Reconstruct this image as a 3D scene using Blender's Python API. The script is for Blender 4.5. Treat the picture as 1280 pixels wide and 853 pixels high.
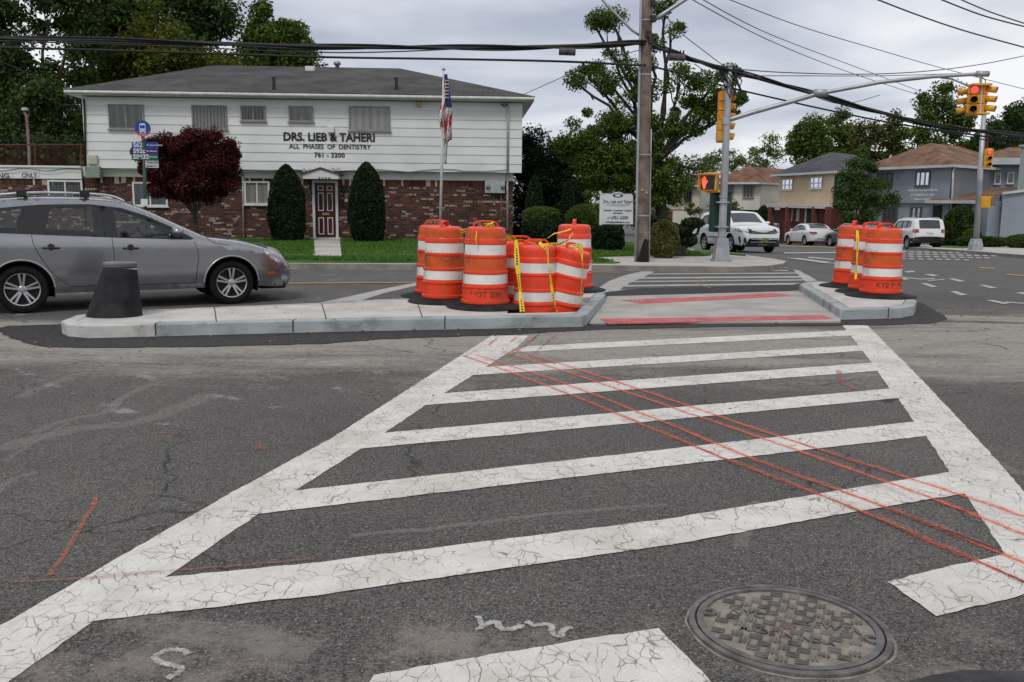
import bpy, bmesh, math, random
import numpy as np
from mathutils import Vector, Matrix
from mathutils.geometry import delaunay_2d_cdt
R = math.radians; PI = math.pi
random.seed(7); rng = np.random.default_rng(7)
scene = bpy.context.scene
for o in list(bpy.data.objects): bpy.data.objects.remove(o)
col = scene.collection

# ------------------------------------------------------------------ camera
FPX, HOR, ROLL, CH = 1150.0, 250.0, 0.010, 1.55
PHI = math.atan((426.5-HOR)/FPX)
cd = bpy.data.cameras.new('camera'); cam = bpy.data.objects.new('camera', cd); col.objects.link(cam)
cd.sensor_width = 36; cd.lens = FPX/1280*36; cd.clip_end = 3000; cd.clip_start = .1
fw = Vector((0, math.cos(PHI), -math.sin(PHI))); up0 = Vector((0, math.sin(PHI), math.cos(PHI))); rt0 = Vector((1,0,0))
cr, sr = math.cos(ROLL), math.sin(ROLL)
rt = rt0*cr + up0*sr; up = up0*cr - rt0*sr
cam.matrix_world = Matrix(((rt.x,up.x,-fw.x,0),(rt.y,up.y,-fw.y,0),(rt.z,up.z,-fw.z,CH),(0,0,0,1)))
scene.camera = cam
scene.render.resolution_x = 1024; scene.render.resolution_y = 682

# ------------------------------------------------------------------ light
SUN_EL, SUN_ROT = 52, 200
w = bpy.data.worlds.new("World"); scene.world = w; w.use_nodes = True
nt = w.node_tree; nt.nodes.clear(); N = nt.nodes.new; L = nt.links.new
out = N('ShaderNodeOutputWorld'); mixs = N('ShaderNodeMixShader')
sky = N('ShaderNodeTexSky'); sky.sky_type = 'NISHITA'; sky.sun_disc = False
sky.sun_elevation = R(SUN_EL); sky.sun_rotation = R(SUN_ROT); sky.dust_density = 2
b1 = N('ShaderNodeBackground'); b1.inputs[1].default_value = .10; L(sky.outputs[0], b1.inputs[0])
tc = N('ShaderNodeTexCoord'); sp = N('ShaderNodeSeparateXYZ'); L(tc.outputs['Generated'], sp.inputs[0])
# clouds laid on a flat layer overhead: direction / (z + .12)
ad = N('ShaderNodeMath'); ad.operation='ADD'; ad.inputs[1].default_value=.16; L(sp.outputs[2], ad.inputs[0])
mx = N('ShaderNodeMath'); mx.operation='MAXIMUM'; mx.inputs[1].default_value=.05; L(ad.outputs[0], mx.inputs[0])
dv = N('ShaderNodeVectorMath'); dv.operation='DIVIDE'; cb = N('ShaderNodeCombineXYZ')
for i in range(3): L(mx.outputs[0], cb.inputs[i])
L(tc.outputs['Generated'], dv.inputs[0]); L(cb.outputs[0], dv.inputs[1])
no = N('ShaderNodeTexNoise'); no.inputs['Scale'].default_value=.75; no.inputs['Detail'].default_value=5; no.inputs['Roughness'].default_value=.5
no.inputs['Distortion'].default_value=.3
L(dv.outputs[0], no.inputs['Vector'])
rp = N('ShaderNodeValToRGB'); L(no.outputs[0], rp.inputs[0])
e = rp.color_ramp.elements; e[0].position=.36; e[0].color=(.46,.50,.60,1); e[1].position=.60; e[1].color=(1.0,1.0,1.02,1)
m_ = rp.color_ramp.elements.new(.47); m_.color=(.68,.71,.79,1)
b2 = N('ShaderNodeBackground'); b2.inputs[1].default_value = 1.0; L(rp.outputs[0], b2.inputs[0])
mixs.inputs[0].default_value=.88
L(b1.outputs[0], mixs.inputs[1]); L(b2.outputs[0], mixs.inputs[2]); L(mixs.outputs[0], out.inputs[0])
sd = bpy.data.lights.new('sun','SUN'); sd.energy=1.5; sd.angle=R(14); sd.color=(1,.96,.9)
so = bpy.data.objects.new('sun', sd); col.objects.link(so)
saz = R(200)  # the sun stands behind the viewer, a little to the left
sv = Vector((math.sin(saz)*math.cos(R(SUN_EL)), math.cos(saz)*math.cos(R(SUN_EL)), math.sin(R(SUN_EL))))
so.rotation_euler = (-sv).to_track_quat('-Z','Y').to_euler(); so.location=(0,0,30)
vs = scene.view_settings; vs.view_transform='Standard'; vs.look='None'; vs.gamma=1; vs.use_curve_mapping=False; vs.exposure=0.0

# ------------------------------------------------------------------ pixel helpers
CAM = Vector((0,0,CH))
def ray(px,py):
    return (fw + rt*((px-640)/FPX) + up*((426.5-py)/FPX))
def at(px,py,Y):
    d = ray(px,py); return CAM + d*(Y/d.y)
def gp(px,py,z=0.0):
    d = ray(px,py); return CAM + d*((z-CH)/d.z)
def sm(t):
    t = min(1,max(0,t)); return t*t*(3-2*t)
def T(x,y):
    return -.032*max(0,min(y,110)-22)*sm(x/10)
def gt(px,py,dz=0.0):
    d = ray(px,py); t0,t1 = 2.0,400.0
    p = CAM
    f = lambda t: (CAM.z+d.z*t) - (T(d.x*t, d.y*t)+dz)
    for _ in range(60):
        tm=(t0+t1)/2
        if f(tm)>0: t0=tm
        else: t1=tm
    return CAM+d*t0
def sc(Y): return FPX/Y*1.0   # pixels per metre at depth Y (about)

# ------------------------------------------------------------------ object helpers
def tag(o,label=None,cat=None,group=None,kind=None):
    if label: o['label']=label
    if cat: o['category']=cat
    if group: o['group']=group
    if kind: o['kind']=kind
    return o
def empty(name,loc=(0,0,0),rz=0,label=None,cat=None,group=None):
    o=bpy.data.objects.new(name,None); col.objects.link(o); o.location=loc; o.rotation_euler=(0,0,rz)
    o.empty_display_size=.2
    return tag(o,label,cat,group)
def link(name,me,mats,parent=None,smooth=False):
    if not isinstance(mats,(list,tuple)): mats=[mats]
    for m in mats: me.materials.append(m)
    if smooth: me.polygons.foreach_set('use_smooth',[True]*len(me.polygons))
    o=bpy.data.objects.new(name,me); col.objects.link(o)
    if parent: o.parent=parent
    return o
def copy_tree(o,parent=None):
    c=o.copy(); col.objects.link(c); c.parent=parent
    for ch in list(o.children): copy_tree(ch,c)
    return c
class MB:
    def __init__(s): s.v=[]; s.f=[]; s.mi=[]
    def add(s,vs,fs,mi=0):
        b=len(s.v); s.v+= [tuple(v) for v in vs]; s.f+= [tuple(i+b for i in f) for f in fs]; s.mi+=[mi]*len(fs)
    def box(s,x0,x1,y0,y1,z0,z1,mi=0,M=None):
        vs=[Vector(p) for p in ((x0,y0,z0),(x1,y0,z0),(x1,y1,z0),(x0,y1,z0),(x0,y0,z1),(x1,y0,z1),(x1,y1,z1),(x0,y1,z1))]
        if M is not None: vs=[M@v for v in vs]
        s.add(vs,[(0,3,2,1),(4,5,6,7),(0,1,5,4),(1,2,6,5),(2,3,7,6),(3,0,4,7)],mi)
    def bar(s,a,b,wd,th,mi=0,upv=Vector((0,0,1))):
        a=Vector(a); b=Vector(b); d=(b-a); ln=d.length; d.normalize()
        sd=d.cross(upv)
        if sd.length<1e-4: sd=d.cross(Vector((0,1,0)))
        sd.normalize(); u=sd.cross(d)
        M=Matrix(((d.x,sd.x,u.x,a.x),(d.y,sd.y,u.y,a.y),(d.z,sd.z,u.z,a.z),(0,0,0,1)))
        s.box(0,ln,-wd/2,wd/2,-th/2,th/2,mi,M)
    def tube(s,pts,r,n=8,mi=0,cap=True):
        pts=[Vector(p) for p in pts]; k=len(pts)
        rs=r if isinstance(r,(list,tuple)) else [r]*k
        vs=[];fs=[]
        prev=None
        for i,p in enumerate(pts):
            d=(pts[min(i+1,k-1)]-pts[max(i-1,0)]).normalized()
            if prev is None:
                a=d.orthogonal().normalized()
            else:
                a=(prev-d*prev.dot(d)).normalized()
            prev=a; b=d.cross(a)
            for j in range(n):
                t=2*PI*j/n; vs.append(p+(a*math.cos(t)+b*math.sin(t))*rs[i])
        for i in range(k-1):
            for j in range(n):
                fs.append((i*n+j,i*n+(j+1)%n,(i+1)*n+(j+1)%n,(i+1)*n+j))
        if cap:
            fs.append(tuple(range(n))[::-1]); fs.append(tuple((k-1)*n+j for j in range(n)))
        s.add(vs,fs,mi)
    def lathe(s,prof,n=32,mi=0,c=(0,0,0),M=None,mis=None,wob=None):
        vs=[];fs=[];c=Vector(c)
        for (r,z) in prof:
            for j in range(n):
                t=2*PI*j/n
                rr=r*(wob(t,z) if wob else 1)
                v=Vector((rr*math.cos(t),rr*math.sin(t),z))
                vs.append((M@v if M is not None else v)+c)
        b=len(s.v); s.v+=[tuple(v) for v in vs]
        for i in range(len(prof)-1):
            for j in range(n):
                s.f.append((b+i*n+j,b+i*n+(j+1)%n,b+(i+1)*n+(j+1)%n,b+(i+1)*n+j)); s.mi.append(mis[i] if mis else mi)
    def poly(s,pts,mi=0):
        s.add(pts,[tuple(range(len(pts)))],mi)
    def prism(s,pts,ext,mi=0):
        n=len(pts); ext=Vector(ext); q=[Vector(p) for p in pts]
        vs=q+[p+ext for p in q]
        fs=[tuple(range(n))[::-1],tuple(range(n,2*n))]+[(i,(i+1)%n,n+(i+1)%n,n+i) for i in range(n)]
        s.add(vs,fs,mi)
    def build(s,name,mats,parent=None,smooth=False,fix=True,bevel=0,auto=None):
        me=bpy.data.meshes.new(name); me.from_pydata(s.v,[],s.f)
        me.polygons.foreach_set('material_index',s.mi)
        if fix:
            bm=bmesh.new(); bm.from_mesh(me); bmesh.ops.recalc_face_normals(bm,faces=bm.faces); bm.to_mesh(me); bm.free()
        o=link(name,me,mats,parent,smooth)
        if bevel:
            md=o.modifiers.new('b','BEVEL'); md.width=bevel; md.segments=2; md.limit_method='ANGLE'; md.angle_limit=R(40)
        if auto:
            sharp(me,auto)
        return o
def sharp(me,ang=35):
    bm=bmesh.new(); bm.from_mesh(me)
    for e in bm.edges:
        if len(e.link_faces)==2:
            try: e.smooth = e.calc_face_angle()<R(ang)
            except Exception: e.smooth=False
    bm.to_mesh(me); bm.free()
def text_mesh(txt,size,bold=0.0,ext=0.004,align='CENTER',sx=1.0,spacing=1.0,shear=0):
    cu=bpy.data.curves.new('t','FONT'); cu.body=txt; cu.size=size; cu.align_x=align; cu.align_y='CENTER'
    cu.extrude=ext; cu.offset=bold; cu.space_character=spacing; cu.resolution_u=3; cu.shear=shear
    o=bpy.data.objects.new('t',cu); col.objects.link(o)
    dg=bpy.context.evaluated_depsgraph_get(); me=bpy.data.meshes.new_from_object(o.evaluated_get(dg))
    bpy.data.objects.remove(o); bpy.data.curves.remove(cu)
    me.materials.clear()
    if sx!=1: me.transform(Matrix.Diagonal((sx,1,1,1)))
    return me
def join_meshes(lst,name):
    """lst of (mesh, matrix)"""
    vs=[];fs=[]
    for me,M in lst:
        b=len(vs); vs+=[tuple(M@v.co) for v in me.vertices]; fs+=[tuple(i+b for i in p.vertices) for p in me.polygons]
    m=bpy.data.meshes.new(name); m.from_pydata(vs,[],fs); return m
def frame(o,xd,zd=Vector((0,0,1))):
    """matrix with text in the x/z plane facing -normal"""
    xd=Vector(xd).normalized(); zd=Vector(zd).normalized(); n=xd.cross(zd)  # toward viewer when xd=+X: x cross z = -y
    return Matrix(((xd.x,zd.x,n.x,o[0]),(xd.y,zd.y,n.y,o[1]),(xd.z,zd.z,n.z,o[2]),(0,0,0,1)))
def inpoly(x,y,P):
    c=False;n=len(P);j=n-1
    for i in range(n):
        xi,yi=P[i][0],P[i][1];xj,yj=P[j][0],P[j][1]
        if (yi>y)!=(yj>y) and x<(xj-xi)*(y-yi)/(yj-yi)+xi: c=not c
        j=i
    return c
def resample(P,step):
    out=[]
    n=len(P)
    for i in range(n):
        a=P[i];b=P[(i+1)%n]; L_=math.hypot(b[0]-a[0],b[1]-a[1]); k=max(1,int(math.ceil(L_/step)))
        for j in range(k): out.append((a[0]+(b[0]-a[0])*j/k,a[1]+(b[1]-a[1])*j/k))
    return out
def cdt(outer,holes=(),step=None,jit=0):
    """triangulate polygon with holes; returns verts2d, faces"""
    if step: outer=resample(outer,step); holes=[resample(h,step) for h in holes]
    V=[Vector((p[0],p[1])) for p in outer]; E=[(i,(i+1)%len(outer)) for i in range(len(outer))]
    for h in holes:
        b=len(V); V+=[Vector((p[0],p[1])) for p in h]; E+=[(b+i,b+(i+1)%len(h)) for i in range(len(h))]
    if step:
        xs=[v.x for v in V]; ys=[v.y for v in V]
        B=[(V[a],V[b]) for a,b in E]
        Pb=np.array([[v.x,v.y] for v in V])
        x=min(xs)+step*.5; row=0
        while x<max(xs):
            y=min(ys)+step*(.5 if row%2 else .25)
            while y<max(ys):
                if inpoly(x,y,outer) and not any(inpoly(x,y,h) for h in holes):
                    if np.min(np.hypot(Pb[:,0]-x,Pb[:,1]-y))>step*.45: V.append(Vector((x,y)))
                y+=step
            x+=step; row+=1
    r=delaunay_2d_cdt(V,E,[],0,1e-6)
    vv=r[0]; ff=[]
    for f in r[2]:
        cx=sum(vv[i].x for i in f)/len(f); cy=sum(vv[i].y for i in f)/len(f)
        if inpoly(cx,cy,outer) and not any(inpoly(cx,cy,h) for h in holes): ff.append(tuple(f))
    return [(v.x,v.y) for v in vv],ff
def xy(P): return [(p[0],p[1]) for p in P]
def sheet(name,poly,dz,m,step=None,parent=None,kind='structure',holes=(),mb=None):
    vv,ff=cdt(poly,holes,step)
    vs=[(x,y,T(x,y)+dz) for x,y in vv]
    # face up
    q=[]
    for f in ff:
        a,b,c=[vv[i] for i in f[:3]]
        ar=sum(vv[f[i]][0]*vv[f[(i+1)%len(f)]][1]-vv[f[(i+1)%len(f)]][0]*vv[f[i]][1] for i in range(len(f)))
        if abs(ar)<1e-7: continue
        if ar<0: f=f[::-1]
        q.append(f)
    if mb is not None: mb.add(vs,q); return
    me=bpy.data.meshes.new(name); me.from_pydata(vs,[],q); o=link(name,me,m,parent)
    if kind: o['kind']=kind
    return o
def slab(name,outer,top,bot,m,step=None,holes=(),kind='structure',bev=0,skirt_m=None):
    """raised slab draped on the terrain with vertical sides"""
    mb=MB(); vv,ff=cdt(outer,holes,step)
    mb.add([(x,y,T(x,y)+top) for x,y in vv],ff)
    for lp in [outer]+list(holes):
        lp=resample(lp,step) if step else lp
        n=len(lp)
        vs=[(x,y,T(x,y)+top) for x,y in lp]+[(x,y,T(x,y)+bot) for x,y in lp]
        mb.add(vs,[(i,(i+1)%n,n+(i+1)%n,n+i) for i in range(n)],1 if skirt_m else 0)
    me=bpy.data.meshes.new(name); me.from_pydata(mb.v,[],mb.f); me.polygons.foreach_set('material_index',mb.mi)
    bm=bmesh.new(); bm.from_mesh(me); bmesh.ops.remove_doubles(bm,verts=bm.verts,dist=1e-4); bmesh.ops.recalc_face_normals(bm,faces=bm.faces)
    up_=sum(f.normal.z*f.calc_area() for f in bm.faces)
    if up_<0: bmesh.ops.reverse_faces(bm,faces=bm.faces)
    bm.to_mesh(me); bm.free()
    o=link(name,me,[m]+([skirt_m] if skirt_m else []))
    if kind: o['kind']=kind
    if bev:
        md=o.modifiers.new('b','BEVEL'); md.width=bev; md.segments=3; md.limit_method='ANGLE'; md.angle_limit=R(50)
    return o

# ------------------------------------------------------------------ materials
MATS={}
def nodes(name):
    m=bpy.data.materials.new(name); m.use_nodes=True; t=m.node_tree
    p=t.nodes['Principled BSDF']; return m,t,p,t.nodes.new,t.links.new
def rgb(*c): return (c[0],c[1],c[2],1)
def mat(name,c,rough=.7,metal=0,var=.15,scale=6,detail=4,bump=0,bscale=None,c2=None,spec=.4,coat=0,emit=None,es=0,dirt=0):
    if name in MATS: return MATS[name]
    m,t,p,N,L=nodes(name)
    tc=N('ShaderNodeTexCoord'); n=N('ShaderNodeTexNoise'); n.inputs['Scale'].default_value=scale; n.inputs['Detail'].default_value=detail
    L(tc.outputs['Object'],n.inputs['Vector'])
    r=N('ShaderNodeValToRGB'); L(n.outputs[0],r.inputs[0])
    if c2 is None: c2=[min(1,x*(1+var)) for x in c]; c1=[x*(1-var) for x in c]
    else: c1=c
    r.color_ramp.elements[0].color=rgb(*c1); r.color_ramp.elements[0].position=.35
    r.color_ramp.elements[1].color=rgb(*c2); r.color_ramp.elements[1].position=.65
    src=r.outputs[0]
    if dirt:
        n2=N('ShaderNodeTexNoise'); n2.inputs['Scale'].default_value=scale*.6; n2.inputs['Detail'].default_value=8; n2.inputs['Roughness'].default_value=.7
        L(tc.outputs['Object'],n2.inputs['Vector'])
        r2=N('ShaderNodeValToRGB'); L(n2.outputs[0],r2.inputs[0]); r2.color_ramp.elements[0].position=.52; r2.color_ramp.elements[1].position=.72
        r2.color_ramp.elements[1].color=(dirt,dirt,dirt,1)
        mx=N('ShaderNodeMix'); mx.data_type='RGBA'; L(r2.outputs[0],mx.inputs[0]); L(src,mx.inputs[6]); mx.inputs[7].default_value=(.05,.04,.03,1)
        src=mx.outputs[2]
    L(src,p.inputs['Base Color'])
    p.inputs['Roughness'].default_value=rough; p.inputs['Metallic'].default_value=metal; p.inputs['Specular IOR Level'].default_value=spec
    if coat: p.inputs['Coat Weight'].default_value=coat; p.inputs['Coat Roughness'].default_value=.05
    if bump:
        n3=N('ShaderNodeTexNoise'); n3.inputs['Scale'].default_value=bscale or scale*3; n3.inputs['Detail'].default_value=5; L(tc.outputs['Object'],n3.inputs['Vector'])
        b=N('ShaderNodeBump'); b.inputs['Strength'].default_value=bump; b.inputs['Distance'].default_value=.02; L(n3.outputs[0],b.inputs['Height']); L(b.outputs[0],p.inputs['Normal'])
    if emit: p.inputs['Emission Color'].default_value=rgb(*emit); p.inputs['Emission Strength'].default_value=es
    MATS[name]=m; return m
def glass_mat(name,tint=.35,refl=.12,col_=(1,1,1),rough=.03):
    m,t,p,N,L=nodes(name); t.nodes.remove(p)
    o=t.nodes['Material Output']; tr=N('ShaderNodeBsdfTransparent'); tr.inputs[0].default_value=(tint*col_[0],tint*col_[1],tint*col_[2],1)
    g=N('ShaderNodeBsdfGlossy'); g.inputs['Roughness'].default_value=rough; g.inputs[0].default_value=(.9,.95,1,1)
    fr=N('ShaderNodeFresnel'); fr.inputs[0].default_value=1.5
    a=N('ShaderNodeMath'); a.operation='MULTIPLY_ADD'; a.inputs[1].default_value=1.0; a.inputs[2].default_value=refl*.5; L(fr.outputs[0],a.inputs[0])
    mx=N('ShaderNodeMixShader'); L(a.outputs[0],mx.inputs[0]); L(tr.outputs[0],mx.inputs[1]); L(g.outputs[0],mx.inputs[2]); L(mx.outputs[0],o.inputs[0])
    MATS[name]=m; return m
def asphalt_nodes(N,L,pos):
    """returns colour socket of worn asphalt with aggregate"""
    def noise(s,d=3,r=.5,v=pos,dist=0):
        n=N('ShaderNodeTexNoise'); n.inputs['Scale'].default_value=s; n.inputs['Detail'].default_value=d; n.inputs['Roughness'].default_value=r; n.inputs['Distortion'].default_value=dist; L(v,n.inputs['Vector']); return n.outputs[0]
    def ramp(f,p0,c0,p1,c1):
        r=N('ShaderNodeValToRGB'); L(f,r.inputs[0]); r.color_ramp.elements[0].position=p0; r.color_ramp.elements[0].color=rgb(*c0); r.color_ramp.elements[1].position=p1; r.color_ramp.elements[1].color=rgb(*c1); return r.outputs[0]
    def mix(f,a,b,bt='MIX'):
        m=N('ShaderNodeMix'); m.data_type='RGBA'; m.blend_type=bt
        for s,v in ((0,f),(6,a),(7,b)):
            if isinstance(v,(int,float)): m.inputs[s].default_value=v
            elif isinstance(v,tuple): m.inputs[s].default_value=v
            else: L(v,m.inputs[s])
        return m.outputs[2]
    vo=N('ShaderNodeTexVoronoi'); vo.inputs['Scale'].default_value=135; L(pos,vo.inputs['Vector'])
    sepc=N('ShaderNodeSeparateColor'); L(vo.outputs['Color'],sepc.inputs[0])
    c=ramp(noise(.55,6,.62),.30,(.069,.065,.062),.72,(.112,.106,.100))
    grain=ramp(sepc.outputs[0],.10,(.42,.42,.42),.95,(1.62,1.60,1.55))
    c=mix(1.0,c,grain,'MULTIPLY')
    fine=ramp(noise(240,2,.6),.35,(.62,.62,.62),.68,(1.4,1.4,1.4))
    c=mix(1.0,c,fine,'MULTIPLY')
    spk=ramp(noise(75,2,.5),.63,(0,0,0),.70,(1,1,1))
    c=mix(spk,c,(.30,.29,.27,1))
    dk=ramp(noise(42,3,.6),.30,(1,1,1),.40,(0,0,0)); c=mix(dk,c,(.03,.029,.028,1))
    return c,noise,ramp,mix
def make_asphalt():
    m,t,p,N,L=nodes('asphalt')
    g=N('ShaderNodeNewGeometry'); pos=g.outputs['Position']
    c,noise,ramp,mix=asphalt_nodes(N,L,pos)
    sep=N('ShaderNodeSeparateXYZ'); L(pos,sep.inputs[0]); X,Y=sep.outputs[0],sep.outputs[1]
    def mr(v,a,b,c0=0,c1=1):
        n=N('ShaderNodeMapRange'); n.interpolation_type='SMOOTHSTEP'; L(v,n.inputs[0]); n.inputs[1].default_value=a;n.inputs[2].default_value=b;n.inputs[3].default_value=c0;n.inputs[4].default_value=c1; return n.outputs[0]
    def mul(a,b,op='MULTIPLY'):
        n=N('ShaderNodeMath'); n.operation=op
        for i,v in enumerate((a,b)):
            if isinstance(v,(int,float)): n.inputs[i].default_value=v
            else: L(v,n.inputs[i])
        return n.outputs[0]
    def grit(f,lo=.42,hi=.62,am=.75,s=34):
        return ramp(mul(f,mul(mul(noise(s,6,.8),.5,'SUBTRACT'),am),'ADD'),lo,(0,0,0),hi,(1,1,1))
    # warped position for the dust edge
    wy=mul(Y,mul(noise(.9,5,.6),2.6),'ADD')
    d=mul(mr(wy,7.6,11.6),mr(Y,11.9,10.9))
    st=N('ShaderNodeMapping'); st.inputs['Scale'].default_value=(.35,1.6,1); st.inputs['Rotation'].default_value=(0,0,R(6)); L(pos,st.inputs[0])
    d=mul(d,ramp(noise(1.3,9,.72,st.outputs[0]),.26,(.12,.12,.12),.60,(1,1,1)))
    # right hand dust, beyond the island end
    d2=mul(mul(mr(X,3.6,5.2),mr(wy,8.6,10.5)),mr(Y,14.5,12.0))
    d2=mul(d2,ramp(noise(1.2,8,.7,st.outputs[0]),.38,(0,0,0),.6,(1,1,1)))
    d=mul(d,d2,'MAXIMUM')
    dcol=mix(ramp(noise(14,5,.7),.35,(0,0,0),.65,(1,1,1)),(.23,.21,.185,1),(.35,.325,.285,1))
    d=grit(d,.16,.66,1.1,17)
    c=mix(mul(d,.85),c,dcol)
    # scraped curved tyre tracks on the left
    wv=N('ShaderNodeTexWave'); wv.wave_type='RINGS'; wv.rings_direction='Z'; wv.inputs['Scale'].default_value=.42; wv.inputs['Distortion'].default_value=1.6; wv.inputs['Detail'].default_value=4; wv.inputs['Detail Scale'].default_value=1.2
    mp=N('ShaderNodeMapping'); mp.inputs['Location'].default_value=(-4,-15,0); L(pos,mp.inputs[0]); L(mp.outputs[0],wv.inputs['Vector'])
    tr=ramp(wv.outputs['Fac'],.80,(0,0,0),1.0,(1,1,1))
    tr=mul(mul(tr,ramp(noise(2.2,8,.75),.46,(0,0,0),.66,(1,1,1))),mul(mr(Y,5.0,6.4),mr(X,.4,-1.6)))
    c=mix(mul(grit(tr,.35,.7,1.0,22),.55),c,(.32,.31,.30,1))
    # pale scuffs everywhere, pinkish grit close to the viewer
    sc_=ramp(noise(1.1,9,.74),.58,(0,0,0),.74,(1,1,1))
    c=mix(mul(grit(mul(sc_,.6),.30,.7,.9,30),.45),c,(.25,.24,.225,1))
    nr=mul(mr(Y,3.65,3.0),ramp(noise(2.2,8,.72),.36,(0,0,0),.62,(1,1,1)))
    c=mix(mul(grit(mul(nr,.8),.32,.8,.9,30),.55),c,(.27,.23,.205,1))
    # traffic polished lighter far roadway
    c=mix(mul(mr(Y,14,20),.35),c,(.115,.115,.118,1))
    # long hairline cracks
    vc=N('ShaderNodeTexVoronoi'); vc.feature='DISTANCE_TO_EDGE'; vc.inputs['Scale'].default_value=.33
    wp=N('ShaderNodeVectorMath'); wp.operation='MULTIPLY_ADD'; nn=N('ShaderNodeTexNoise'); nn.inputs['Scale'].default_value=2.2; nn.inputs['Detail'].default_value=6; L(pos,nn.inputs['Vector'])
    L(nn.outputs['Color'],wp.inputs[0]); wp.inputs[1].default_value=(.7,.7,0); L(pos,wp.inputs[2]); L(wp.outputs[0],vc.inputs['Vector'])
    ck=ramp(vc.outputs['Distance'],.0,(1,1,1),.0035,(0,0,0))
    c=mix(mul(ck,ramp(noise(.7,3),.46,(0,0,0),.56,(1,1,1))),c,(.02,.02,.02,1))
    L(c,p.inputs['Base Color']); p.inputs['Roughness'].default_value=.88; p.inputs['Specular IOR Level'].default_value=.3
    b=N('ShaderNodeBump'); b.inputs['Strength'].default_value=.55; b.inputs['Distance'].default_value=.006; L(noise(130,3,.7),b.inputs['Height']); L(b.outputs[0],p.inputs['Normal'])
    return m
def make_paint(name,c=(.60,.585,.55),wear=.42,rot=0.0,cs=5.0,dust=0.0):
    m,t,p,N,L=nodes(name)
    g=N('ShaderNodeNewGeometry'); pos=g.outputs['Position']
    ac,noise,ramp,mix=asphalt_nodes(N,L,pos)
    def mul(a,b,op='MULTIPLY'):
        n=N('ShaderNodeMath'); n.operation=op
        for i,v in enumerate((a,b)):
            if isinstance(v,(int,float)): n.inputs[i].default_value=v
            else: L(v,n.inputs[i])
        return n.outputs[0]
    def cracks(scale,wd,stretch,warp=.12,ang=0):
        mp=N('ShaderNodeMapping'); mp.inputs['Scale'].default_value=(stretch,1,1); mp.inputs['Rotation'].default_value=(0,0,ang); L(pos,mp.inputs[0])
        nn=N('ShaderNodeTexNoise'); nn.inputs['Scale'].default_value=9; nn.inputs['Detail'].default_value=5; L(pos,nn.inputs['Vector'])
        wp=N('ShaderNodeVectorMath'); wp.operation='MULTIPLY_ADD'; L(nn.outputs['Color'],wp.inputs[0]); wp.inputs[1].default_value=(warp,warp,0); L(mp.outputs[0],wp.inputs[2])
        v=N('ShaderNodeTexVoronoi'); v.feature='DISTANCE_TO_EDGE'; v.inputs['Scale'].default_value=scale; L(wp.outputs[0],v.inputs['Vector'])
        return ramp(v.outputs['Distance'],0,(1,1,1),wd,(0,0,0))
    k1=mul(cracks(cs,.015,1.9,.16,rot),mul(ramp(noise(2.3,4,.6),.30,(0,0,0),.50,(1,1,1)),ramp(noise(8,3,.6),.36,(0,0,0),.50,(1,1,1))))
    k2=mul(cracks(cs*3.0,.040,1.3,.10,rot),ramp(noise(4.5,4,.6),.46,(0,0,0),.56,(1,1,1)))
    k=mul(k1,k2,'MAXIMUM')
    chip=ramp(noise(38,5,.72),.70-.0*wear,(0,0,0),.72,(1,1,1))
    k=mul(k,mul(chip,ramp(noise(3,4),.4,(0,0,0),.6,(1,1,1))),'MAXIMUM')
    base=mix(ramp(noise(5,6,.65),.3,(0,0,0),.7,(1,1,1)),tuple(x*.82 for x in c)+(1,),tuple(c)+(1,))
    grime=ramp(noise(1.4,8,.75),.46,(0,0,0),.72,(1,1,1))
    base=mix(mul(grime,wear),base,(.33,.29,.24,1))
    sp=ramp(noise(150,2,.6),.3,(.86,.86,.86),.7,(1.08,1.08,1.08)); base=mix(1.0,base,sp,'MULTIPLY')
    base=mix(mul(k,.88),base,mix(.5,ac,(.05,.045,.042,1)))
    L(base,p.inputs['Base Color']); p.inputs['Roughness'].default_value=.7
    b=N('ShaderNodeBump'); b.inputs['Strength'].default_value=.4; b.inputs['Distance'].default_value=.004
    L(mul(mul(noise(90,3),.4),k,'SUBTRACT'),b.inputs['Height']); L(b.outputs[0],p.inputs['Normal'])
    MATS[name]=m
    return m
def spray_mat(name,c,cover=.5,a=.9):
    m,t,p,N,L=nodes(name); g=N('ShaderNodeNewGeometry'); pos=g.outputs['Position']
    n=N('ShaderNodeTexNoise'); n.inputs['Scale'].default_value=26; n.inputs['Detail'].default_value=8; n.inputs['Roughness'].default_value=.85; L(pos,n.inputs['Vector'])
    at_=N('ShaderNodeAttribute'); at_.attribute_name='edge'
    ml=N('ShaderNodeMath'); ml.operation='MULTIPLY_ADD'; L(at_.outputs['Fac'],ml.inputs[0]); ml.inputs[1].default_value=.62; 
    L(n.outputs[0],ml.inputs[2])
    sb_=N('ShaderNodeMath'); sb_.operation='SUBTRACT'; L(ml.outputs[0],sb_.inputs[0]); sb_.inputs[1].default_value=.95; ml=sb_
    r=N('ShaderNodeValToRGB'); L(ml.outputs[0],r.inputs[0]); r.color_ramp.elements[0].position=0.0+cover; r.color_ramp.elements[1].position=.30+cover
    r.color_ramp.elements[1].color=(a,a,a,1)
    L(r.outputs[0],p.inputs['Alpha']); p.inputs['Base Color'].default_value=rgb(*c); p.inputs['Roughness'].default_value=.8
    return m
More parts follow.
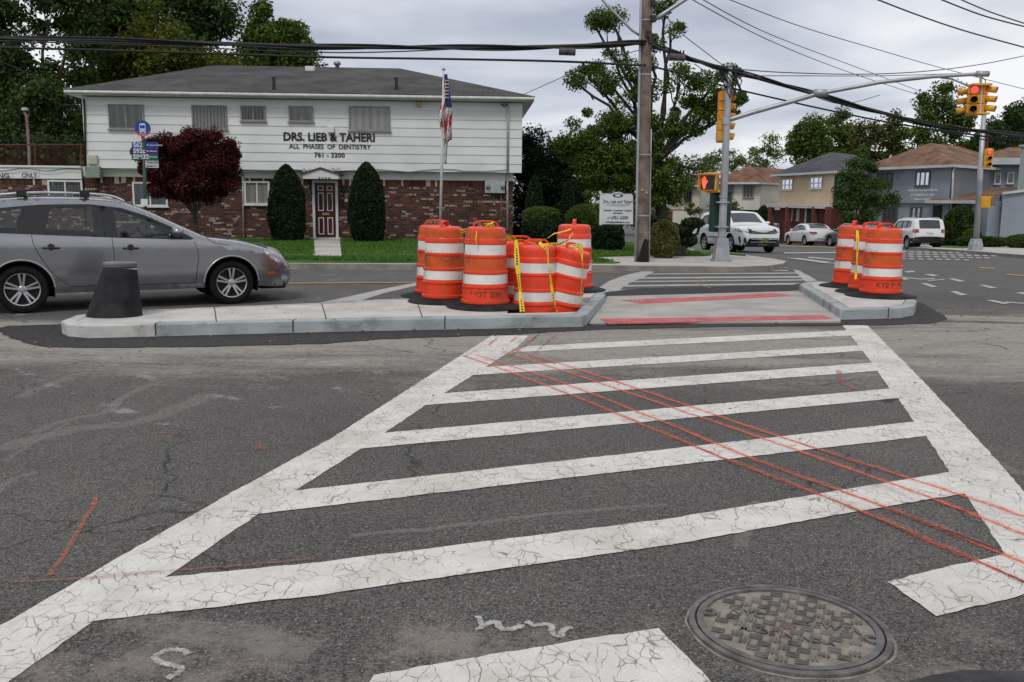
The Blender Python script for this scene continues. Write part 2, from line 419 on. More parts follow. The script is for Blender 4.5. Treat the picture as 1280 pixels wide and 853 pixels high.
def make_brick(name='brick'):
    m,t,p,N,L=nodes(name); tc=N('ShaderNodeTexCoord')
    mp=N('ShaderNodeMapping'); mp.inputs['Rotation'].default_value=(R(90),0,0); L(tc.outputs['Object'],mp.inputs[0])
    b=N('ShaderNodeTexBrick'); L(mp.outputs[0],b.inputs['Vector']); b.inputs['Scale'].default_value=1; b.inputs['Brick Width'].default_value=.22; b.inputs['Row Height'].default_value=.072
    b.inputs['Mortar Size'].default_value=.006; b.inputs['Mortar'].default_value=(.16,.13,.11,1); b.inputs['Color1'].default_value=(0,0,0,1); b.inputs['Color2'].default_value=(1,1,1,1); b.inputs['Mortar Smooth'].default_value=.2
    b.offset=.5
    # per-brick random through white noise on the brick's colour value
    r=N('ShaderNodeValToRGB'); L(b.outputs['Color'],r.inputs[0]); r.color_ramp.interpolation='CONSTANT'
    cs=[(0,(.020,.008,.007)),(.22,(.065,.017,.011)),(.42,(.115,.030,.017)),(.58,(.032,.012,.010)),(.74,(.085,.022,.014)),(.90,(.042,.017,.014))]
    el=r.color_ramp.elements; el[0].color=rgb(*cs[0][1]); el[1].position=cs[1][0]; el[1].color=rgb(*cs[1][1])
    for q in cs[2:]: e_=el.new(q[0]); e_.color=rgb(*q[1])
    # white-washed bricks come in horizontal runs
    st=N('ShaderNodeMapping'); st.inputs['Scale'].default_value=(1.5,13.9,1); L(mp.outputs[0],st.inputs[0])
    fl=N('ShaderNodeVectorMath'); fl.operation='FLOOR'
    sx=N('ShaderNodeSeparateXYZ'); L(st.outputs[0],sx.inputs[0]); fy=N('ShaderNodeMath'); fy.operation='FLOOR'; L(sx.outputs[1],fy.inputs[0])
    cx=N('ShaderNodeCombineXYZ'); L(sx.outputs[0],cx.inputs[0]); L(fy.outputs[0],cx.inputs[1])
    n=N('ShaderNodeTexNoise'); n.inputs['Scale'].default_value=1.35; n.inputs['Detail'].default_value=2; L(cx.outputs[0],n.inputs['Vector'])
    r2=N('ShaderNodeValToRGB'); L(n.outputs[0],r2.inputs[0]); r2.color_ramp.elements[0].position=.575; r2.color_ramp.elements[1].position=.60
    n4=N('ShaderNodeTexNoise'); n4.inputs['Scale'].default_value=22; n4.inputs['Detail'].default_value=3; L(tc.outputs['Object'],n4.inputs['Vector'])
    r4=N('ShaderNodeValToRGB'); L(n4.outputs[0],r4.inputs[0]); r4.color_ramp.elements[0].position=.4; r4.color_ramp.elements[1].position=.52
    mm=N('ShaderNodeMath'); mm.operation='MULTIPLY'; L(r2.outputs[0],mm.inputs[0]); L(r4.outputs[0],mm.inputs[1])
    iv=N('ShaderNodeMath'); iv.operation='SUBTRACT'; iv.inputs[0].default_value=1; L(b.outputs['Fac'],iv.inputs[1])
    m5=N('ShaderNodeMath'); m5.operation='MULTIPLY'; L(mm.outputs[0],m5.inputs[0]); L(iv.outputs[0],m5.inputs[1])
    a=N('ShaderNodeMix'); a.data_type='RGBA'; L(m5.outputs[0],a.inputs[0]); L(r.outputs[0],a.inputs[6]); a.inputs[7].default_value=(.34,.28,.23,1)
    a2=N('ShaderNodeMix'); a2.data_type='RGBA'; L(b.outputs['Fac'],a2.inputs[0]); L(a.outputs[2],a2.inputs[6]); a2.inputs[7].default_value=(.10,.075,.06,1)
    L(a2.outputs[2],p.inputs['Base Color']); p.inputs['Roughness'].default_value=.85
    bp=N('ShaderNodeBump'); bp.invert=True; bp.inputs['Strength'].default_value=.6; bp.inputs['Distance'].default_value=.01; L(b.outputs['Fac'],bp.inputs['Height']); L(bp.outputs[0],p.inputs['Normal'])
    MATS[name]=m; return m
def make_shingle(name,c1,c2):
    m,t,p,N,L=nodes(name); tc=N('ShaderNodeTexCoord')
    b=N('ShaderNodeTexBrick'); L(tc.outputs['UV'],b.inputs['Vector']); b.inputs['Scale'].default_value=1; b.inputs['Brick Width'].default_value=.33; b.inputs['Row Height'].default_value=.14
    b.inputs['Mortar Size'].default_value=.012; b.inputs['Color1'].default_value=rgb(*c1); b.inputs['Color2'].default_value=rgb(*c2); b.inputs['Mortar'].default_value=rgb(*[x*.45 for x in c1])
    n=N('ShaderNodeTexNoise'); n.inputs['Scale'].default_value=.9; n.inputs['Detail'].default_value=7; n.inputs['Roughness'].default_value=.65; L(tc.outputs['Object'],n.inputs['Vector'])
    r=N('ShaderNodeValToRGB'); L(n.outputs[0],r.inputs[0]); r.color_ramp.elements[0].position=.3; r.color_ramp.elements[0].position=.36; r.color_ramp.elements[0].color=(.42,.42,.42,1); r.color_ramp.elements[1].position=.64; r.color_ramp.elements[1].color=(1.25,1.25,1.25,1)
    a=N('ShaderNodeMix'); a.data_type='RGBA'; a.blend_type='MULTIPLY'; a.inputs[0].default_value=1; L(b.outputs[0],a.inputs[6]); L(r.outputs[0],a.inputs[7])
    L(a.outputs[2],p.inputs['Base Color']); p.inputs['Roughness'].default_value=.9
    MATS[name]=m; return m
def leaf_mat(name,c1,c2,c3=None,sc_=.8,trans=.25):
    m,t,p,N,L=nodes(name); g=N('ShaderNodeNewGeometry')
    n=N('ShaderNodeTexNoise'); n.inputs['Scale'].default_value=sc_; n.inputs['Detail'].default_value=3; L(g.outputs['Position'],n.inputs['Vector'])
    ri=N('ShaderNodeMath'); ri.operation='MULTIPLY_ADD'; L(g.outputs['Random Per Island'],ri.inputs[0]); ri.inputs[1].default_value=.5; 
    h=N('ShaderNodeMath'); h.operation='MULTIPLY'; L(n.outputs[0],h.inputs[0]); h.inputs[1].default_value=.55; L(h.outputs[0],ri.inputs[2])
    r=N('ShaderNodeValToRGB'); L(ri.outputs[0],r.inputs[0]); e=r.color_ramp.elements; e[0].position=.2; e[0].color=rgb(*c1); e[1].position=.7; e[1].color=rgb(*c2)
    if c3: q=e.new(.8); q.color=rgb(*c3)
    L(r.outputs[0],p.inputs['Base Color']); p.inputs['Roughness'].default_value=.6; p.inputs['Specular IOR Level'].default_value=.25
    o=t.nodes['Material Output']; tl=N('ShaderNodeBsdfTranslucent'); L(r.outputs[0],tl.inputs[0]); mx=N('ShaderNodeMixShader'); mx.inputs[0].default_value=trans
    L(p.outputs[0],mx.inputs[1]); L(tl.outputs[0],mx.inputs[2]); L(mx.outputs[0],o.inputs[0])
    MATS[name]=m; return m
# ================================================================== GROUND
ASPH=make_asphalt()
PAINT=make_paint('road_paint',(.68,.655,.605),.6,0.2,4.2)
PAINT_OLD=make_paint('road_paint_worn',(.44,.43,.41),.8,0.5,6.0)
CONC=mat('concrete',(.43,.41,.38),.85,c2=(.54,.52,.485),scale=2.2,detail=8,bump=.25,bscale=60,dirt=.35)
CONC2=mat('ramp_concrete',(.31,.295,.27),.85,c2=(.42,.40,.375),scale=1.6,detail=9,bump=.25,bscale=60,dirt=.3)
CURB=mat('steel_faced_kerb',(.26,.295,.30),.75,c2=(.37,.405,.41),scale=2.6,detail=8,bump=.25,bscale=30,dirt=.75)
def pale_end(m,x):
    t=m.node_tree; p=t.nodes['Principled BSDF']; N=t.nodes.new; L=t.links.new; src=p.inputs['Base Color'].links[0].from_socket
    g=N('ShaderNodeNewGeometry'); s_=N('ShaderNodeSeparateXYZ'); L(g.outputs['Position'],s_.inputs[0]); c=N('ShaderNodeMath'); c.operation='LESS_THAN'; L(s_.outputs[0],c.inputs[0]); c.inputs[1].default_value=x
    mx=N('ShaderNodeMix'); mx.data_type='RGBA'; mx.blend_type='MULTIPLY'; L(c.outputs[0],mx.inputs[0]); L(src,mx.inputs[6]); mx.inputs[7].default_value=(1.5,1.36,1.28,1); L(mx.outputs[2],p.inputs['Base Color'])
pale_end(CURB,gp(194,404.7,.15).x)
def scrapes(m,c=(.035,.028,.022)):
    t=m.node_tree; p=t.nodes['Principled BSDF']; N=t.nodes.new; L=t.links.new; src=p.inputs['Base Color'].links[0].from_socket
    g=N('ShaderNodeNewGeometry'); mp=N('ShaderNodeMapping'); mp.inputs['Scale'].default_value=(1.4,1.4,26); L(g.outputs['Position'],mp.inputs[0])
    n=N('ShaderNodeTexNoise'); n.inputs['Scale'].default_value=2.2; n.inputs['Detail'].default_value=7; n.inputs['Roughness'].default_value=.7; L(mp.outputs[0],n.inputs['Vector'])
    r=N('ShaderNodeValToRGB'); L(n.outputs[0],r.inputs[0]); r.color_ramp.elements[0].position=.60; r.color_ramp.elements[1].position=.68; r.color_ramp.elements[1].color=(.85,.85,.85,1)
    s_=N('ShaderNodeSeparateXYZ'); L(g.outputs['Normal'],s_.inputs[0]); c_=N('ShaderNodeMath'); c_.operation='LESS_THAN'; L(s_.outputs[2],c_.inputs[0]); c_.inputs[1].default_value=.8
    q=N('ShaderNodeMath'); q.operation='MULTIPLY'; L(r.outputs[0],q.inputs[0]); L(c_.outputs[0],q.inputs[1])
    mx=N('ShaderNodeMix'); mx.data_type='RGBA'; L(q.outputs[0],mx.inputs[0]); L(src,mx.inputs[6]); mx.inputs[7].default_value=(*c,1); L(mx.outputs[2],p.inputs['Base Color'])
scrapes(CURB)
CURBW=mat('kerb_end_concrete',(.40,.40,.385),.8,c2=(.52,.52,.50),scale=3,detail=8,bump=.2,bscale=40,dirt=.5)
PATCH=mat('fresh_asphalt',(.016,.015,.015),.85,c2=(.05,.048,.047),scale=26,detail=6,bump=.8,bscale=70)
RED=mat('red_tactile',(.42,.085,.085),.7,c2=(.52,.14,.14),scale=5,detail=7,dirt=.35)
YSPR=spray_mat('yellow_spray',(.50,.34,.09),.03,.75)
OSPR=spray_mat('orange_spray',(.80,.13,.05),-.02,.9)
OSPR2=spray_mat('faded_orange_spray',(.36,.11,.05),-.04,.6)
WSPR=spray_mat('white_spray',(.54,.53,.51),-.03,.85)
BLKM=mat('black_mark',(.025,.022,.022),.8)
GRASS=mat('lawn',(.032,.085,.010),.9,c2=(.070,.155,.020),scale=1.3,detail=8,bump=.8,bscale=40)
DIRT=mat('dark_soil',(.035,.025,.018),.95,c2=(.07,.05,.035),scale=4,bump=.5)

def axis(lo,hi,f0,f1,fine,mid,coarse):
    s=set(); x=lo
    while x<hi:
        s.add(round(x,3)); x+= fine if f0<=x<f1 else (mid if f0-60<=x<f1+60 else coarse)
    s.add(hi); return sorted(s)
gx=axis(-900,900,-6,30,1,6,60); gy=axis(-40,1400,16,112,1,6,60)
vs=[(x,y,T(x,y)) for y in gy for x in gx]; nx=len(gx)
fs=[(j*nx+i,j*nx+i+1,(j+1)*nx+i+1,(j+1)*nx+i) for j in range(len(gy)-1) for i in range(nx-1)]
me=bpy.data.meshes.new('road'); me.from_pydata(vs,[],fs); rd=link('road',me,ASPH); rd['kind']='structure'

def G(P,z=0.0): return [gp(a,b,z) for a,b in P]
def ragged(P,amp,step):
    P=resample([(p[0],p[1]) for p in P],step)
    r=random.Random(3); return [(x+r.uniform(-amp,amp),y+r.uniform(-amp,amp)) for x,y in P]
# crosswalk in front: two rails and the slanting bars, one painted sheet
PX_NEAR=[
 [(-60,818),(0,783),(283,620),(415,548),(603,427.5),(615,420),(661,420),(647,434),(592,469),(532,507),(451,562),(400,594),(325,642),(206,723),(116,778),(12,853),(-60,902)],
 [(1053,407),(1089,453),(1111.5,486),(1122,498),(1142.5,528),(1158,546),(1187,591),(1206,618),(1221,640),(1258,696),(1330,790),(1400,745),(1335,668),(1280,615),(1256,587),(1201,527),(1149,472),(1084,407)],
 [(660,433),(1060,413.5),(1064,420),(640,441)],
 [(596,460),(1076,432),(1082,439),(584,470)],
 [(545,493),(1092,454),(1101,464),(520,508)],
 [(468,543),(1118,486),(1128,498),(438,563)],
 [(350,616.5),(1150,527),(1166,545),(310,645)],
 [(206,723),(400,704),(840,649),(1187,591),(1206,618),(1074,640),(840,682),(400,745),(116,778)],
 [(1110,729),(1167,713.5),(1257,694),(1345,678),(1345,730),(1280,745),(1170,772)],
 [(468,846),(560,829),(700,806),(823,786.7),(842,807),(876,841),(905,875),(430,900),(455,862)]]
mb=MB()
for i,P in enumerate(PX_NEAR):
    g=G(P)
    sheet('x',ragged(g,.0045,.055),.003+.0003*i,None,mb=mb)
o=mb.build('crosswalk_marking',PAINT,fix=False); o['kind']='structure'
# far crosswalk beyond the island
mb=MB()
FARX=[[(742,366),(760,352),(779,345),(800,340),(818,333),(832,333),(806,346),(790,353),(768,366)],
 [(991,337),(999,338.6),(1021.5,351.3),(1006,352.5)]]
for i,P in enumerate(FARX): sheet('x',ragged(G(P),.015,.4),.004+.0006*i,None,mb=mb)
for i,(x0,y0,x1,y1,hh) in enumerate([(828,335.4,985,334.6,1.0),(818,338.9,985,338.0,1.1),(808,342.4,1000,341.2,1.3),(800,347.2,1002,345.8,1.9),(787,352,1003,349.8,1.4),(774,357.2,1003,354.4,1.9),(764,363,985,360.2,1.7)]):
    sheet('x',ragged(G([(x0,y0),(x1,y1),(x1,y1+hh),(x0,y0+hh)]),.012,.4),.0055+.0004*i,None,mb=mb)
# hatch band behind the island, stop lines, lane dashes on the right
for i,P in enumerate([[(395,380),(478,362),(521,353.5),(521,357.5),(480,367),(440,380)],
  [(980,316.3),(1049,315.8),(1049,317.3),(980,317.8)],[(981,323.2),(1000,323.6),(1040,328.5),(1030,330.2)],[(1012,322),(1049,325.2),(1049,326.6),(1009,323.4)],
  [(1130,339.4),(1141,338.8),(1145,340.4),(1134,341.2)],[(1155,343.4),(1163,342.8),(1174,345),(1166,345.8)],[(1185,349.0),(1193,348.6),(1207,352.2),(1199,352.8)],
  [(1224,357.2),(1231,356.8),(1247,360.4),(1238,361)],[(1269,366.3),(1277,365.8),(1290,368.5),(1282,369.2)],
  [(1151,354.8),(1158,354.5),(1172,359),(1164,359.6)],[(1187,365),(1195,364.6),(1210,369.4),(1201,370)],[(1232,376),(1240,375.6),(1262,380.2),(1254,381)],[(1257,377.8),(1280,379.5),(1280,380.6),(1255,379)],
  [(1125,346.5),(1152,349.2),(1168,348.2),(1168,349.4),(1152,350.3),(1125,348)],[(1160,350.8),(1180,349.6),(1181,350.6),(1160,352)],[(1125,346.8),(1137,350.2),(1129,350.8),(1125,350)]]):
    g=[gt(a,b) for a,b in P]; sheet('x',[(p.x,p.y) for p in g],.02 if P[0][1]<330 else .005+.0003*i,None,mb=mb,step=1.0 if P[0][1]<330 else None)
# far crosswalk on the right: rows of short bars
for r_,(y0,xa,xb,n) in enumerate([(314.6,1126,1250,13),(317.4,1124,1248,12),(320.2,1124,1240,11),(323.4,1124,1215,8)]):
    for k in range(n):
        x=xa+(xb-xa)*k/n; yy=y0+(x-xa)*.022
        g=[gt(a,b) for a,b in [(x,yy),(x+6.4,yy+.12),(x+8.6,yy+1.5),(x+1.8,yy+1.4)]]
        sheet('x',[(p.x,p.y) for p in g],.02,None,mb=mb)
o=mb.build('far_road_markings',PAINT_OLD,fix=False); o['kind']='structure'
# yellow centre line across the avenue
YEL=make_paint('yellow_road_paint',(.42,.27,.09),.6,.3,6.0)
mb=MB()
for P in [[(-300,361.5),(356,355.6),(520,354.4),(520,353.4),(356,354.4),(-300,359.6)],[(958,306.6),(1049,309.4),(1049,310.5),(958,307.6)],[(1030,329),(1049,329.4),(1049,330.5),(1030,330)],
          [(1258,343.2),(1280,345),(1280,346),(1258,344.4)],[(1224,334.8),(1243,335.6),(1243,336.8),(1224,336)],[(734,340.4),(775,340.8),(775,341.6),(734,341.4)]]:
    g=[gt(a,b) for a,b in P]; sheet('x',[(p.x,p.y) for p in g],.012 if P[0][1]>320 else .02,None,mb=mb,step=1.2)
o=mb.build('yellow_centre_line',YEL,fix=False); o['kind']='structure'

# spray paint strips with soft sides ("edge" runs 0..1..0 across)
def crom(P,n=5):
    if len(P)<3: return P
    out=[]
    for i in range(len(P)-1):
        p0=P[max(0,i-1)];p1=P[i];p2=P[i+1];p3=P[min(len(P)-1,i+2)]
        for k in range(n):
            t=k/n; out.append(tuple(.5*((2*p1[j])+(-p0[j]+p2[j])*t+(2*p0[j]-5*p1[j]+4*p2[j]-p3[j])*t*t+(-p0[j]+3*p1[j]-3*p2[j]+p3[j])*t**3) for j in (0,1)))
    return out+[P[-1]]
def strip(mb_e,pts,wd,z,taper=True):
    vs,fs,ed=mb_e; P=crom([(p[0],p[1]) for p in pts])
    Q=[]
    for i in range(len(P)-1):
        a,b=P[i],P[i+1]; k=max(1,int(math.hypot(b[0]-a[0],b[1]-a[1])/.25))
        for j in range(k): t=j/k; Q.append((a[0]+(b[0]-a[0])*t,a[1]+(b[1]-a[1])*t))
    Q.append(P[-1]); n=len(Q); b0=len(vs)
    rr=random.Random(int(abs(P[0][0])*1000)); off=[rr.uniform(-.25,.25)*wd for _ in range(n)]
    for i in range(n):
        a=Q[max(0,i-1)];b=Q[min(n-1,i+1)]; dx,dy=b[0]-a[0],b[1]-a[1]; l=math.hypot(dx,dy) or 1; nx_,ny_=-dy/l,dx/l
        e=1 if (not taper or 0<i<n-1) else 0
        for s_,v in ((-1,0),(-.4,1),(.4,1),(1,0)):
            vs.append((Q[i][0]+nx_*(s_*wd/2+off[i]*.4),Q[i][1]+ny_*(s_*wd/2+off[i]*.4),z)); ed.append(v*e)
    for i in range(n-1):
        for j in range(3):
            q=b0+i*4+j; fs.append((q,q+4,q+5,q+1))
def build_strips(name,me_,m):
    vs,fs,ed=me_; me=bpy.data.meshes.new(name); me.from_pydata(vs,[],fs)
    a=me.attributes.new('edge','FLOAT','POINT'); a.data.foreach_set('value',ed)
    o=link(name,me,m); o['kind']='structure'; return o
L_a=[(567,441),(692,486),(840,547),(912,577),(995,608),(1074,640),(1165,679),(1300,738),(1420,792)]
L_b=[(582,440),(709,482),(840,533),(943,575),(1118,640),(1260,697),(1420,762)]
L_c=[(616,436),(726,472),(840,510.5),(953,549),(1115,606),(1206,640),(1290,674),(1450,740)]
L_d=[(630,434),(730,465),(840,501.5),(977,548),(1136,599),(1252,637),(1300,655),(1450,712)]
S=([],[],[])
for k,l in enumerate((L_a,L_b,L_c,L_d)): strip(S,G(l),.050,.0066+.0002*k)
for k,l in enumerate(([(622,423),(606,436)],[(650,419),(633,432)],[(676,418),(655,430)],[(702,418),(690,428)],[(1074,640),(1140,668)],[(1206,640),(1256,660)],[(735,466),(800,488)])): strip(S,G(l),.05,.0076+.0002*k)
build_strips('orange_spray_lines',S,OSPR)
S=([],[],[])
for k,l in enumerate((L_a,L_b,L_c,L_d)): strip(S,G(l),.15,.0086+.0001*k)
build_strips('orange_overspray',S,spray_mat('orange_overspray_paint',(.80,.17,.07),.10,.42))
S=([],[],[])
for k,l in enumerate(([(122,620),(113,640),(96,668),(78,698),(60,724)],[(74,669),(104,664)],[(116,622),(122,632)])): strip(S,G(l),.045,.0066+.0002*k)
build_strips('orange_survey_mark',S,spray_mat('burnt_orange_spray',(.55,.13,.05),.04,.8))
S=([],[],[])
for k,(l,wd) in enumerate((([(328,545),(322,580)],.13),([(331,626),(322,655)],.12),([(247,522),(284,522)],.10),([(140,545),(270,541)],.07),([(1047,462),(1051,478),(1072,489)],.10),([(870,490),(885,497)],.05),([(912,490),(1000,493)],.04),([(0,731),(110,725),(210,716),(330,707),(400,699)],.03),([(461,446),(462,460)],.08),([(1040,589),(1082,604)],.04))):
    strip(S,G(l),wd,.0092+.0002*k)
build_strips('faded_orange_marks',S,OSPR2)
S=([],[],[])
for k,l in enumerate(([(1028,420),(1060,423)],[(1040,421),(1058,430)],[(1050,424),(1078,418)])): strip(S,G(l),.10,.0112+.0002*k)
for k,l in enumerate(([(862,348),(884,352),(872,355),(892,362)],)): strip(S,G(l),.12,.0118)
build_strips('yellow_survey_mark',S,YSPR)
S=([],[],[])
for k,(l,wd) in enumerate((([(238,820),(226,815),(210,815),(197,821),(194,827),(208,833),(224,836),(222,843),(208,852)],.045),([(470,797),(457,812)],.045),([(452,816),(436,838)],.05),
   ([(597,770),(602,786),(592,789)],.04),([(602,786),(618,780),(630,789),(645,787),(652,782)],.05),([(657,778),(668,784),(688,783),(690,792),(701,798),(704,789),(717,786)],.045),([(575,786),(597,785)],.03))): strip(S,G(l),wd*1.15,.0066+.0002*k)
build_strips('white_spray_scrawl',S,WSPR)
DSPR=spray_mat('pale_tyre_dust',(.30,.29,.27),.03,.55)
S=([],[],[])
for k,(l,wd) in enumerate((([(20,500),(60,482),(110,466),(180,458),(245,462),(300,456)],.22),([(30,545),(90,524),(130,517),(150,500),(190,481),(235,472),(290,466)],.16),([(-10,565),(60,545),(120,533),(180,527),(240,503),(268,491)],.34),
   ([(0,580),(40,556),(92,525)],.06),([(300,470),(380,452),(470,446)],.30),([(420,672),(560,659),(700,642),(850,630)],.09),([(925,690),(938,650),(948,625)],.14),([(1120,440),(1200,430),(1290,428)],.5),([(1090,470),(1180,466),(1290,470)],.3),([(-10,620),(20,598),(52,590)],.1),([(150,768),(260,790),(420,812)],.35),([(1130,540),(1200,560),(1290,600)],.2),([(640,428),(800,421),(1040,410)],.12))):
    strip(S,G(l),wd,.0014+.0001*k)
build_strips('tyre_dust_tracks',S,DSPR)
# dark saw cuts along two of the orange lines
mb=MB()
def cut(P,wd=.006,z=.022):
    z=.0125+(z-.031)*.5
    g=[Vector(p) for p in G(P)]
    g=[Vector((p.x,p.y)) for p in g]; vs=[]
    Q=[]
    for i in range(len(g)-1):
        k=max(1,int((g[i+1]-g[i]).length/.12))
        for j in range(k): Q.append(g[i].lerp(g[i+1],j/k)+Vector((random.uniform(-.004,.004),random.uniform(-.004,.004))))
    Q.append(g[-1])
    for i,q in enumerate(Q):
        d=(Q[min(i+1,len(Q)-1)]-Q[max(0,i-1)]).normalized(); n_=Vector((-d.y,d.x)); w_=wd*random.uniform(.4,1.2)/2
        vs+=[(q.x+n_.x*w_,q.y+n_.y*w_,z),(q.x-n_.x*w_,q.y-n_.y*w_,z)]
    mb.add(vs,[(2*i,2*i+1,2*i+3,2*i+2) for i in range(len(Q)-1)])
cut([(840,548),(912,578),(995,609),(1074,641)],.007,.031); cut([(1074,641),(1165,680),(1300,739)],.009,.0312)
cut([(943,576),(1118,641)],.006,.0314); cut([(1118,641),(1256,694)],.012,.0316); cut([(692,487),(840,546)],.005,.0318); cut([(977,549),(1136,600)],.005,.032)
cut([(800,523),(878,545)],.006,.0322); cut([(675,418),(638,447)],.006,.0324); cut([(695,420),(665,445)],.006,.0326); cut([(1030,585),(1130,620)],.005,.0328); cut([(623,424),(580,447)],.005,.033)
o=mb.build('saw_cut_lines',BLKM,fix=False); o['kind']='structure'

# ================================================================== ISLAND
patch=[(-10,412),(12,408),(76,406),(200,408),(720,400),(1052,395),(1150,378),(1172,390),(1185,399),(1167,404.5),(1110,407),(1055,407.5),(900,409),(840,410.5),(740,413),(640,419),(480,424.5),(400,430.5),(260,434),(125,435.5),(60,434.5),(34,430),(6,419)]
sheet('asphalt_patch',ragged(G(patch),.022,.12),.006,PATCH)
# dark seam behind the ramp
sheet('asphalt_seam',ragged(G([(757,366),(800,361),(990,357),(1003,354),(1003,362),(985,365.5),(860,368),(757,373)]),.012,.2),.0085,PATCH)
leftP=[gp(a,b,.15) for a,b in [(76.5,401),(84,404.5),(110,406.6),(194,404.7),(400,400),(600,396.5),(728,394.3),(735,391.5),(757,367.2),(752,364),(745,363.4),(640,367.6),(480,374),(400,378.4),(250,384.5),(150,389),(95,394)]]
holeP=[gp(a,b,.15) for a,b in [(634,391.6),(700,390.6),(722,389.5),(733,379),(744,371.3),(700,373.5),(636,377.5)]]
def inset(P,d):
    P=[Vector((p[0],p[1])) for p in P]; n=len(P); out=[]
    ar=sum(P[i].x*P[(i+1)%n].y-P[(i+1)%n].x*P[i].y for i in range(n))
    s_=1 if ar>0 else -1
    for i in range(n):
        a=(P[i]-P[i-1]).normalized(); b=(P[(i+1)%n]-P[i]).normalized()
        na=Vector((-a.y,a.x))*s_; nb=Vector((-b.y,b.x))*s_; m_=(na+nb); m_.normalize(); c=max(.45,m_.dot(na)); out.append((P[i]+m_*d/c))
    return [(p.x,p.y) for p in out]
def island(outer,name,holes=()):
    ins=inset(outer,.16)
    slab(name+'_kerb',xy(outer),.15,-.08,CURB,holes=[ins],bev=.022)
    slab(name+'_slab',inset(outer,.163),.148,-.08,CONC,step=.8,holes=[xy(h) for h in holes])
island(leftP,'island',[holeP])
rightP=[gp(a,b,.15) for a,b in [(999,355),(1010,352.2),(1024,351.6),(1060,355),(1105,363),(1138,371),(1146,376),(1143,381.5),(1128,384.4),(1111,385.3),(1050.5,386.6)]]
island(rightP,'island_end')
# kerb joints: thin dark gaps, one pale end stone
mb=MB()
for (px,py) in [(194,404.7),(1111,385.3),(366,400.8),(556,397.3)]:
    p=gp(px,py,.15); mb.box(p.x-.006,p.x+.006,p.y-.006,p.y+.16,.02,.1525)
for (a,b) in [((268,384.5),(270.5,402.5)),((402,379.5),(408,399)),((520,374),(528,397))]:
    p=gp(*a,.148); q=gp(*b,.148); mb.bar((p.x,p.y,.149),(q.x,q.y,.149),.012,.006)
o=mb.build('kerb_joints',mat('joint',(.05,.04,.035),.9)); o['kind']='structure'
sheet('hole_bottom',xy([gp(a,b,.15) for a,b in [(620,394),(740,392),(750,366),(620,380)]]),-.0,mat('hole_rubble',(.03,.025,.02),.95,c2=(.10,.085,.07),scale=6,bump=.8)).location.z=.012
# ramp between, with two tactile strips
ramp=[gp(a,b,.03) for a,b in [(735.5,403.6),(1052,401.6),(1050.5,394),(1000,363),(985,364.2),(758,370.5)]]
slab('ramp_slab',inset(ramp,.012),.03,-.05,CONC2,step=.7)
for k,P in enumerate([[(750.5,398.6),(900,396.6),(1028,393.8),(1040,398.6),(760,405.1-.8)],[(777,375.2),(900,370.3),(967,366.3),(990,369.8),(802,379.6)]]):
    g=[gp(a,b,.036) for a,b in P]; g2=inset(g,.0)
    o=slab('tactile_paving',g2,.036,.02,RED)
    mb=MB(); xs=[p[0] for p in g2]; ys=[p[1] for p in g2]; y=min(ys); ins=inset(g,.05)
    while y<max(ys):
        x=min(xs)
        while x<max(xs):
            if inpoly(x,y,ins): mb.lathe([(.0135,0),(.010,.005),(.001,.0055)],6,c=(x,y,.036))
            x+=.062
        y+=.062
    d=mb.build('tactile_domes',RED); d['kind']='structure'
# litter on the ground
r=random.Random(5)
mb=MB()
def leafbit(px,py,z,s):
    p=gp(px,py,z); a=r.uniform(0,6.3); d=Vector((math.cos(a),math.sin(a),0))*s; e_=Vector((-d.y,d.x,0))*.6
    mb.add([p-d+Vector((0,0,.004)),p-e_+Vector((0,0,.012)),p+d+Vector((0,0,.006)),p+e_+Vector((0,0,.016))],[(0,1,2),(0,2,3)],r.randrange(3))
for _ in range(90):
    x=r.uniform(20,1180); leafbit(x,428-(x-120)*.025+r.uniform(-6,6)+(0 if x<740 else -6),.008,r.uniform(.010,.03))
for _ in range(110): leafbit(r.uniform(0,1280),r.uniform(415,520),.002,r.uniform(.006,.016))
for _ in range(50): leafbit(r.uniform(100,720),r.uniform(380,402),.15,r.uniform(.006,.014))
for _ in range(30): leafbit(r.uniform(1140,1280),r.uniform(385,420),.002,r.uniform(.008,.02))
o=mb.build('leaf_litter',[mat('dead_leaf_brown',(.16,.07,.025),.8),mat('dead_leaf_tan',(.32,.2,.08),.8),mat('pebble_grey',(.12,.11,.10),.8)],fix=False); o['kind']='stuff'; o['label']='scattered dead leaves and grit along the kerb'; o['category']='leaf litter'
# asphalt lump low in the right corner of the view
mb=MB(); p=gp(1262,868)
vs=[];n=40
for k,(rr,z) in enumerate([(1,.0),(.97,.012),(.86,.028),(.6,.038),(.2,.042)]):
    for j in range(n):
        t=2*PI*j/n; q=rr*(1+.06*math.sin(3*t)+.04*math.sin(7*t+1)); vs.append((p.x+.30*q*math.cos(t),p.y+.12*q*math.sin(t),z+.002))
fs=[(k*n+j,k*n+(j+1)%n,(k+1)*n+(j+1)%n,(k+1)*n+j) for k in range(4) for j in range(n)]+[tuple(4*n+j for j in range(n))]
mb.add(vs,fs); o=mb.build('asphalt_hump',mat('black_patch_hump',(.03,.03,.032),.85,c2=(.06,.06,.062),scale=12,bump=.6,bscale=90),smooth=True); o['kind']='structure'

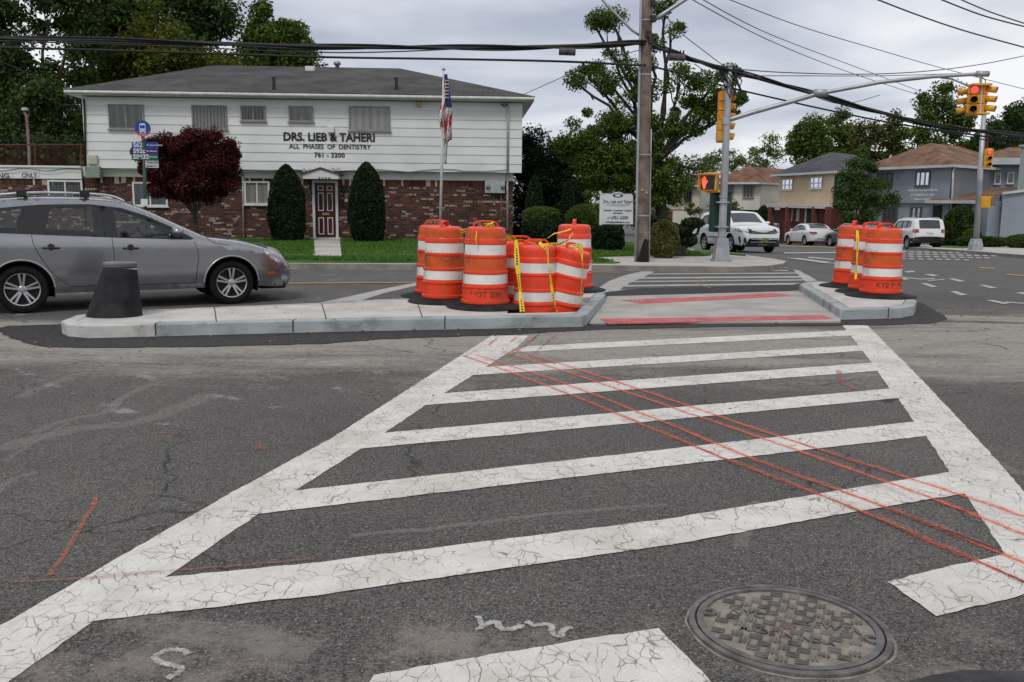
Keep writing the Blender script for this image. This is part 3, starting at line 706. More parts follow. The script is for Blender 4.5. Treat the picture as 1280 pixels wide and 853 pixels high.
# ================================================================== MANHOLE
mc=gp(985,786); mc=Vector((mc.x,mc.y,0)); MR=.5*(gp(1117,795)-gp(854,785)).length*.955
IRON=mat('worn_iron',(.085,.078,.076),.55,metal=.4,c2=(.19,.175,.165),scale=14,detail=8,bump=.3,bscale=60)
GRIT=mat('packed_grit',(.20,.175,.145),.95,c2=(.30,.27,.225),scale=14,detail=9,bump=.8,bscale=60,dirt=.4)
man=empty('manhole_cover',(mc.x,mc.y,0),0,'round cast iron sewer manhole cover with raised bars, set in the asphalt','manhole cover')
mb=MB(); mb.lathe([(MR*1.0,.001),(MR*.995,.014),(MR*.935,.016),(MR*.93,.006)],96); mb.build('frame_ring',IRON,man,smooth=True,auto=30)
mb=MB(); mb.lathe([(MR*.915,.002),(MR*.913,.016),(MR*.845,.017),(MR*.842,.007)],96)
ax=Vector((1,-.62,0)).normalized(); ay=Vector((-ax.y,ax.x,0))
mb.build('lid_rim',IRON,man,smooth=True,auto=30)
mb=MB(); mb.lathe([(.005,.0075),(MR*.845,.0075),(MR*.846,.004)],96); mb.build('lid_plate',GRIT,man)
mb=MB(); mb.lathe([(MR*.93,.0045),(MR*.914,.0045)],96); mb.build('gap',BLKM,man)
mb=MB(); mb.lathe([(MR*1.025,.0015),(MR*1.0,.0035)],96,wob=lambda t,z:1+.010*math.sin(9*t)+.006*math.sin(17*t)); mb.build('tar_edge',GRIT,man)
mb=MB(); uu=Vector((.93,-.36,0)).normalized(); vv_=Vector((-uu.y,uu.x,0))
u0=uu
# pairs / triples of raised bars laid in a basket weave
def barx(cu,cv,along,ln,wd,h=.0135):
    c=u0*cu+vv_*cv; a=(u0 if along else vv_); a=(a+ (vv_ if along else -u0)*0.0); 
    mb.bar(c-a*ln/2+Vector((0,0,.0095)),c+a*ln/2+Vector((0,0,.0095)),wd,.009)
pitch=MR*.185; rows=int(.9*MR/ (pitch*.62))
for j in range(-8,9):
    for i in range(-8,9):
        cu=i*pitch+(pitch*.5 if j%2 else 0); cv=j*pitch*.66
        if math.hypot(cu,cv)>MR*.76: continue
        if abs(cv-MR*.13)<MR*.10 and abs(cu)<MR*.80 and (cu<-MR*.16 or cu>MR*.12): continue   # NYC SEWER
        if abs(cv+MR*.235)<MR*.09 and abs(cu)<MR*.72: continue           # MADE IN INDIA
        if math.hypot(cu,cv)<MR*.10: continue
        if (i+j)%2: 
            for q in (-1,0,1): barx(cu,cv+q*MR*.036,True,MR*.125,MR*.02)
        else:
            for q in (-1,0,1): barx(cu+q*MR*.042,cv,False,MR*.105,MR*.024)
mb.build('raised_bars',IRON,man)
mb=MB(); mb.lathe([(.001,.013),(MR*.075,.013),(MR*.085,.006)],20); mb.build('centre_boss',mat('rust_boss',(.14,.085,.075),.6,metal=.3),man)
for (tx,su,cu,cv) in (('NYC',.115,-MR*.42,MR*.13),('SEWER',.115,MR*.42,MR*.13),('MADE IN INDIA',.085,0,-MR*.235)):
    me=text_mesh(tx,su*MR*1.55,.0004,.004); c=u0*cu+vv_*cv
    me.transform(Matrix(((u0.x,vv_.x,0,c.x),(u0.y,vv_.y,0,c.y),(0,0,1,.0105),(0,0,0,1)))); link('lettering',me,IRON,man)
for s_ in (-1,1):
    mb=MB(); c=u0*(s_*MR*.80)
    prof=[]
    for k in range(13):
        t=-PI/2+PI*k/12; prof.append(c-u0*s_*(.10*MR*math.cos(t)-.02*MR)+vv_*(.085*MR*math.sin(t))+Vector((0,0,.0085)))
    prof+= [c+u0*s_*.05*MR+vv_*.085*MR+Vector((0,0,.0085)),c+u0*s_*.05*MR-vv_*.085*MR+Vector((0,0,.0085))]
    mb.prism(prof,(0,0,.0095)); mb.build('lifting_lug',IRON,man)
    mb=MB(); q=c+u0*s_*.0*MR
    mb.bar(q-u0*.035*MR+Vector((0,0,.0175)),q+u0*.035*MR+Vector((0,0,.0175)),.055*MR,.003); mb.build('lifting_slot',BLKM,man)
# ================================================================== PAVEMENTS AND LAWNS
SIDE=mat('sidewalk_concrete',(.36,.34,.31),.85,c2=(.48,.455,.42),scale=.9,detail=8,bump=.2,bscale=30,dirt=.3)
KERB2=mat('old_kerb',(.16,.145,.13),.85,c2=(.28,.26,.235),scale=2,detail=8,bump=.3,bscale=20,dirt=.5)
def GT(P,dz=0): return [(p.x,p.y) for p in (gt(a,b,dz) for a,b in P)]
cl=gp(360,329.5,.13); cr_=gp(737,331.5,.13)
dxy=(cr_-cl).normalized(); kl=cl-dxy*60
corner=[(kl.x,kl.y)]+GT([(360,329.5),(737,331.5),(860,333),(920,333.6),(962,332.2),(979,329.5),(983,326.6),(965,323.2),(945,320.6),(910,316.5),(850,309.8),(800,304),(775,301.6),(740,299.6)],.13)+[(-60,95),(-60,26)]
slab('corner_pavement',corner,.13,-.3,SIDE,step=1.5,skirt_m=KERB2)
def lawn(name,P,dz=.17,step=1.2): 
    return slab(name,P,dz,0,GRASS,step=step)
# the front lawn rises gently to the dentist building; verge strip along the kerb
def poly_w(P,dz): return GT(P,dz)
lw=GT([(-400,318.5),(394,320.6)],.15); lawn('lawn',[lw[0],lw[1]]+GT([(392,299),(-400,297)],.15),.19)
lawn('lawn',GT([(427,320.6),(560,321.2),(732,321.4),(800,319),(882,319.8),(889,318.6),(856,316),(852,309.8),(820,306),(740,301),(660,299),(426,299)],.15),.19)
slab('entrance_path',GT([(392,321.0),(427,321.2),(424,297.5),(393,297.5)],.15),.2,0,SIDE)
lawn('grass_verge',GT([(-400,326),(480,328.6),(768,329.3),(775,328.6),(742,325.2),(480,324.9),(-400,322)],.14),.16)
lawn('grass_verge',GT([(868,315.4),(932,320.0),(929,318.3),(910,316.6),(868,312.2)],.14),.17)
# grass blades along the lawns
def blades(name,polys,n,dz,h=.06):
    vs=[];fs=[]
    for P,k in polys:
        xs=[p[0] for p in P]; ys=[p[1] for p in P]; c=0
        while c<k:
            x=random.uniform(min(xs),max(xs)); y=random.uniform(min(ys),max(ys))
            if not inpoly(x,y,P): continue
            c+=1; z=T(x,y)+dz; a=random.uniform(0,PI); hh=h*random.uniform(.5,1.3); dx,dy=math.cos(a)*.02,math.sin(a)*.02
            b=len(vs); vs+=[(x-dx,y-dy,z),(x+dx,y+dy,z),(x+random.uniform(-.03,.03),y+random.uniform(-.03,.03),z+hh)]; fs.append((b,b+1,b+2))
    me=bpy.data.meshes.new(name); me.from_pydata(vs,[],fs); o=link(name,me,leaf_mat('grass_blade',(.028,.080,.010),(.085,.18,.022),sc_=1.5,trans=.15)); o['kind']='stuff'; o['label']='short green grass of the lawns and verges'; o['category']='grass'
blades('grass',[(GT([(330,320),(394,320.6),(392,301),(330,301)],.15),5000),(GT([(427,320.6),(732,321.4),(660,301),(426,301)],.15),14000),(GT([(340,326.5),(480,328.6),(768,329.3),(742,325.2),(480,324.9),(340,324)],.14),9000),(GT([(732,321.4),(880,319.8),(852,312),(740,306)],.15),6000)],0,.18)
# the far right block: kerb line with parked cars, lawns of the houses
kf=GT([(1400,327.5),(1285,319.2),(1215,313.8),(1172,311.2),(1060,304.4),(985,301),(945,299),(905,297.5)],.13)
far=kf+[(kf[-1][0]-3,150),(140,150),(140,kf[0][1])]
slab('far_pavement',far,.13,-.3,SIDE,step=2.2,skirt_m=KERB2)
lawn('far_lawn',GT([(1400,314),(1280,307.6),(1200,304.6),(1172,304),(1176,300.5),(1220,298),(1400,299)],.14),.17,step=2)
lawn('far_lawn',GT([(1240,310.2-4),(1196,306.2),(1179,307),(1175,309.4),(1190,309.9),(1205,310.4)],.14),.16,step=2)
lawn('far_lawn',GT([(985,299.4),(960,298.6),(960,296.5),(1080,297),(1085,301.5)],.14),.17,step=2)

# ================================================================== BUILDING HELPERS
class Fac:
    """a vertical plane through A and B (plan points); u runs A->B, v is height z"""
    def __init__(s,A,B,off=0):
        s.A=Vector((A[0],A[1],0)); B=Vector((B[0],B[1],0)); s.u=(B-s.A).normalized(); s.len=(B-s.A).length
        s.n=Vector((s.u.y,-s.u.x,0))   # toward the viewer when A is left of B
        s.A=s.A+s.n*off
    def uv(s,px,py):
        d=ray(px,py); t=(s.A-CAM).dot(s.n)/d.dot(s.n); p=CAM+d*t
        return (p-s.A).dot(s.u),p.z
    def P(s,u,v,o=0): return s.A+s.u*u+s.n*o+Vector((0,0,v))
    def M(s): return Matrix(((s.u.x,-s.n.x,0,s.A.x),(s.u.y,-s.n.y,0,s.A.y),(0,0,1,0),(0,0,0,1)))
    def box(s,mb,u0,u1,o0,o1,v0,v1,mi=0): mb.box(u0,u1,-o1,-o0,v0,v1,mi,s.M())
GLW=mat('window_glass_dark',(.05,.055,.06),.06,spec=.9,var=.3,scale=.7)
GLC=mat('curtained_glass',(.22,.22,.20),.10,c2=(.36,.36,.33),scale=1.2,spec=.9)
def curtain_mat(name,c1,c2,freq):
    m,t,p,N,L=nodes(name); tc=N('ShaderNodeTexCoord'); w_=N('ShaderNodeTexWave'); w_.inputs['Scale'].default_value=freq; w_.inputs['Distortion'].default_value=0
    L(tc.outputs['UV'],w_.inputs['Vector']); r=N('ShaderNodeValToRGB'); L(w_.outputs[0],r.inputs[0]); r.color_ramp.elements[0].color=rgb(*c1); r.color_ramp.elements[1].color=rgb(*c2)
    L(r.outputs[0],p.inputs['Base Color']); p.inputs['Roughness'].default_value=.7; MATS[name]=m; return m
CURT=curtain_mat('blinds_vertical',(.10,.10,.10),(.25,.25,.24),2.6)
CURL=curtain_mat('curtain_pale',(.26,.26,.24),(.36,.36,.34),1.2)
WGL=glass_mat('window_pane',.8,.04,rough=.2)
def window(f,u0,u1,v0,v1,parent,frame_m,curt=CURT,o=0,fw=.05,mull=(.5,),hm=(),depth=.07,sill=True,dep=.03):
    """frame standing proud, curtain inside, glass pane"""
    mb=MB()
    f.box(mb,u0,u1,o+.002,o+dep,v0,v0+fw); f.box(mb,u0,u1,o+.002,o+dep,v1-fw,v1)
    f.box(mb,u0,u0+fw,o+.002,o+dep,v0+fw,v1-fw); f.box(mb,u1-fw,u1,o+.002,o+dep,v0+fw,v1-fw)
    for m_ in mull:
        c=u0+(u1-u0)*m_; f.box(mb,c-fw*.4,c+fw*.4,o+.002,o+dep-.006,v0+fw,v1-fw)
    for m_ in hm:
        c=v0+(v1-v0)*m_; f.box(mb,u0+fw,u1-fw,o+.002,o+dep-.008,c-fw*.35,c+fw*.35)
    if sill: f.box(mb,u0-.04,u1+.04,o+.002,o+dep+.03,v0-.035,v0-.001)
    w_=mb.build('window',frame_m,parent)
    me=bpy.data.meshes.new('curtain')
    pts=[f.P(u0+fw,v0+fw,o+.004),f.P(u1-fw,v0+fw,o+.004),f.P(u1-fw,v1-fw,o+.004),f.P(u0+fw,v1-fw,o+.004)]
    me.from_pydata([tuple(p) for p in pts],[],[(0,1,2,3)]); uvl=me.uv_layers.new(); 
    for i,c in enumerate(((u0,v0),(u1,v0),(u1,v1),(u0,v1))): uvl.data[i].uv=c
    link('curtain',me,curt,w_)
    mb=MB(); mb.poly([f.P(u0+fw,v0+fw,o+.014),f.P(u1-fw,v0+fw,o+.014),f.P(u1-fw,v1-fw,o+.014),f.P(u0+fw,v1-fw,o+.014)]); mb.build('pane',WGL,w_)
    return w_
def roof_face(mb,uvs,pts,eave):
    """adds a roof polygon; uv u along eave dir, v up the slope"""
    P=[Vector(p) for p in pts]; e=Vector(eave).normalized()
    n=(P[1]-P[0]).cross(P[2]-P[0]).normalized(); s_=n.cross(e)
    mb.poly(P); uvs.append([(p.dot(e),p.dot(s_)) for p in P])
def roof_build(mb,uvs,m,parent,name='roof'):
    me=bpy.data.meshes.new(name); me.from_pydata(mb.v,[],mb.f); ul=me.uv_layers.new(); k=0
    for q in uvs:
        for c in q: ul.data[k].uv=c; k+=1
    o=link(name,me,m,parent)
    md=o.modifiers.new('s','SOLIDIFY'); md.thickness=.05; md.offset=-1
    return o
SH_GREY=make_shingle('grey_shingles',(.046,.044,.043),(.072,.069,.066))
SH_BROWN=make_shingle('brown_shingles',(.17,.085,.045),(.23,.12,.068))
SH_BROWN2=make_shingle('dark_brown_shingles',(.09,.05,.035),(.12,.07,.05))
SH_DARK=make_shingle('charcoal_shingles',(.05,.053,.062),(.075,.078,.088))
BRICK=make_brick()
WHT=mat('white_trim',(.52,.52,.52),.6,c2=(.62,.62,.61),scale=2)
def siding(name,c1,c2): return mat(name,c1,.6,c2=c2,scale=.8,detail=8,dirt=.12)
SIDW=siding('white_siding',(.57,.575,.58),(.66,.665,.665))
def siding_wall(f,u0,u1,v0,v1,courses,parent,m,o,name='siding_wall',lap=.016,back=.25):
    """lapped boards: each course a wedge whose lower edge stands proud, on a backing block"""
    mb=MB(); h=(v1-v0)/courses
    f.box(mb,u0,u1,o-back,o-.001,v0,v1)
    for k in range(courses):
        a=v0+k*h; b=a+h
        q=[f.P(u0,a,o),f.P(u0,a,o+lap),f.P(u0,b,o+.001),f.P(u0,b,o)]
        mb.prism(q,f.u*(u1-u0))
    return mb.build(name,m,parent)

# ================================================================== DENTIST BUILDING
DF=Fac(at(104,300,31.0).xy.to_tuple(),at(640,300,31.7).xy.to_tuple())
den=empty('dentist_office_building',(DF.A.x,DF.A.y,.15),math.atan2(DF.u.y,DF.u.x),'two-storey dentist office, white siding above red brick, grey hip roof','building')
den_inv=den.matrix_basis.inverted()
def adopt(root):
    """children were built in world space: keep them there"""
    bpy.context.view_layer.update()
    inv=root.matrix_world.inverted()
    for c in root.children:
        if not c.get('_ok'): c.matrix_parent_inverse=inv; c['_ok']=1
uL,_=DF.uv(104.5,215); uR,_=DF.uv(641.5,215); _,vE=DF.uv(380,121.5); 
_,v_so=DF.uv(500,214.5)    # bottom of the overhang
_,v_br=DF.uv(500,225)
DEP=10.5
mb=MB(); DF.box(mb,uL,uR,-DEP,0,-.1,v_br); bw=mb.build('brick_wall',BRICK,den)
mb=MB(); DF.box(mb,uL,uR,-DEP,.012,v_br,v_so+.02); mb.build('lower_band',SIDW,den)
BRV=[mat('soldier_brick_%s'%n_,c_,.85,var=.2,scale=8) for n_,c_ in (('dark',(.035,.013,.011)),('red',(.095,.025,.015)),('whitewashed',(.40,.34,.28)),('brown',(.055,.018,.013)))]
def soldiers(f,u0,u1,v1,parent,seed):
    r=random.Random(seed); mb=MB(); u=u0
    while u<u1-.08:
        f.box(mb,u+.004,u+.070,.001,.006,v1-.205,v1-.003,r.choice((0,1,1,3,3,0,2)) if r.random()<.75 else 1); u+=.076
    o=mb.build('soldier_course',BRV,parent); return o
soldiers(DF,uL,uR,v_br,den,3)
F2=Fac((DF.A.x,DF.A.y),(DF.A.x+DF.u.x,DF.A.y+DF.u.y),.30)
u2L,_=F2.uv(105,170); u2R,_=F2.uv(652.5,170); _,v2b=F2.uv(500,214.5); _,v2t=F2.uv(380,125)
siding_wall(F2,u2L,u2R,v2b,v2t,8,den,SIDW,0,lap=.02)
mb=MB(); F2.box(mb,u2L,u2R,-DEP-.6,-.26,v2b+.01,v2t-.001); mb.build('upper_wall',SIDW,den)
# soffit and fascia, gutter
_,ve=F2.uv(380,124)
ex=.36
mb=MB(); F2.box(mb,u2L-ex,u2R+ex,-DEP-.9,ex,ve,ve+.03); F2.box(mb,u2L-ex,u2R+ex,ex-.02,ex+.005,ve-.002,ve+.14); F2.box(mb,u2R+ex-.02,u2R+ex+.005,-DEP-.9,ex-.021,ve-.002,ve+.14); F2.box(mb,u2L-ex-.005,u2L-ex+.02,-DEP-.9,ex-.021,ve-.002,ve+.14)
mb.build('eaves',WHT,den)
mb=MB(); pts=[F2.P(u2L-ex-.01,ve+.075,ex+.055),F2.P(u2R+ex+.01,ve+.075,ex+.055)]; mb.tube(pts,.055,10); mb.build('gutter',mat('gutter_white',(.50,.49,.47),.5),den)
# hip roof: ridge pixel (265,82)..(503,85)
zr0=ve+.15
rdg_o=-(DEP/2+.0)
FR=Fac((F2.A.x,F2.A.y),(F2.A.x+F2.u.x,F2.A.y+F2.u.y),rdg_o)
ua,za=FR.uv(268,82); ub,zb=FR.uv(500,85.5); zrg=(za+zb)/2
a=F2.P(u2L-ex-.03,zr0,ex+.07); b=F2.P(u2R+ex+.03,zr0,ex+.07); c=F2.P(u2R+ex+.03,zr0,-DEP-.95); d=F2.P(u2L-ex-.03,zr0,-DEP-.95)
r1=FR.P(ua,zrg,0); r2=FR.P(ub,zrg,0)
mb=MB(); uvs=[]
roof_face(mb,uvs,[a,b,r2,r1],F2.u); roof_face(mb,uvs,[b,c,r2],-F2.n); roof_face(mb,uvs,[c,d,r1,r2],F2.u); roof_face(mb,uvs,[d,a,r1],-F2.n)
rf=roof_build(mb,uvs,SH_GREY,den)
def on_roof(px,py):
    # front slope plane
    n=(b-a).cross(r1-a).normalized(); dd=ray(px,py); t=(a-CAM).dot(n)/dd.dot(n); return CAM+dd*t
DKM=mat('dark_metal',(.03,.03,.032),.5,metal=.4)
for px in (342.5,495.5):
    p=on_roof(px,112); mb=MB(); mb.tube([p,p+Vector((0,0,.36))],.055,12); mb.tube([p+Vector((0,0,.36)),p+Vector((0,0,.39))],.07,12); mb.build('vent_pipe',DKM,rf)
p=on_roof(388,88); mb=MB(); mb.box(-.17,.17,-.15,.15,-.05,.13,0,Matrix.Translation(p)); mb.build('roof_vent',WHT,rf,bevel=.02)
p=r1.lerp(r2,.66)+Vector((0,0,.0)); mb=MB(); mb.lathe([(.02,.24),(.13,.2),(.15,.1),(.08,.08),(.08,-.1)],14,c=p); mb.build('turbine_vent',mat('zinc',(.3,.3,.3),.4,metal=.7),rf,smooth=True)
# upper windows  (px x0,x1,y0,y1)
FRM=mat('bronze_frame',(.22,.205,.19),.5)
for (x0,x1,y0,y1,ml,cm) in ((137,179.5,131,161.5,(.5,),CURL),(241,283.5,132,162,(.5,),CURT),(301.5,332,132.5,151.5,(.5,),CURT),(361.5,391.5,133,152.3,(.5,),CURL),(436.5,487.5,133.5,163.5,(.5,),CURL)):
    ua_,va_=F2.uv(x0,y1); ub_,vb_=F2.uv(x1,y0); window(F2,ua_,ub_,va_,vb_,den,FRM,cm,o=.026,fw=.045,dep=.045)
# brick storey windows
for (x0,x1,y0,y1,cm) in ((306,337,227,256,CURL),(167,209,228,258,CURL)):
    ua_,va_=DF.uv(x0,y1); ub_,vb_=DF.uv(x1,y0); window(DF,ua_,ub_,va_,vb_,den,WHT,cm,fw=.06,dep=.05)
# lettering
BLK=mat('black_letters',(.012,.012,.012),.5)
def wall_text(f,txt,x0,x1,yc,hpx,parent,m,bold,o=.02,ext=.012,name='lettering',rot=0):
    ua_,va_=f.uv(x0,yc); ub_,vb_=f.uv(x1,yc); _,vt=f.uv((x0+x1)/2,yc-hpx/2); _,vb=f.uv((x0+x1)/2,yc+hpx/2); h=vt-vb
    me=text_mesh(txt,1,0,.5); co=np.array([v.co for v in me.vertices]); mn=co.min(0); mx_=co.max(0); bpy.data.meshes.remove(me)
    size=h/(mx_[1]-mn[1]); 
    me=text_mesh(txt,size,bold,ext); co=np.array([v.co for v in me.vertices]); wd=co[:,0].max()-co[:,0].min(); k=(ub_-ua_)/wd
    cx_=(co[:,0].max()+co[:,0].min())/2; cy_=(co[:,1].max()+co[:,1].min())/2
    me.transform(Matrix.Translation((-cx_,-cy_,0)));
    if rot: me.transform(Matrix.Rotation(rot,4,'Z'))
    me.transform(Matrix.Diagonal((k,1,1,1)))
    cpt=f.P((ua_+ub_)/2,(va_+vb_)/2,o+ext)
    me.transform(Matrix(((f.u.x,0,f.n.x,cpt.x),(f.u.y,0,f.n.y,cpt.y),(0,1,0,cpt.z),(0,0,0,1))))
    return link(name,me,m,parent)
wall_text(F2,'DRS. LIEB & TAHERI',354.5,468.5,171.6,10.0,den,BLK,.012,ext=.006)
wall_text(F2,'ALL  PHASES  OF  DENTISTRY',361.5,463.5,183.4,6.0,den,BLK,.002,ext=.005)
wall_text(F2,'761 - 3200',393,431,193.9,6.0,den,BLK,.003,ext=.005)
# small floodlight box above the sign, lamp under the eaves
def fbox(f,x0,x1,y0,y1,o0,o1,name,m,parent,bev=.008):
    a_,v0=f.uv(x0,y1); b_,v1=f.uv(x1,y0); mb=MB(); f.box(mb,a_,b_,o0,o1,v0,v1); return mb.build(name,m,parent,bevel=bev)
fbox(F2,410,418,158.5,166,.02,.12,'sign_lamp',WHT,den); fbox(F2,411,417,165.8,167.5,.03,.2,'sign_lamp_hood',FRM,den)
fbox(F2,521,526.5,128,133.5,.02,.16,'eave_lamp',mat('amber_lamp',(.35,.22,.08),.4),den)
# downspouts
def pipe(f,pts,r,name,m,parent,o=.07):
    mb=MB(); P=[]
    for (x,y) in pts: u_,v_=f.uv(x,y); P.append(f.P(u_,v_,o))
    mb.tube(P,r,8); return mb.build(name,m,parent,smooth=True)
PIPE=mat('downspout_paint',(.42,.42,.42),.5)
pipe(F2,[(635,131),(635,140),(634.4,215)],.04,'downspout',PIPE,den,.06)
pipe(DF,[(634.2,215),(634,222),(634.6,289)],.04,'downspout',PIPE,den,.06)
pipe(DF,[(303.5,214),(304,228),(305.2,297)],.03,'downspout',PIPE,den,.05)
pipe(F2,[(105.5,124),(106.5,135),(107.8,212)],.03,'riser_cable',DKM,den,.05)
pipe(F2,[(626,130),(630,134),(634,130)],.02,'cable_loop',DKM,den,.1)
# cable running across the lower siding
mb=MB(); P=[]
for i in range(40):
    x=106+i*(634-106)/39; u_,v_=F2.uv(x,213.0+1.4*math.sin(i*.9)+ (1 if i%5==0 else 0)); P.append(F2.P(u_,v_,.045))
mb.tube(P,.012,5); mb.build('wall_cable',mat('grey_cable',(.18,.18,.18),.6),den)
# meter boxes right, panel left
fbox(DF,606,631,226,241.5,0,.16,'meter_panel',mat('meter_grey',(.33,.35,.36),.5),den)
for x in (610,628):
    u_,v_=DF.uv(x,234); mb=MB(); M_=DF.M()@Matrix.Translation((u_,-.16,v_))@Matrix.Rotation(PI/2,4,'X'); mb.lathe([(.075,0),(.075,.05),(.04,.09),(.001,.1)],14,M=M_); mb.build('electric_meter',mat('meter_glass',(.12,.16,.16),.1,spec=.9),den,smooth=True)
pipe(DF,[(626.5,241.5),(626.8,290)],.02,'conduit',mat('rust_pipe',(.12,.09,.08),.7),den,.04)
fbox(F2,109,126.5,208.5,222.5,-.1,.16,'cable_box',mat('utility_green_grey',(.20,.23,.20),.55),den)
fbox(F2,110.5,122.5,194.3,205.5,.01,.12,'small_cable_box',mat('cream_box',(.42,.42,.33),.55),den)
# door
ua_,v0=DF.uv(392.5,297.0); ub_,v1=DF.uv(422,226)
mb=MB(); DF.box(mb,ua_-.01,ua_+.07,.002,.10,v0,v1); DF.box(mb,ub_-.07,ub_+.01,.002,.10,v0,v1); DF.box(mb,ua_+.07,ub_-.07,.002,.10,v1-.08,v1); DF.box(mb,ua_-.1,ub_+.1,-.05,.35,v0-.12,v0-.0); 
mb.build('door_frame',WHT,den)
DOORM=mat('maroon_door',(.045,.007,.009),.35,var=.2,scale=3)
mb=MB(); DF.box(mb,ua_+.072,ub_-.072,.003,.045,v0,v1-.082); dr=mb.build('door',DOORM,den)
du0,du1=ua_+.072,ub_-.072; W_=du1-du0; H_=v1-.082-v0
for (c_,y0_,y1_) in ((.28,.06,.37),(.72,.06,.37),(.28,.49,.82),(.72,.49,.82),(.28,.86,.95),(.72,.86,.95)):
    cu=du0+W_*c_; hw=W_*.135; a_,b_=cu-hw,cu+hw; q0,q1=v0+H_*y0_,v0+H_*y1_; t_=.025; mb=MB()
    DF.box(mb,a_,b_,.046,.058,q0,q0+t_); DF.box(mb,a_,b_,.046,.058,q1-t_,q1); DF.box(mb,a_,a_+t_,.046,.058,q0+t_,q1-t_); DF.box(mb,b_-t_,b_,.046,.058,q0+t_,q1-t_)
    mb.build('panel_moulding',WHT,dr)
mb=MB(); DF.box(mb,du0+W_*.33,du0+W_*.67,.046,.06,v0+H_*.415,v0+H_*.455); mb.build('letter_slot',mat('brass',(.35,.27,.12),.4,metal=.6),dr)
mb=MB(); M_=DF.M()@Matrix.Translation((du0+W_*.93,-.05,v0+H_*.66))@Matrix.Rotation(PI/2,4,'X'); mb.lathe([(.03,0),(.03,.04),(.001,.06)],10,M=M_); mb.build('door_knob',DKM,dr)
# pedimented canopy with the street number
ca,vb_=DF.uv(383.5,225); cb_,_=DF.uv(427,225); _,vp=DF.uv(405,212.5); _,vb2=DF.uv(405,224.5); _,vm=DF.uv(405,219)
mb=MB(); q=[DF.P(ca,vb2,.02),DF.P(cb_,vb2,.02),DF.P(cb_,vm,.02),DF.P((ca+cb_)/2,vp,.02),DF.P(ca,vm,.02)]; mb.prism(q,DF.n*.75); cn=mb.build('door_canopy',WHT,den)
mb=MB(); cm_=(ca+cb_)/2
for (e_,s_) in ((ca-.06,1),(cb_+.06,-1)):
    q=[DF.P(e_,vm-.02,.0),DF.P(e_,vm+.03,.0),DF.P(cm_,vp+.06,.0),DF.P(cm_,vp+.012,.0)]; mb.prism(q,DF.n*.82)
mb.build('canopy_roof',mat('canopy_shingle',(.06,.05,.05),.8),cn)
FC=Fac((DF.A.x,DF.A.y),(DF.A.x+DF.u.x,DF.A.y+DF.u.y),.77)
wall_text(FC,'3 2 0 0',398,413,223.3,2.8,cn,BLK,.004,o=.002,ext=.004)
for (x0,x1) in ((383.2,387),(423.5,427.5)):
    u_,v_=FC.uv((x0+x1)/2,226); mb=MB(); mb.bar(DF.P(u_,vb2-.55,.02),DF.P(u_,vb2,.6),.04,.04); mb.build('canopy_bracket',DKM,cn)
# twin security lights either side of the canopy
for (x,y) in ((387,214.5),(422.5,213.5)):
    u_,v_=DF.uv(x,y); mb=MB(); mb.tube([DF.P(u_,v_-.12,.0),DF.P(u_,v_-.08,.35),DF.P(u_,v_,.42)],.018,6)
    for s_ in (-1,1):
        c_=DF.P(u_+s_*.09,v_+.05,.45); mb.tube([DF.P(u_,v_,.42),c_],.015,6); mb.tube([c_-DF.n*.02,c_+DF.n*.10+Vector((0,0,-.03))],[.03,.06],10)
    mb.build('security_light',mat('lamp_white',(.55,.55,.55),.4),den)
fbox(DF,431.2,435,248.5,253,0,.05,'doorbell_box',WHT,den)
adopt(den)
# ---- low annex at the left with its board
AF=Fac(at(-160,300,30.6).xy.to_tuple(),at(103.5,300,30.99).xy.to_tuple())
an=empty('brick_annex',(AF.A.x,AF.A.y,.15),math.atan2(AF.u.y,AF.u.x),'low brick annex with white parapet board lettered PARKING ONLY, left of the dentist office','building')
u0_,_=AF.uv(-160,240); u1_,_=AF.uv(103.8,240); _,vt=AF.uv(50,209.5); _,vb=AF.uv(50,223.5)
mb=MB(); AF.box(mb,u0_,u1_,-6,0,-.1,vb); mb.build('brick_wall',BRICK,an)
mb=MB(); AF.box(mb,u0_,u1_,-6,.05,vb,vt); AF.box(mb,u0_,u1_,-6.05,.1,vt+.002,vt+.06); mb.build('parapet',SIDW,an)
mb=MB(); AF.box(mb,u0_,AF.uv(17,218)[0],.051,.062,vb+.05,vb+.26); AF.box(mb,AF.uv(26,218)[0],AF.uv(50,218)[0],.051,.062,vb+.05,vb+.26); soldiers(AF,u0_,u1_,vb,an,5); pb=mb.build('sign_board',mat('board_white',(.6,.6,.6),.5),an)
wall_text(AF,'PARKING',-28,12.5,219.5,5.6,an,BLK,.001,o=.064,ext=.003); wall_text(AF,'ONLY',28.5,47.5,219.3,5.6,an,BLK,.001,o=.064,ext=.003)
ua_,va_=AF.uv(61.5,256); ub_,vb_=AF.uv(104-.8,225.5); window(AF,ua_,ub_,va_,vb_,an,WHT,CURT,fw=.06,dep=.05)
mb=MB(); P=[]
for i in range(24):
    x=-10+i*115/23; u_,v_=AF.uv(x,212.5+1.6*math.sin(i*.55)); P.append(AF.P(u_,v_,.13))
mb.tube(P,.014,5); mb.build('wall_cable',DKM,an)
adopt(an)

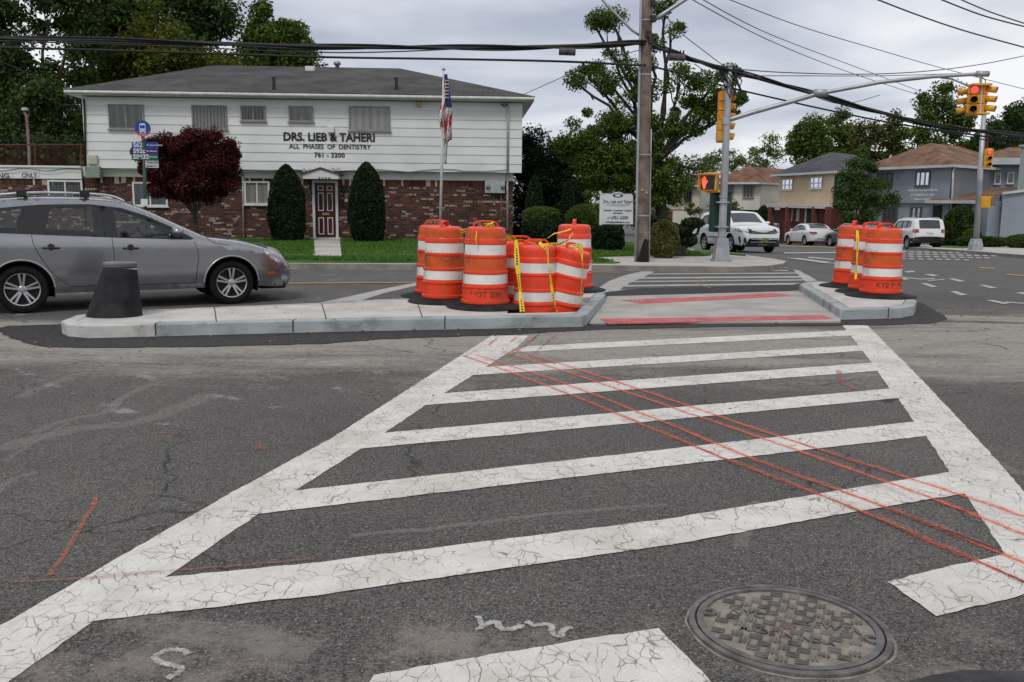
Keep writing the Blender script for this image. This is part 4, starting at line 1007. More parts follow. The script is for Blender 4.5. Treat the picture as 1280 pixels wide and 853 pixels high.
# ================================================================== HOUSES ACROSS THE ROAD
def house(name,label,pl,pn,pr,eave_l,roof_m,wall_f,wall_s,ov=.5,ridge=None,cat='house'):
    """pl, pn, pr: plan points of left, near and right corners"""
    root=empty(name,(pn[0],pn[1],T(pn[0],pn[1])),0,label,cat); return root
def plan(px,Y,py=300): p=at(px,py,Y); return (p.x,p.y)
def jet_window(f,x0,x1,y0,y1,root,fm,cm,**k):
    a_,v0=f.uv(x0,y1); b_,v1=f.uv(x1,y0); return window(f,a_,b_,v0,v1,root,fm,cm,**k)
def boards(mb,f,u0,u1,v0,v1,n,o,lap=.03,mi=0,slant0=0,slant1=0):
    h=(v1-v0)/n
    for k in range(n):
        a_=v0+k*h; b_=a_+h; s0=slant0*(1-(k/n)); s1=slant1*(1-(k/n))
        q=[f.P(u0-s0,a_,o),f.P(u0-s0,a_,o+lap),f.P(u0-s0,b_,o+.002),f.P(u0-s0,b_,o)]; mb.prism(q,f.u*(u1-u0+s0+s1),mi)
def hip(root,fl,fr_,fr_side,eave_z,top_z,m,ov=.5,dn=None,name='roof',inset_=None):
    pass
def simple_house(name,label,L_,N_,R_,eave,over,rise,roof_m,front_m,side_m,low_m,low_side,cat='house',hip_in=.5,front_courses=14):
    """box house on plan points L_ (left/far), N_ (near corner), R_ (right/back end of the side)"""
    root=empty(name,(N_[0],N_[1],T(*N_)),0,label,cat)
    fr=Fac(L_,N_); sd_=Fac(N_,R_)
    B=Vector((L_[0]+R_[0]-N_[0],L_[1]+R_[1]-N_[1],0)); Lv,Nv,Rv=[Vector((p[0],p[1],0)) for p in (L_,N_,R_)]
    zb=T(*N_)-.6
    def ringbox(z0,z1,o,nm,m):
        # walls as four thin prisms
        c=(Lv+Nv+Rv+B)/4; mb=MB(); P=[Lv,Nv,Rv,B]
        Q=[p+(p-c).normalized()*o for p in P]
        mb.add([(q.x,q.y,z0) for q in Q]+[(q.x,q.y,z1) for q in Q],[(0,1,5,4),(1,2,6,5),(2,3,7,6),(3,0,4,7),(4,5,6,7)]); return mb.build(nm,m,root)
    ringbox(zb,over,0,'lower_wall',low_m)
    ringbox(over,eave,.12,'upper_wall',side_m)
    # boards on the front and side of the upper storey
    mb=MB(); boards(mb,fr,-.1,fr.len+.1,over,eave,front_courses,.135,.03); mb.build('front_siding',front_m,root)
    mb=MB(); boards(mb,sd_,-.1,sd_.len+.1,over,eave,front_courses,.135,.03); mb.build('side_siding',side_m,root)
    # roof
    c=(Lv+Nv+Rv+B)/4; ov=.55
    E=[]
    for p in (Lv,Nv,Rv,B): 
        q=p+(p-c).normalized()*(ov*1.4+.15); E.append(Vector((q.x,q.y,eave)))
    mid1=(Lv+Nv)/2; mid2=(B+Rv)/2   # ridge runs front to back or along the longer side
    a_=(E[0]+E[1])/2; b_=(E[3]+E[2])/2; ln=(b_-a_).length; wd=(E[0]-E[1]).length
    if ln>=wd: r1=a_.lerp(b_,hip_in*wd/ln); r2=b_.lerp(a_,hip_in*wd/ln); rr=('fb')
    else:
        a_=(E[0]+E[3])/2; b_=(E[1]+E[2])/2; ln=(b_-a_).length; wd=(E[0]-E[3]).length; r1=a_.lerp(b_,hip_in*wd/ln); r2=b_.lerp(a_,hip_in*wd/ln); rr='lr'
    r1=r1+Vector((0,0,rise)); r2=r2+Vector((0,0,rise)); mb=MB(); uvs=[]
    if rr=='fb':
        roof_face(mb,uvs,[E[0],E[1],r1],E[1]-E[0]); roof_face(mb,uvs,[E[1],E[2],r2,r1],E[2]-E[1]); roof_face(mb,uvs,[E[2],E[3],r2],E[3]-E[2]); roof_face(mb,uvs,[E[3],E[0],r1,r2],E[0]-E[3])
    else:
        roof_face(mb,uvs,[E[0],E[1],r2,r1],E[1]-E[0]); roof_face(mb,uvs,[E[1],E[2],r2],E[2]-E[1]); roof_face(mb,uvs,[E[2],E[3],r1,r2],E[3]-E[2]); roof_face(mb,uvs,[E[3],E[0],r1],E[0]-E[3])
    ro=roof_build(mb,uvs,roof_m,root)
    mb=MB()
    for i in range(4): mb.bar(E[i]-Vector((0,0,.06)),E[(i+1)%4]-Vector((0,0,.06)),.06,.17)
    mb.add([tuple(e_-Vector((0,0,.1))) for e_ in E],[(0,1,2,3)]); mb.build('eaves',WHT2,root)
    return root,fr,sd_,ro
WHT2=mat('weathered_trim',(.42,.42,.42),.6,c2=(.52,.52,.51),scale=1)
CREAM=siding('cream_siding',(.42,.38,.29),(.50,.45,.35)); TANS=siding('tan_siding',(.52,.39,.25),(.62,.48,.31)); OFFW=siding('offwhite_siding',(.50,.48,.42),(.58,.56,.49))
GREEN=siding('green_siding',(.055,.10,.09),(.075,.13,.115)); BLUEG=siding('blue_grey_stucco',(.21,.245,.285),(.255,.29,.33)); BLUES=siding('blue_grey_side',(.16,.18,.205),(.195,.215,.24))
REDBR=mat('red_brick_far',(.09,.025,.018),.85,c2=(.15,.042,.028),scale=3,detail=6)
DARKW=mat('dark_garage',(.02,.018,.018),.8)
def eavez(px,py,Y): return at(px,py,Y).z
# H1 farthest cream house
Y1=96; n1=plan(872,Y1); l1=plan(833,Y1+1.5); r1_=plan(915,Y1+11)
h1,f1,s1,ro1=simple_house('cream_house','cream-sided house with two dark bay windows, far left of the row behind the walk signal','' or l1,n1,r1_,eavez(860,232,Y1),eavez(860,262,Y1),1.2,SH_BROWN2,CREAM,OFFW,OFFW,OFFW)
for (x0,x1) in ((838.5,847),(856.5,866)):
    a_,v0=f1.uv(x0,252); b_,v1=f1.uv(x1,233.5); w_=window(f1,a_,b_,v0,v1,h1,DKM,GLW,o=.2,fw=.09,mull=(.33,.66),dep=.28)
fbox(f1,842,856,264,292,.0,.05,'garage_door',OFFW,h1); fbox(f1,834,841,264,292,.0,.06,'recess',REDBR,h1)
adopt(h1)
# H2 off-white house
Y2=84; n2=plan(947,Y2); l2=plan(893,Y2+2); r2_=plan(1010,Y2+8)
h2,f2,s2,ro2=simple_house('white_house','off-white sided house with brown hip roof, right of the signal pole',l2,n2,r2_,eavez(940,228.5,Y2),eavez(940,262.5,Y2),1.5,SH_BROWN,OFFW,OFFW,DARKW,DARKW)
for (x0,x1) in ((929,943.5),(909,918)):
    a_,v0=f2.uv(x0,247.5); b_,v1=f2.uv(x1,229.5); window(f2,a_,b_,v0,v1,h2,FRM,CURT,o=.172,fw=.10,mull=(.33,.66),dep=.10)
fbox(f2,925,938,264.5,283,.0,.10,'garage_door',mat('brown_garage',(.06,.035,.03),.8),h2)
for x in (940.5,951): fbox(f2,x,x+4,263,300,.0,.4,'brick_pier',REDBR,h2)
adopt(h2)
# H3 tan house with brick porch and green side
Y3=66; n3=plan(1040,Y3); l3=plan(973,Y3+9.5); r3_=plan(1118,Y3+9)
h3,f3,s3,ro3=simple_house('tan_house','tan-sided house with brick porch piers, green side wall and charcoal roof',l3,n3,r3_,eavez(1038,214.5,Y3),eavez(1038,257.5,Y3),1.75,SH_DARK,TANS,GREEN,REDBR,GREEN,hip_in=.45)
for (x0,x1,y0,y1) in ((979.5,994.2,223,238.5),(1015,1031.5,220.5,236.5)):
    a_,v0=f3.uv(x0,y1); b_,v1=f3.uv(x1,y0); window(f3,a_,b_,v0,v1,h3,WHT,GLW,o=.172,fw=.11,mull=(.3,.7),hm=(.45,),dep=.05)
fbox(f3,969,1042,256.5,259.5,.0,.75,'porch_ledge',WHT2,h3)
for x in (970.5,992.5,1026,1043): fbox(f3,x,x+4.5,259,303,.45,.85,'brick_pier',REDBR,h3)
fbox(f3,1009.5,1023.5,262.5,283,.01,.06,'garage_door',DARKW,h3); fbox(f3,1006,1009.3,261,290,.01,.08,'door_trim',OFFW,h3)
a_,v0=f3.uv(986,276); b_,v1=f3.uv(992.5,261); window(f3,a_,b_,v0,v1,h3,WHT,GLW,o=.02,fw=.14,mull=(.5,),dep=.1)
a_,v0=f3.uv(997,276); b_,v1=f3.uv(1000.5,261); window(f3,a_,b_,v0,v1,h3,WHT,GLW,o=.02,fw=.14,mull=(),dep=.1)
fbox(s3,1062,1068,262,300,.02,.1,'white_door',WHT,h3)
a_,v0=s3.uv(1070,275); b_,v1=s3.uv(1076,262); window(s3,a_,b_,v0,v1,h3,WHT,GLW,o=.05,fw=.12,mull=(),dep=.1)
adopt(h3)
# H4 blue-grey law office
Y4=60; n4=plan(1183,Y4); l4=plan(1082,Y4+7.5); r4_=plan(1262,Y4+7)
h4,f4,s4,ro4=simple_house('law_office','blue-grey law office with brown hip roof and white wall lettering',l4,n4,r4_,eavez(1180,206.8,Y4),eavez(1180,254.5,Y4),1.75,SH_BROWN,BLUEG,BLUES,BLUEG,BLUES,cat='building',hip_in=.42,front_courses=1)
for (x0,x1,y0,y1,ml) in ((1146.5,1166,214,233.3,(.33,.66)),(1098,1119,216,235,(.33,.66))):
    a_,v0=f4.uv(x0,y1); b_,v1=f4.uv(x1,y0); window(f4,a_,b_,v0,v1,h4,mat('grey_frame',(.07,.075,.085),.6),CURL,o=.172,fw=.09,mull=ml,dep=.05)
for (x0,x1,y0,y1,ml) in ((1104,1123,258.5,277,(.33,.66)),(1138.5,1153,259,274.8,(.5,))):
    a_,v0=f4.uv(x0,y1); b_,v1=f4.uv(x1,y0); window(f4,a_,b_,v0,v1,h4,MATS['grey_frame'],CURL,o=.02,fw=.09,mull=ml,dep=.1)
fbox(f4,1164.5,1178,257,292,.01,.06,'doorway',DARKW,h4)
WTX=mat('white_letters',(.62,.62,.62),.5)
for (tx,x0,x1,yc,hp,rt_) in (('GIANNAVOLA & DE MEYER',1137.3,1175.2,238.2,2.7,0),('ATTORNEYS AT LAW',1140.5,1170.8,244.2,2.7,0),('718-477-0900',1144.6,1165.6,249.6,2.5,0)): wall_text(f4,tx,x0,x1,yc,hp,h4,WTX,.006,o=.172,ext=.006)
pipe(s4,[(1189,208),(1185.5,213),(1184.5,240),(1181,285)],.06,'downspout',PIPE,h4,.3)
p=ro4; 
adopt(h4)
# H5 porch and wing on its right side
Y5=55.5; wl=plan(1110+140,Y5); 
wing=empty('grey_wing_building',(wl[0],wl[1],T(*wl)),0,'blue-grey wing with brown porch roof and sloping parapet at the right edge','building')
WF=Fac(plan(1249,Y5),plan(1420,Y5-3))
a_,v0=WF.uv(1249,300); _,vA=WF.uv(1249,243); b_,vB=WF.uv(1280,234.8); e_,vC=WF.uv(1400,205)
mb=MB(); mb.prism([WF.P(0,v0-1,0),WF.P(WF.len,v0-1,0),WF.P(WF.len,vB+ (vB-vA)*1.6,0),WF.P(0,vA,0)],-WF.n*6); mb.build('wing_wall',BLUEG,wing)
mb=MB(); mb.bar(WF.P(-.05,vA+.05,.05),WF.P(WF.len,vB+(vB-vA)*1.6+.06,.05),.3,.14); mb.build('parapet_cap',WHT2,wing)
# return wall to the left of the wing, in shade of the porch
LF=Fac(plan(1189,Y5+5.2),plan(1249,Y5+1.0))
_,vE=LF.uv(1235,251.5); a_,v0=LF.uv(1235,300)
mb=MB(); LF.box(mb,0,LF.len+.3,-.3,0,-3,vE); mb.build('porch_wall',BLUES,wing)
mb=MB(); LF.box(mb,LF.uv(1235,270)[0],LF.len+.3,.0,1.2,-3,vE); mb.build('porch_pier',BLUEG,wing)
a_,v0=LF.uv(1210,279); b_,v1=LF.uv(1234,259); window(LF,a_,b_,v0,v1,wing,MATS['grey_frame'],CURL,o=.02,fw=.12,mull=(.5,),dep=.12)
# porch roof
p0=LF.P(-.6,vE+.02,1.7); p1=LF.P(LF.len,vE+.02,1.7); q1=at(1276,234,Y5+6.5); q0=at(1228,236.5,Y5+8)
mb=MB(); uvs=[]; roof_face(mb,uvs,[p0,p1,q1,q0],LF.u); roof_build(mb,uvs,SH_BROWN,wing,'porch_roof')
mb=MB(); mb.bar(p0-Vector((0,0,.09)),p1-Vector((0,0,.09)),.1,.2); mb.build('porch_fascia',WHT2,wing)
# rear upper volume with two small windows and a pale fascia
UF=Fac(plan(1222,Y5+8.5),plan(1400,Y5+6)); _,vt=UF.uv(1260,206); 
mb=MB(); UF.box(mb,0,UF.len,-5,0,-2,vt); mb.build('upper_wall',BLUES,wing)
for (x0,x1,y0,y1) in ((1242,1251.5,216.3,230.6),(1257.8,1267.8,215.2,230)):
    a_,v0=UF.uv(x0,y1); b_,v1=UF.uv(x1,y0); window(UF,a_,b_,v0,v1,wing,WHT2,GLW,o=.02,fw=.07,mull=(),dep=.1)
a_,_=UF.uv(1236,205); mb=MB(); UF.box(mb,a_,UF.len,.0,.9,vt-.02,vt+.42); mb.build('pale_fascia',siding('pale_fascia_paint',(.36,.38,.42),(.44,.46,.50)),wing)
mb=MB(); UF2=Fac(plan(1277,Y5+.5),plan(1300,Y5+.5)); _,vh=UF2.uv(1278,184); UF2.box(mb,0,1.2,-1,0,-1,vh); UF2.box(mb,-.12,1.3,-1.1,.1,vh,vh+.18); mb.build('chimney',siding('pale_chimney',(.32,.36,.33),(.40,.43,.40)),wing)
# brown roof seen above the fascia
mb=MB(); uvs=[]; q=[at(1185,204,Y5+12),at(1400,199,Y5+12),at(1400,181,Y5+17),at(1262,184.5,Y5+17)]; roof_face(mb,uvs,q,UF.u); roof_build(mb,uvs,SH_BROWN,wing,'rear_roof')
adopt(wing)
# ================================================================== VEGETATION
def leaf_mesh(name,centers,radii,n_per,size,m,parent,flat=.8,shell=False,seed=1,kind=None,droop=0,nrm=None):
    """many small bent leaves scattered round cluster centres"""
    r=np.random.default_rng(seed)
    C=np.array(centers,float); Rr=np.array(radii,float)
    if Rr.ndim==1: Rr=np.stack([Rr,Rr,Rr*flat],1)
    K=len(C); n=np.maximum(3,(n_per*np.ones(K)).astype(int)); idx=np.repeat(np.arange(K),n); M_=len(idx)
    d=r.normal(size=(M_,3)); d/=np.linalg.norm(d,axis=1)[:,None]
    rad=r.uniform(.86,1.04,M_) if shell else r.uniform(0,1,M_)**.45
    c=C[idx]+d*rad[:,None]*Rr[idx]
    out=d/(Rr[idx]+1e-6); out/=np.linalg.norm(out,axis=1)[:,None]
    nn=out*(.9 if shell else .35)+r.normal(size=(M_,3))*.55+np.array([0,0,.35]); nn/=np.linalg.norm(nn,axis=1)[:,None]
    a=r.normal(size=(M_,3)); a-=nn*(a*nn).sum(1)[:,None]; a/=np.linalg.norm(a,axis=1)[:,None]; b=np.cross(nn,a)
    s=size*r.uniform(.6,1.35,M_)[:,None]
    v0=c-a*s; v1=c-b*s*.55+nn*s*.12; v2=c+a*s; v3=c+b*s*.55+nn*s*.12
    V=np.stack([v0,v1,v2,v3],1).reshape(-1,3)
    me=bpy.data.meshes.new(name); me.vertices.add(len(V)); me.vertices.foreach_set('co',V.ravel().astype(np.float32))
    me.loops.add(M_*4); me.loops.foreach_set('vertex_index',np.arange(M_*4,dtype=np.int32)); me.polygons.add(M_); me.polygons.foreach_set('loop_start',np.arange(0,M_*4,4,dtype=np.int32))
    try: me.polygons.foreach_set('loop_total',np.full(M_,4,dtype=np.int32))
    except Exception: pass
    me.update(calc_edges=True); me.validate()
    o=link(name,me,m,parent)
    return o
BARK=mat('bark',(.045,.035,.028),.95,c2=(.10,.08,.065),scale=5,bump=.8,bscale=14)
BARKD=mat('dark_bark',(.02,.016,.013),.95,c2=(.05,.04,.033),scale=5,bump=.6)
def limb(mb,a,b,r0,r1,seed,n=6,wob=.08):
    r=random.Random(seed); a=Vector(a); b=Vector(b); L_=(b-a).length; P=[]
    off=Vector((0,0,0))
    for i in range(n+1):
        t=i/n; w_=math.sin(PI*t)*L_*wob; off=Vector((r.uniform(-1,1),r.uniform(-1,1),r.uniform(-.6,.6)))*w_*.6
        P.append(a.lerp(b,t)+off+Vector((0,0,L_*.06*math.sin(PI*t))))
    mb.tube(P,[r0+(r1-r0)*i/n for i in range(n+1)],6,cap=False); return P
LSZ=.60; LDEN=1.35
def tree(label,base,Y,blobs,leaf,m,n_cl,n_per,cl_r,trunk_r,cat='tree',group=None,seed=1,bark=BARK,name='tree',dY=.55,limbs=True,fork=.4,sparse=False,trunk_top=None,zbase=None):
    """blobs: (px,py,rx_px,ry_px[,Yoffset]) crown masses in the photograph, placed at depth Y"""
    b=at(base[0],base[1],Y); gz=T(b.x,b.y) if zbase is None else zbase; b=Vector((b.x,b.y,gz))
    root=empty(name,b,0,label,cat,group)
    r=random.Random(seed); cs=[];rs=[]
    mb=MB()
    B=[]
    for q in blobs:
        px,py,rx,ry=q[:4]; yo=q[4] if len(q)>4 else 0
        c=at(px,py,Y+yo); B.append((c,rx*(Y+yo)/FPX,ry*(Y+yo)/FPX))
    area=sum(x[1]*x[2] for x in B)
    top=max(c.z+rz for c,rx,rz in B); lowz=min(c.z-rz for c,rx,rz in B)
    cx=sum(c.x*rx*rz for c,rx,rz in B)/area; cy=sum(c.y*rx*rz for c,rx,rz in B)/area
    fk=Vector((b.x*.6+cx*.4,b.y,gz+(top-gz)*fork)) if trunk_top is None else trunk_top
    limb(mb,b-Vector((0,0,.2)),fk,trunk_r,trunk_r*.62,seed,7,.02)
    for k,(c,rx,rz) in enumerate(B):
        m_=max(2,int(n_cl*rx*rz/area)); ry=max(rx,rz)*dY
        ends=[]
        for i in range(m_):
            while True:
                d=Vector((r.uniform(-1,1),r.uniform(-1,1),r.uniform(-1,1)))
                if .15<d.length<1: break
            d=d*(d.length**-.35)
            p=c+Vector((d.x*rx,d.y*ry,d.z*rz)); cs.append(p); rs.append(cl_r*.80*r.uniform(.45,1.35)); ends.append(p)
        if limbs:
            hub=c-Vector((0,0,rz*.35))
            limb(mb,fk,hub,trunk_r*.34,trunk_r*.15,seed+k*7+1,6,.07)
            for i,e_ in enumerate(ends):
                if i%(2 if sparse else 4)==0: limb(mb,hub.lerp(fk,r.uniform(0,.25)),e_,trunk_r*.12,trunk_r*.035,seed+k*13+i,4,.08)
    mb.build('trunk',bark,root,smooth=True)
    leaf_mesh('crown',cs,rs,n_per*LDEN,leaf*LSZ,m,root,seed=seed)
    adopt(root); return root
LG=leaf_mat('leaves_deep_green',(.020,.046,.007),(.105,.16,.024),(.18,.22,.04),trans=.38)
LD=leaf_mat('leaves_dark',(.010,.024,.006),(.055,.092,.017),(.10,.14,.03),trans=.35)
LM=leaf_mat('leaves_mid_green',(.016,.040,.007),(.065,.12,.02),(.12,.17,.035))
LY=leaf_mat('leaves_yellow_green',(.03,.05,.006),(.12,.15,.02),(.22,.12,.02),trans=.35)
LO=leaf_mat('leaves_olive',(.03,.045,.01),(.09,.11,.025),(.20,.10,.025))
LP=leaf_mat('leaves_pale',(.07,.10,.03),(.18,.23,.07),(.25,.27,.10),trans=.4)
LR=leaf_mat('leaves_purple',(.012,.002,.003),(.070,.008,.010),(.22,.022,.020),sc_=1.6,trans=.28)
YW=leaf_mat('needles_yew',(.004,.011,.004),(.012,.032,.007),(.022,.05,.012),sc_=2.5,trans=.05)
YB=leaf_mat('leaves_variegated',(.05,.05,.012),(.15,.15,.04),(.30,.27,.11),sc_=3,trans=.2)
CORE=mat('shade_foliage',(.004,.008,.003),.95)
# trees behind the dentist office (left)
tree('tall dark tree at the left edge behind the annex, sky showing through its crown',(72,300),40,[(10,50,36,40),(60,15,34,26),(45,110,34,26),(-15,-5,40,35),(100,50,26,30),(20,160,50,30),(95,150,32,32),(120,-5,26,20),(80,95,20,18),(-20,110,40,40)],.17,LD,120,190,.95,.28,seed=11,cat='tree',dY=.6,sparse=True)
tree('dark broad tree left of the roof ridge, its top cut by the frame',(170,300),46,[(150,10,40,30),(110,30,24,24),(185,-10,40,24),(232,5,34,22),(272,12,20,10),(262,38,22,12),(240,45,30,18),(140,62,28,20),(285,22,8,5)],.18,LD,120,190,1.2,.34,seed=12,dY=.6)
tree('lighter yellow-green tree with some orange leaves rising over the dentist roof',(195,300),42,[(200,45,30,40),(175,80,42,32),(222,85,48,28),(130,95,35,16),(265,92,30,18)],.15,LY if False else leaf_mat('leaves_autumn_green',(.014,.03,.005),(.13,.17,.022),(.26,.15,.02),trans=.45),120,190,.9,.22,seed=13)
tree('spiky-topped green tree standing alone behind the middle of the dentist roof',(345,300),44,[(332,20,7,15),(333,46,26,17),(355,42,20,14),(345,66,46,17),(372,35,7,12),(312,52,10,12),(383,60,10,10),(372,88,28,14),(310,86,30,16)],.15,LM if False else LG,130,150,.65,.2,seed=14)
tree('dense dark tree between the annex and the tall trees, low over the fence',(60,300),37,[(30,190,60,28),(80,185,40,26),(-20,180,50,40),(100,150,16,30),(70,130,40,25)],.14,LD,90,190,.9,.15,seed=15)
# scrub behind the chain-link fence on top of the annex
cs=[];rs=[];r=random.Random(4)
scr=empty('hedge',at(50,210,36),0,'overgrown shrubs behind the rusty fence above the brick annex','hedge')
for i in range(70):
    p=at(r.uniform(-40,106),r.uniform(180,212),r.uniform(33.5,36)); cs.append(p); rs.append(r.uniform(.4,.8))
leaf_mesh('foliage',cs,rs,170,.09,leaf_mat('leaves_scrub',(.006,.016,.004),(.03,.055,.012),(.07,.10,.02)),scr,seed=5)
mb=MB()
for i in range(14): p=at(r.uniform(-20,100),212,35); limb(mb,Vector((p.x,p.y,0)),p+Vector((r.uniform(-.5,.5),0,1.0)),.05,.02,i)
mb.build('stems',BARKD,scr); adopt(scr)
# the big oak right of the dentist office
tree('large oak with wide open limbs behind the wooden utility pole',(832,300),33,[(742,165,34,34),(785,180,50,46),(820,215,46,30),(720,185,22,24),(765,225,45,32),(800,250,40,22),(872,210,10,10),(760,195,40,36),(800,205,44,34),(835,232,30,22),
  (765,22,24,16),(745,30,16,12),(832,8,22,12),(838,30,14,10),(812,45,14,14),(770,75,16,10),(735,92,16,12),(762,95,26,14),(800,85,18,16),(790,115,30,18),(725,105,10,8),(850,100,20,16),(880,115,34,26),(912,112,24,22),(865,145,30,20),(925,135,14,10),(895,150,22,12),(845,165,20,14),(905,92,14,8)],.085,LG,300,210,.50,.24,seed=21,bark=BARKD,sparse=True,fork=.35,dY=.5)
tree('yellowing small tree between the topiary cones and the oak',(722,300),40,[(712,205,18,24),(735,225,20,22),(700,180,12,14),(690,225,14,20),(715,250,20,14)],.12,LY,50,150,.7,.12,seed=22)
tree('black-green evergreen close against the right side of the dentist office',(668,300),33.5,[(664,175,10,12),(668,200,22,22),(672,235,30,30),(665,275,24,30),(690,215,14,20),(700,262,24,34)],.09,leaf_mat('leaves_blackgreen',(.002,.005,.002),(.008,.018,.006),(.014,.028,.01)),130,240,.6,.2,seed=23,cat='evergreen',dY=.9)
# background trees, right
tree('pale feathery young tree behind the brown-roofed houses',(965,300),112,[(962,182,12,10),(950,196,14,9),(972,192,10,8),(955,212,14,8),(905,200,22,12),(885,205,14,10),(930,208,16,9),(940,216,22,10)],.26,LP,70,70,1.1,.2,seed=31,sparse=True,zbase=-2.8)
tree('dark round tree behind the tan house, left of a pair',(1018,300),100,[(1008,172,18,22),(1022,160,14,14),(998,190,12,14),(1022,192,24,16)],.28,LG,60,120,1.35,.30,seed=32,zbase=-2.8)
tree('dark taller tree touching it on the right, behind the tan house',(1050,300),102,[(1052,158,16,18),(1062,172,14,20),(1045,180,16,22),(1058,200,22,16),(1046,146,8,8)],.28,LG,60,120,1.35,.30,seed=33,zbase=-2.8)
tree('orange-tinged tree behind the charcoal roof',(1105,300),95,[(1080,176,14,12),(1103,165,22,16),(1122,178,18,14),(1095,190,26,14),(1130,195,14,12),(1115,150,8,8),(1078,160,8,7)],.26,LO,60,95,1.2,.3,seed=34,sparse=True,zbase=-2.8)
tree('large green tree behind the mast-arm signal',(1180,300),90,[(1160,140,16,16),(1180,122,22,16),(1195,140,20,22),(1170,165,26,20),(1150,175,14,12),(1205,165,16,22),(1210,185,20,14),(1160,120,10,8)],.25,LG,75,110,1.3,.35,seed=35,zbase=-2.8)
tree('lighter green tree behind the blue-grey wing',(1240,300),88,[(1232,178,18,12),(1245,165,14,10),(1250,185,22,12),(1225,190,16,10)],.25,LM,60,140,1.3,.35,seed=36,zbase=-2.8)
tree('dark spiky tree at the right edge of the view',(1275,300),84,[(1268,150,8,14),(1276,165,14,16),(1272,185,20,14),(1284,140,8,10)],.25,LD,60,150,1.2,.35,seed=37,zbase=-2.6)
# far greenery closing the side street horizon
tree('far tree showing between the oak and the cream house',(815,295),120,[(790,255,30,22),(830,258,24,16),(760,270,40,20),(730,250,30,25),(820,232,16,12),(700,262,30,22)],.35,LG,70,150,2.2,.35,seed=38,zbase=-1.5)
tree('low far tree behind the annex at the left edge',(-60,300),60,[(-60,200,60,60),(-30,120,50,60)],.25,LD,50,160,1.6,.3,seed=39)
# street tree in front of the tan house
tree('young street tree in front of the green side wall',(1073,296),60,[(1078,192,5,8),(1072,206,10,7),(1086,210,10,6),(1060,222,13,6),(1082,224,16,8),(1100,232,9,5),(1054,238,12,6),(1078,240,20,9),(1112,247,11,4),(1064,255,15,7),(1092,256,18,8),(1112,252,7,4),(1070,272,16,6),(1088,270,10,6),(1082,284,9,6)],.13,LM,110,110,.6,.10,seed=41,group=None)
# purple-leaved tree in front of the office
pb=at(246,298,27.5)
tree('round purple-leaved plum tree in front of the dentist office',(247,290),27.5,[(232,185,34,18),(262,182,28,16),(200,188,20,17),(215,208,36,22),(262,208,32,22),(240,225,38,18),(285,195,11,16),(186,200,14,16),(275,230,14,12),(205,235,18,8),(228,242,12,8),(262,243,10,8)],.058,LR,330,330,.34,.10,seed=51,bark=BARKD,fork=.26,zbase=.16,dY=.8,sparse=False,cat='tree')
# clipped shrubs
def topiary(label,px0,px1,py0,py1,Y,shape,m=YW,n=9000,leaf=.035,name='shrub',cat='shrub',z0=None,seed=3,depth=None):
    c0=at((px0+px1)/2,py1,Y); zb=(T(c0.x,c0.y)+.16) if z0 is None else z0; zt=at((px0+px1)/2,py0,Y).z; rx=(px1-px0)/2*Y/FPX; h=zt-zb
    root=empty(name,(c0.x,c0.y,zb),0,label,cat); r=np.random.default_rng(seed)
    prof={'egg':[(0,.55),(.05,.82),(.2,.97),(.4,1),(.55,.97),(.7,.85),(.82,.68),(.92,.42),(.98,.18),(1,0)],
          'ball':[(0,.5),(.08,.78),(.25,.96),(.5,1),(.75,.88),(.9,.6),(.98,.25),(1,0)],
          'cone':[(0,.8),(.1,1),(.35,.92),(.6,.72),(.8,.5),(.93,.28),(1,0)],
          'drum':[(0,.5),(.1,.85),(.3,1),(.7,1),(.88,.85),(.97,.5),(1,0)]}[shape]
    zs=[p[0] for p in prof]; rr=[p[1] for p in prof]; dp=depth or 1
    t=r.uniform(0,1,n)**.9; a=r.uniform(0,2*PI,n); R_=np.interp(t,zs,rr)*rx
    lump=1+.035*np.sin(a*5+t*9)+.03*np.sin(a*9-t*14+1); k=r.uniform(.86,1.02,n)*lump
    c=np.stack([R_*k*np.cos(a),R_*k*np.sin(a)*dp,t*h*(.985+.02*r.random(n))],1)+np.array([c0.x,c0.y,zb])
    leaf_mesh('foliage',c,np.full(n,leaf*.5),3,leaf,m,root,seed=seed)
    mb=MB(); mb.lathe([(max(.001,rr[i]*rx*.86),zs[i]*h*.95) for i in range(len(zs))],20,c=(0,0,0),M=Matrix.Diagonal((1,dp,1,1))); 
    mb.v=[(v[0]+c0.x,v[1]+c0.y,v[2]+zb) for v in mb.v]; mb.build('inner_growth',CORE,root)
    adopt(root); return root
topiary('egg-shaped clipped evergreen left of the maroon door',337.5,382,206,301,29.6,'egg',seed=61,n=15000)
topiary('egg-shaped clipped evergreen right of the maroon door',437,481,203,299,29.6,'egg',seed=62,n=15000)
topiary('slim clipped cone beside the right corner of the dentist office',656,680,220,262,30.5,'cone',seed=63,n=5000,z0=.9)
topiary('broad clipped cone left of the white business sign',697,722,225,290,30.8,'cone',seed=64,n=6000)
topiary('flat-topped clipped shrub tier below the slim cone',655,699,259,276,29.4,'drum',seed=65,n=5000,z0=.75,m=LG)
topiary('loose dark shrub under the flat-topped tier',652,706,272,302,29,'ball',seed=66,n=6000)
topiary('clipped dome shrub left of the sign post',707,748,256,282,29.0,'ball',seed=67,n=6000,m=LG,z0=.55)
topiary('dark undercut base of the clipped dome shrub',712,742,272,302,29.3,'drum',seed=68,n=4000)
topiary('low rounded hedge under the white business sign',737,779,282,311,26.2,'drum',seed=69,n=8000)
topiary('variegated yellow-green bush right of the wooden utility pole',811,847,276,320,23.8,'ball',seed=70,n=9000,m=YB,leaf=.045)
topiary('dark juniper beside the law office doorway',1180,1217,258,298,56.5,'ball',seed=71,n=6000,m=LD,leaf=.09)
topiary('small dark shrub at the foot of the juniper',1172,1190,278,299,56,'ball',seed=76,n=2500,m=LD,leaf=.09)
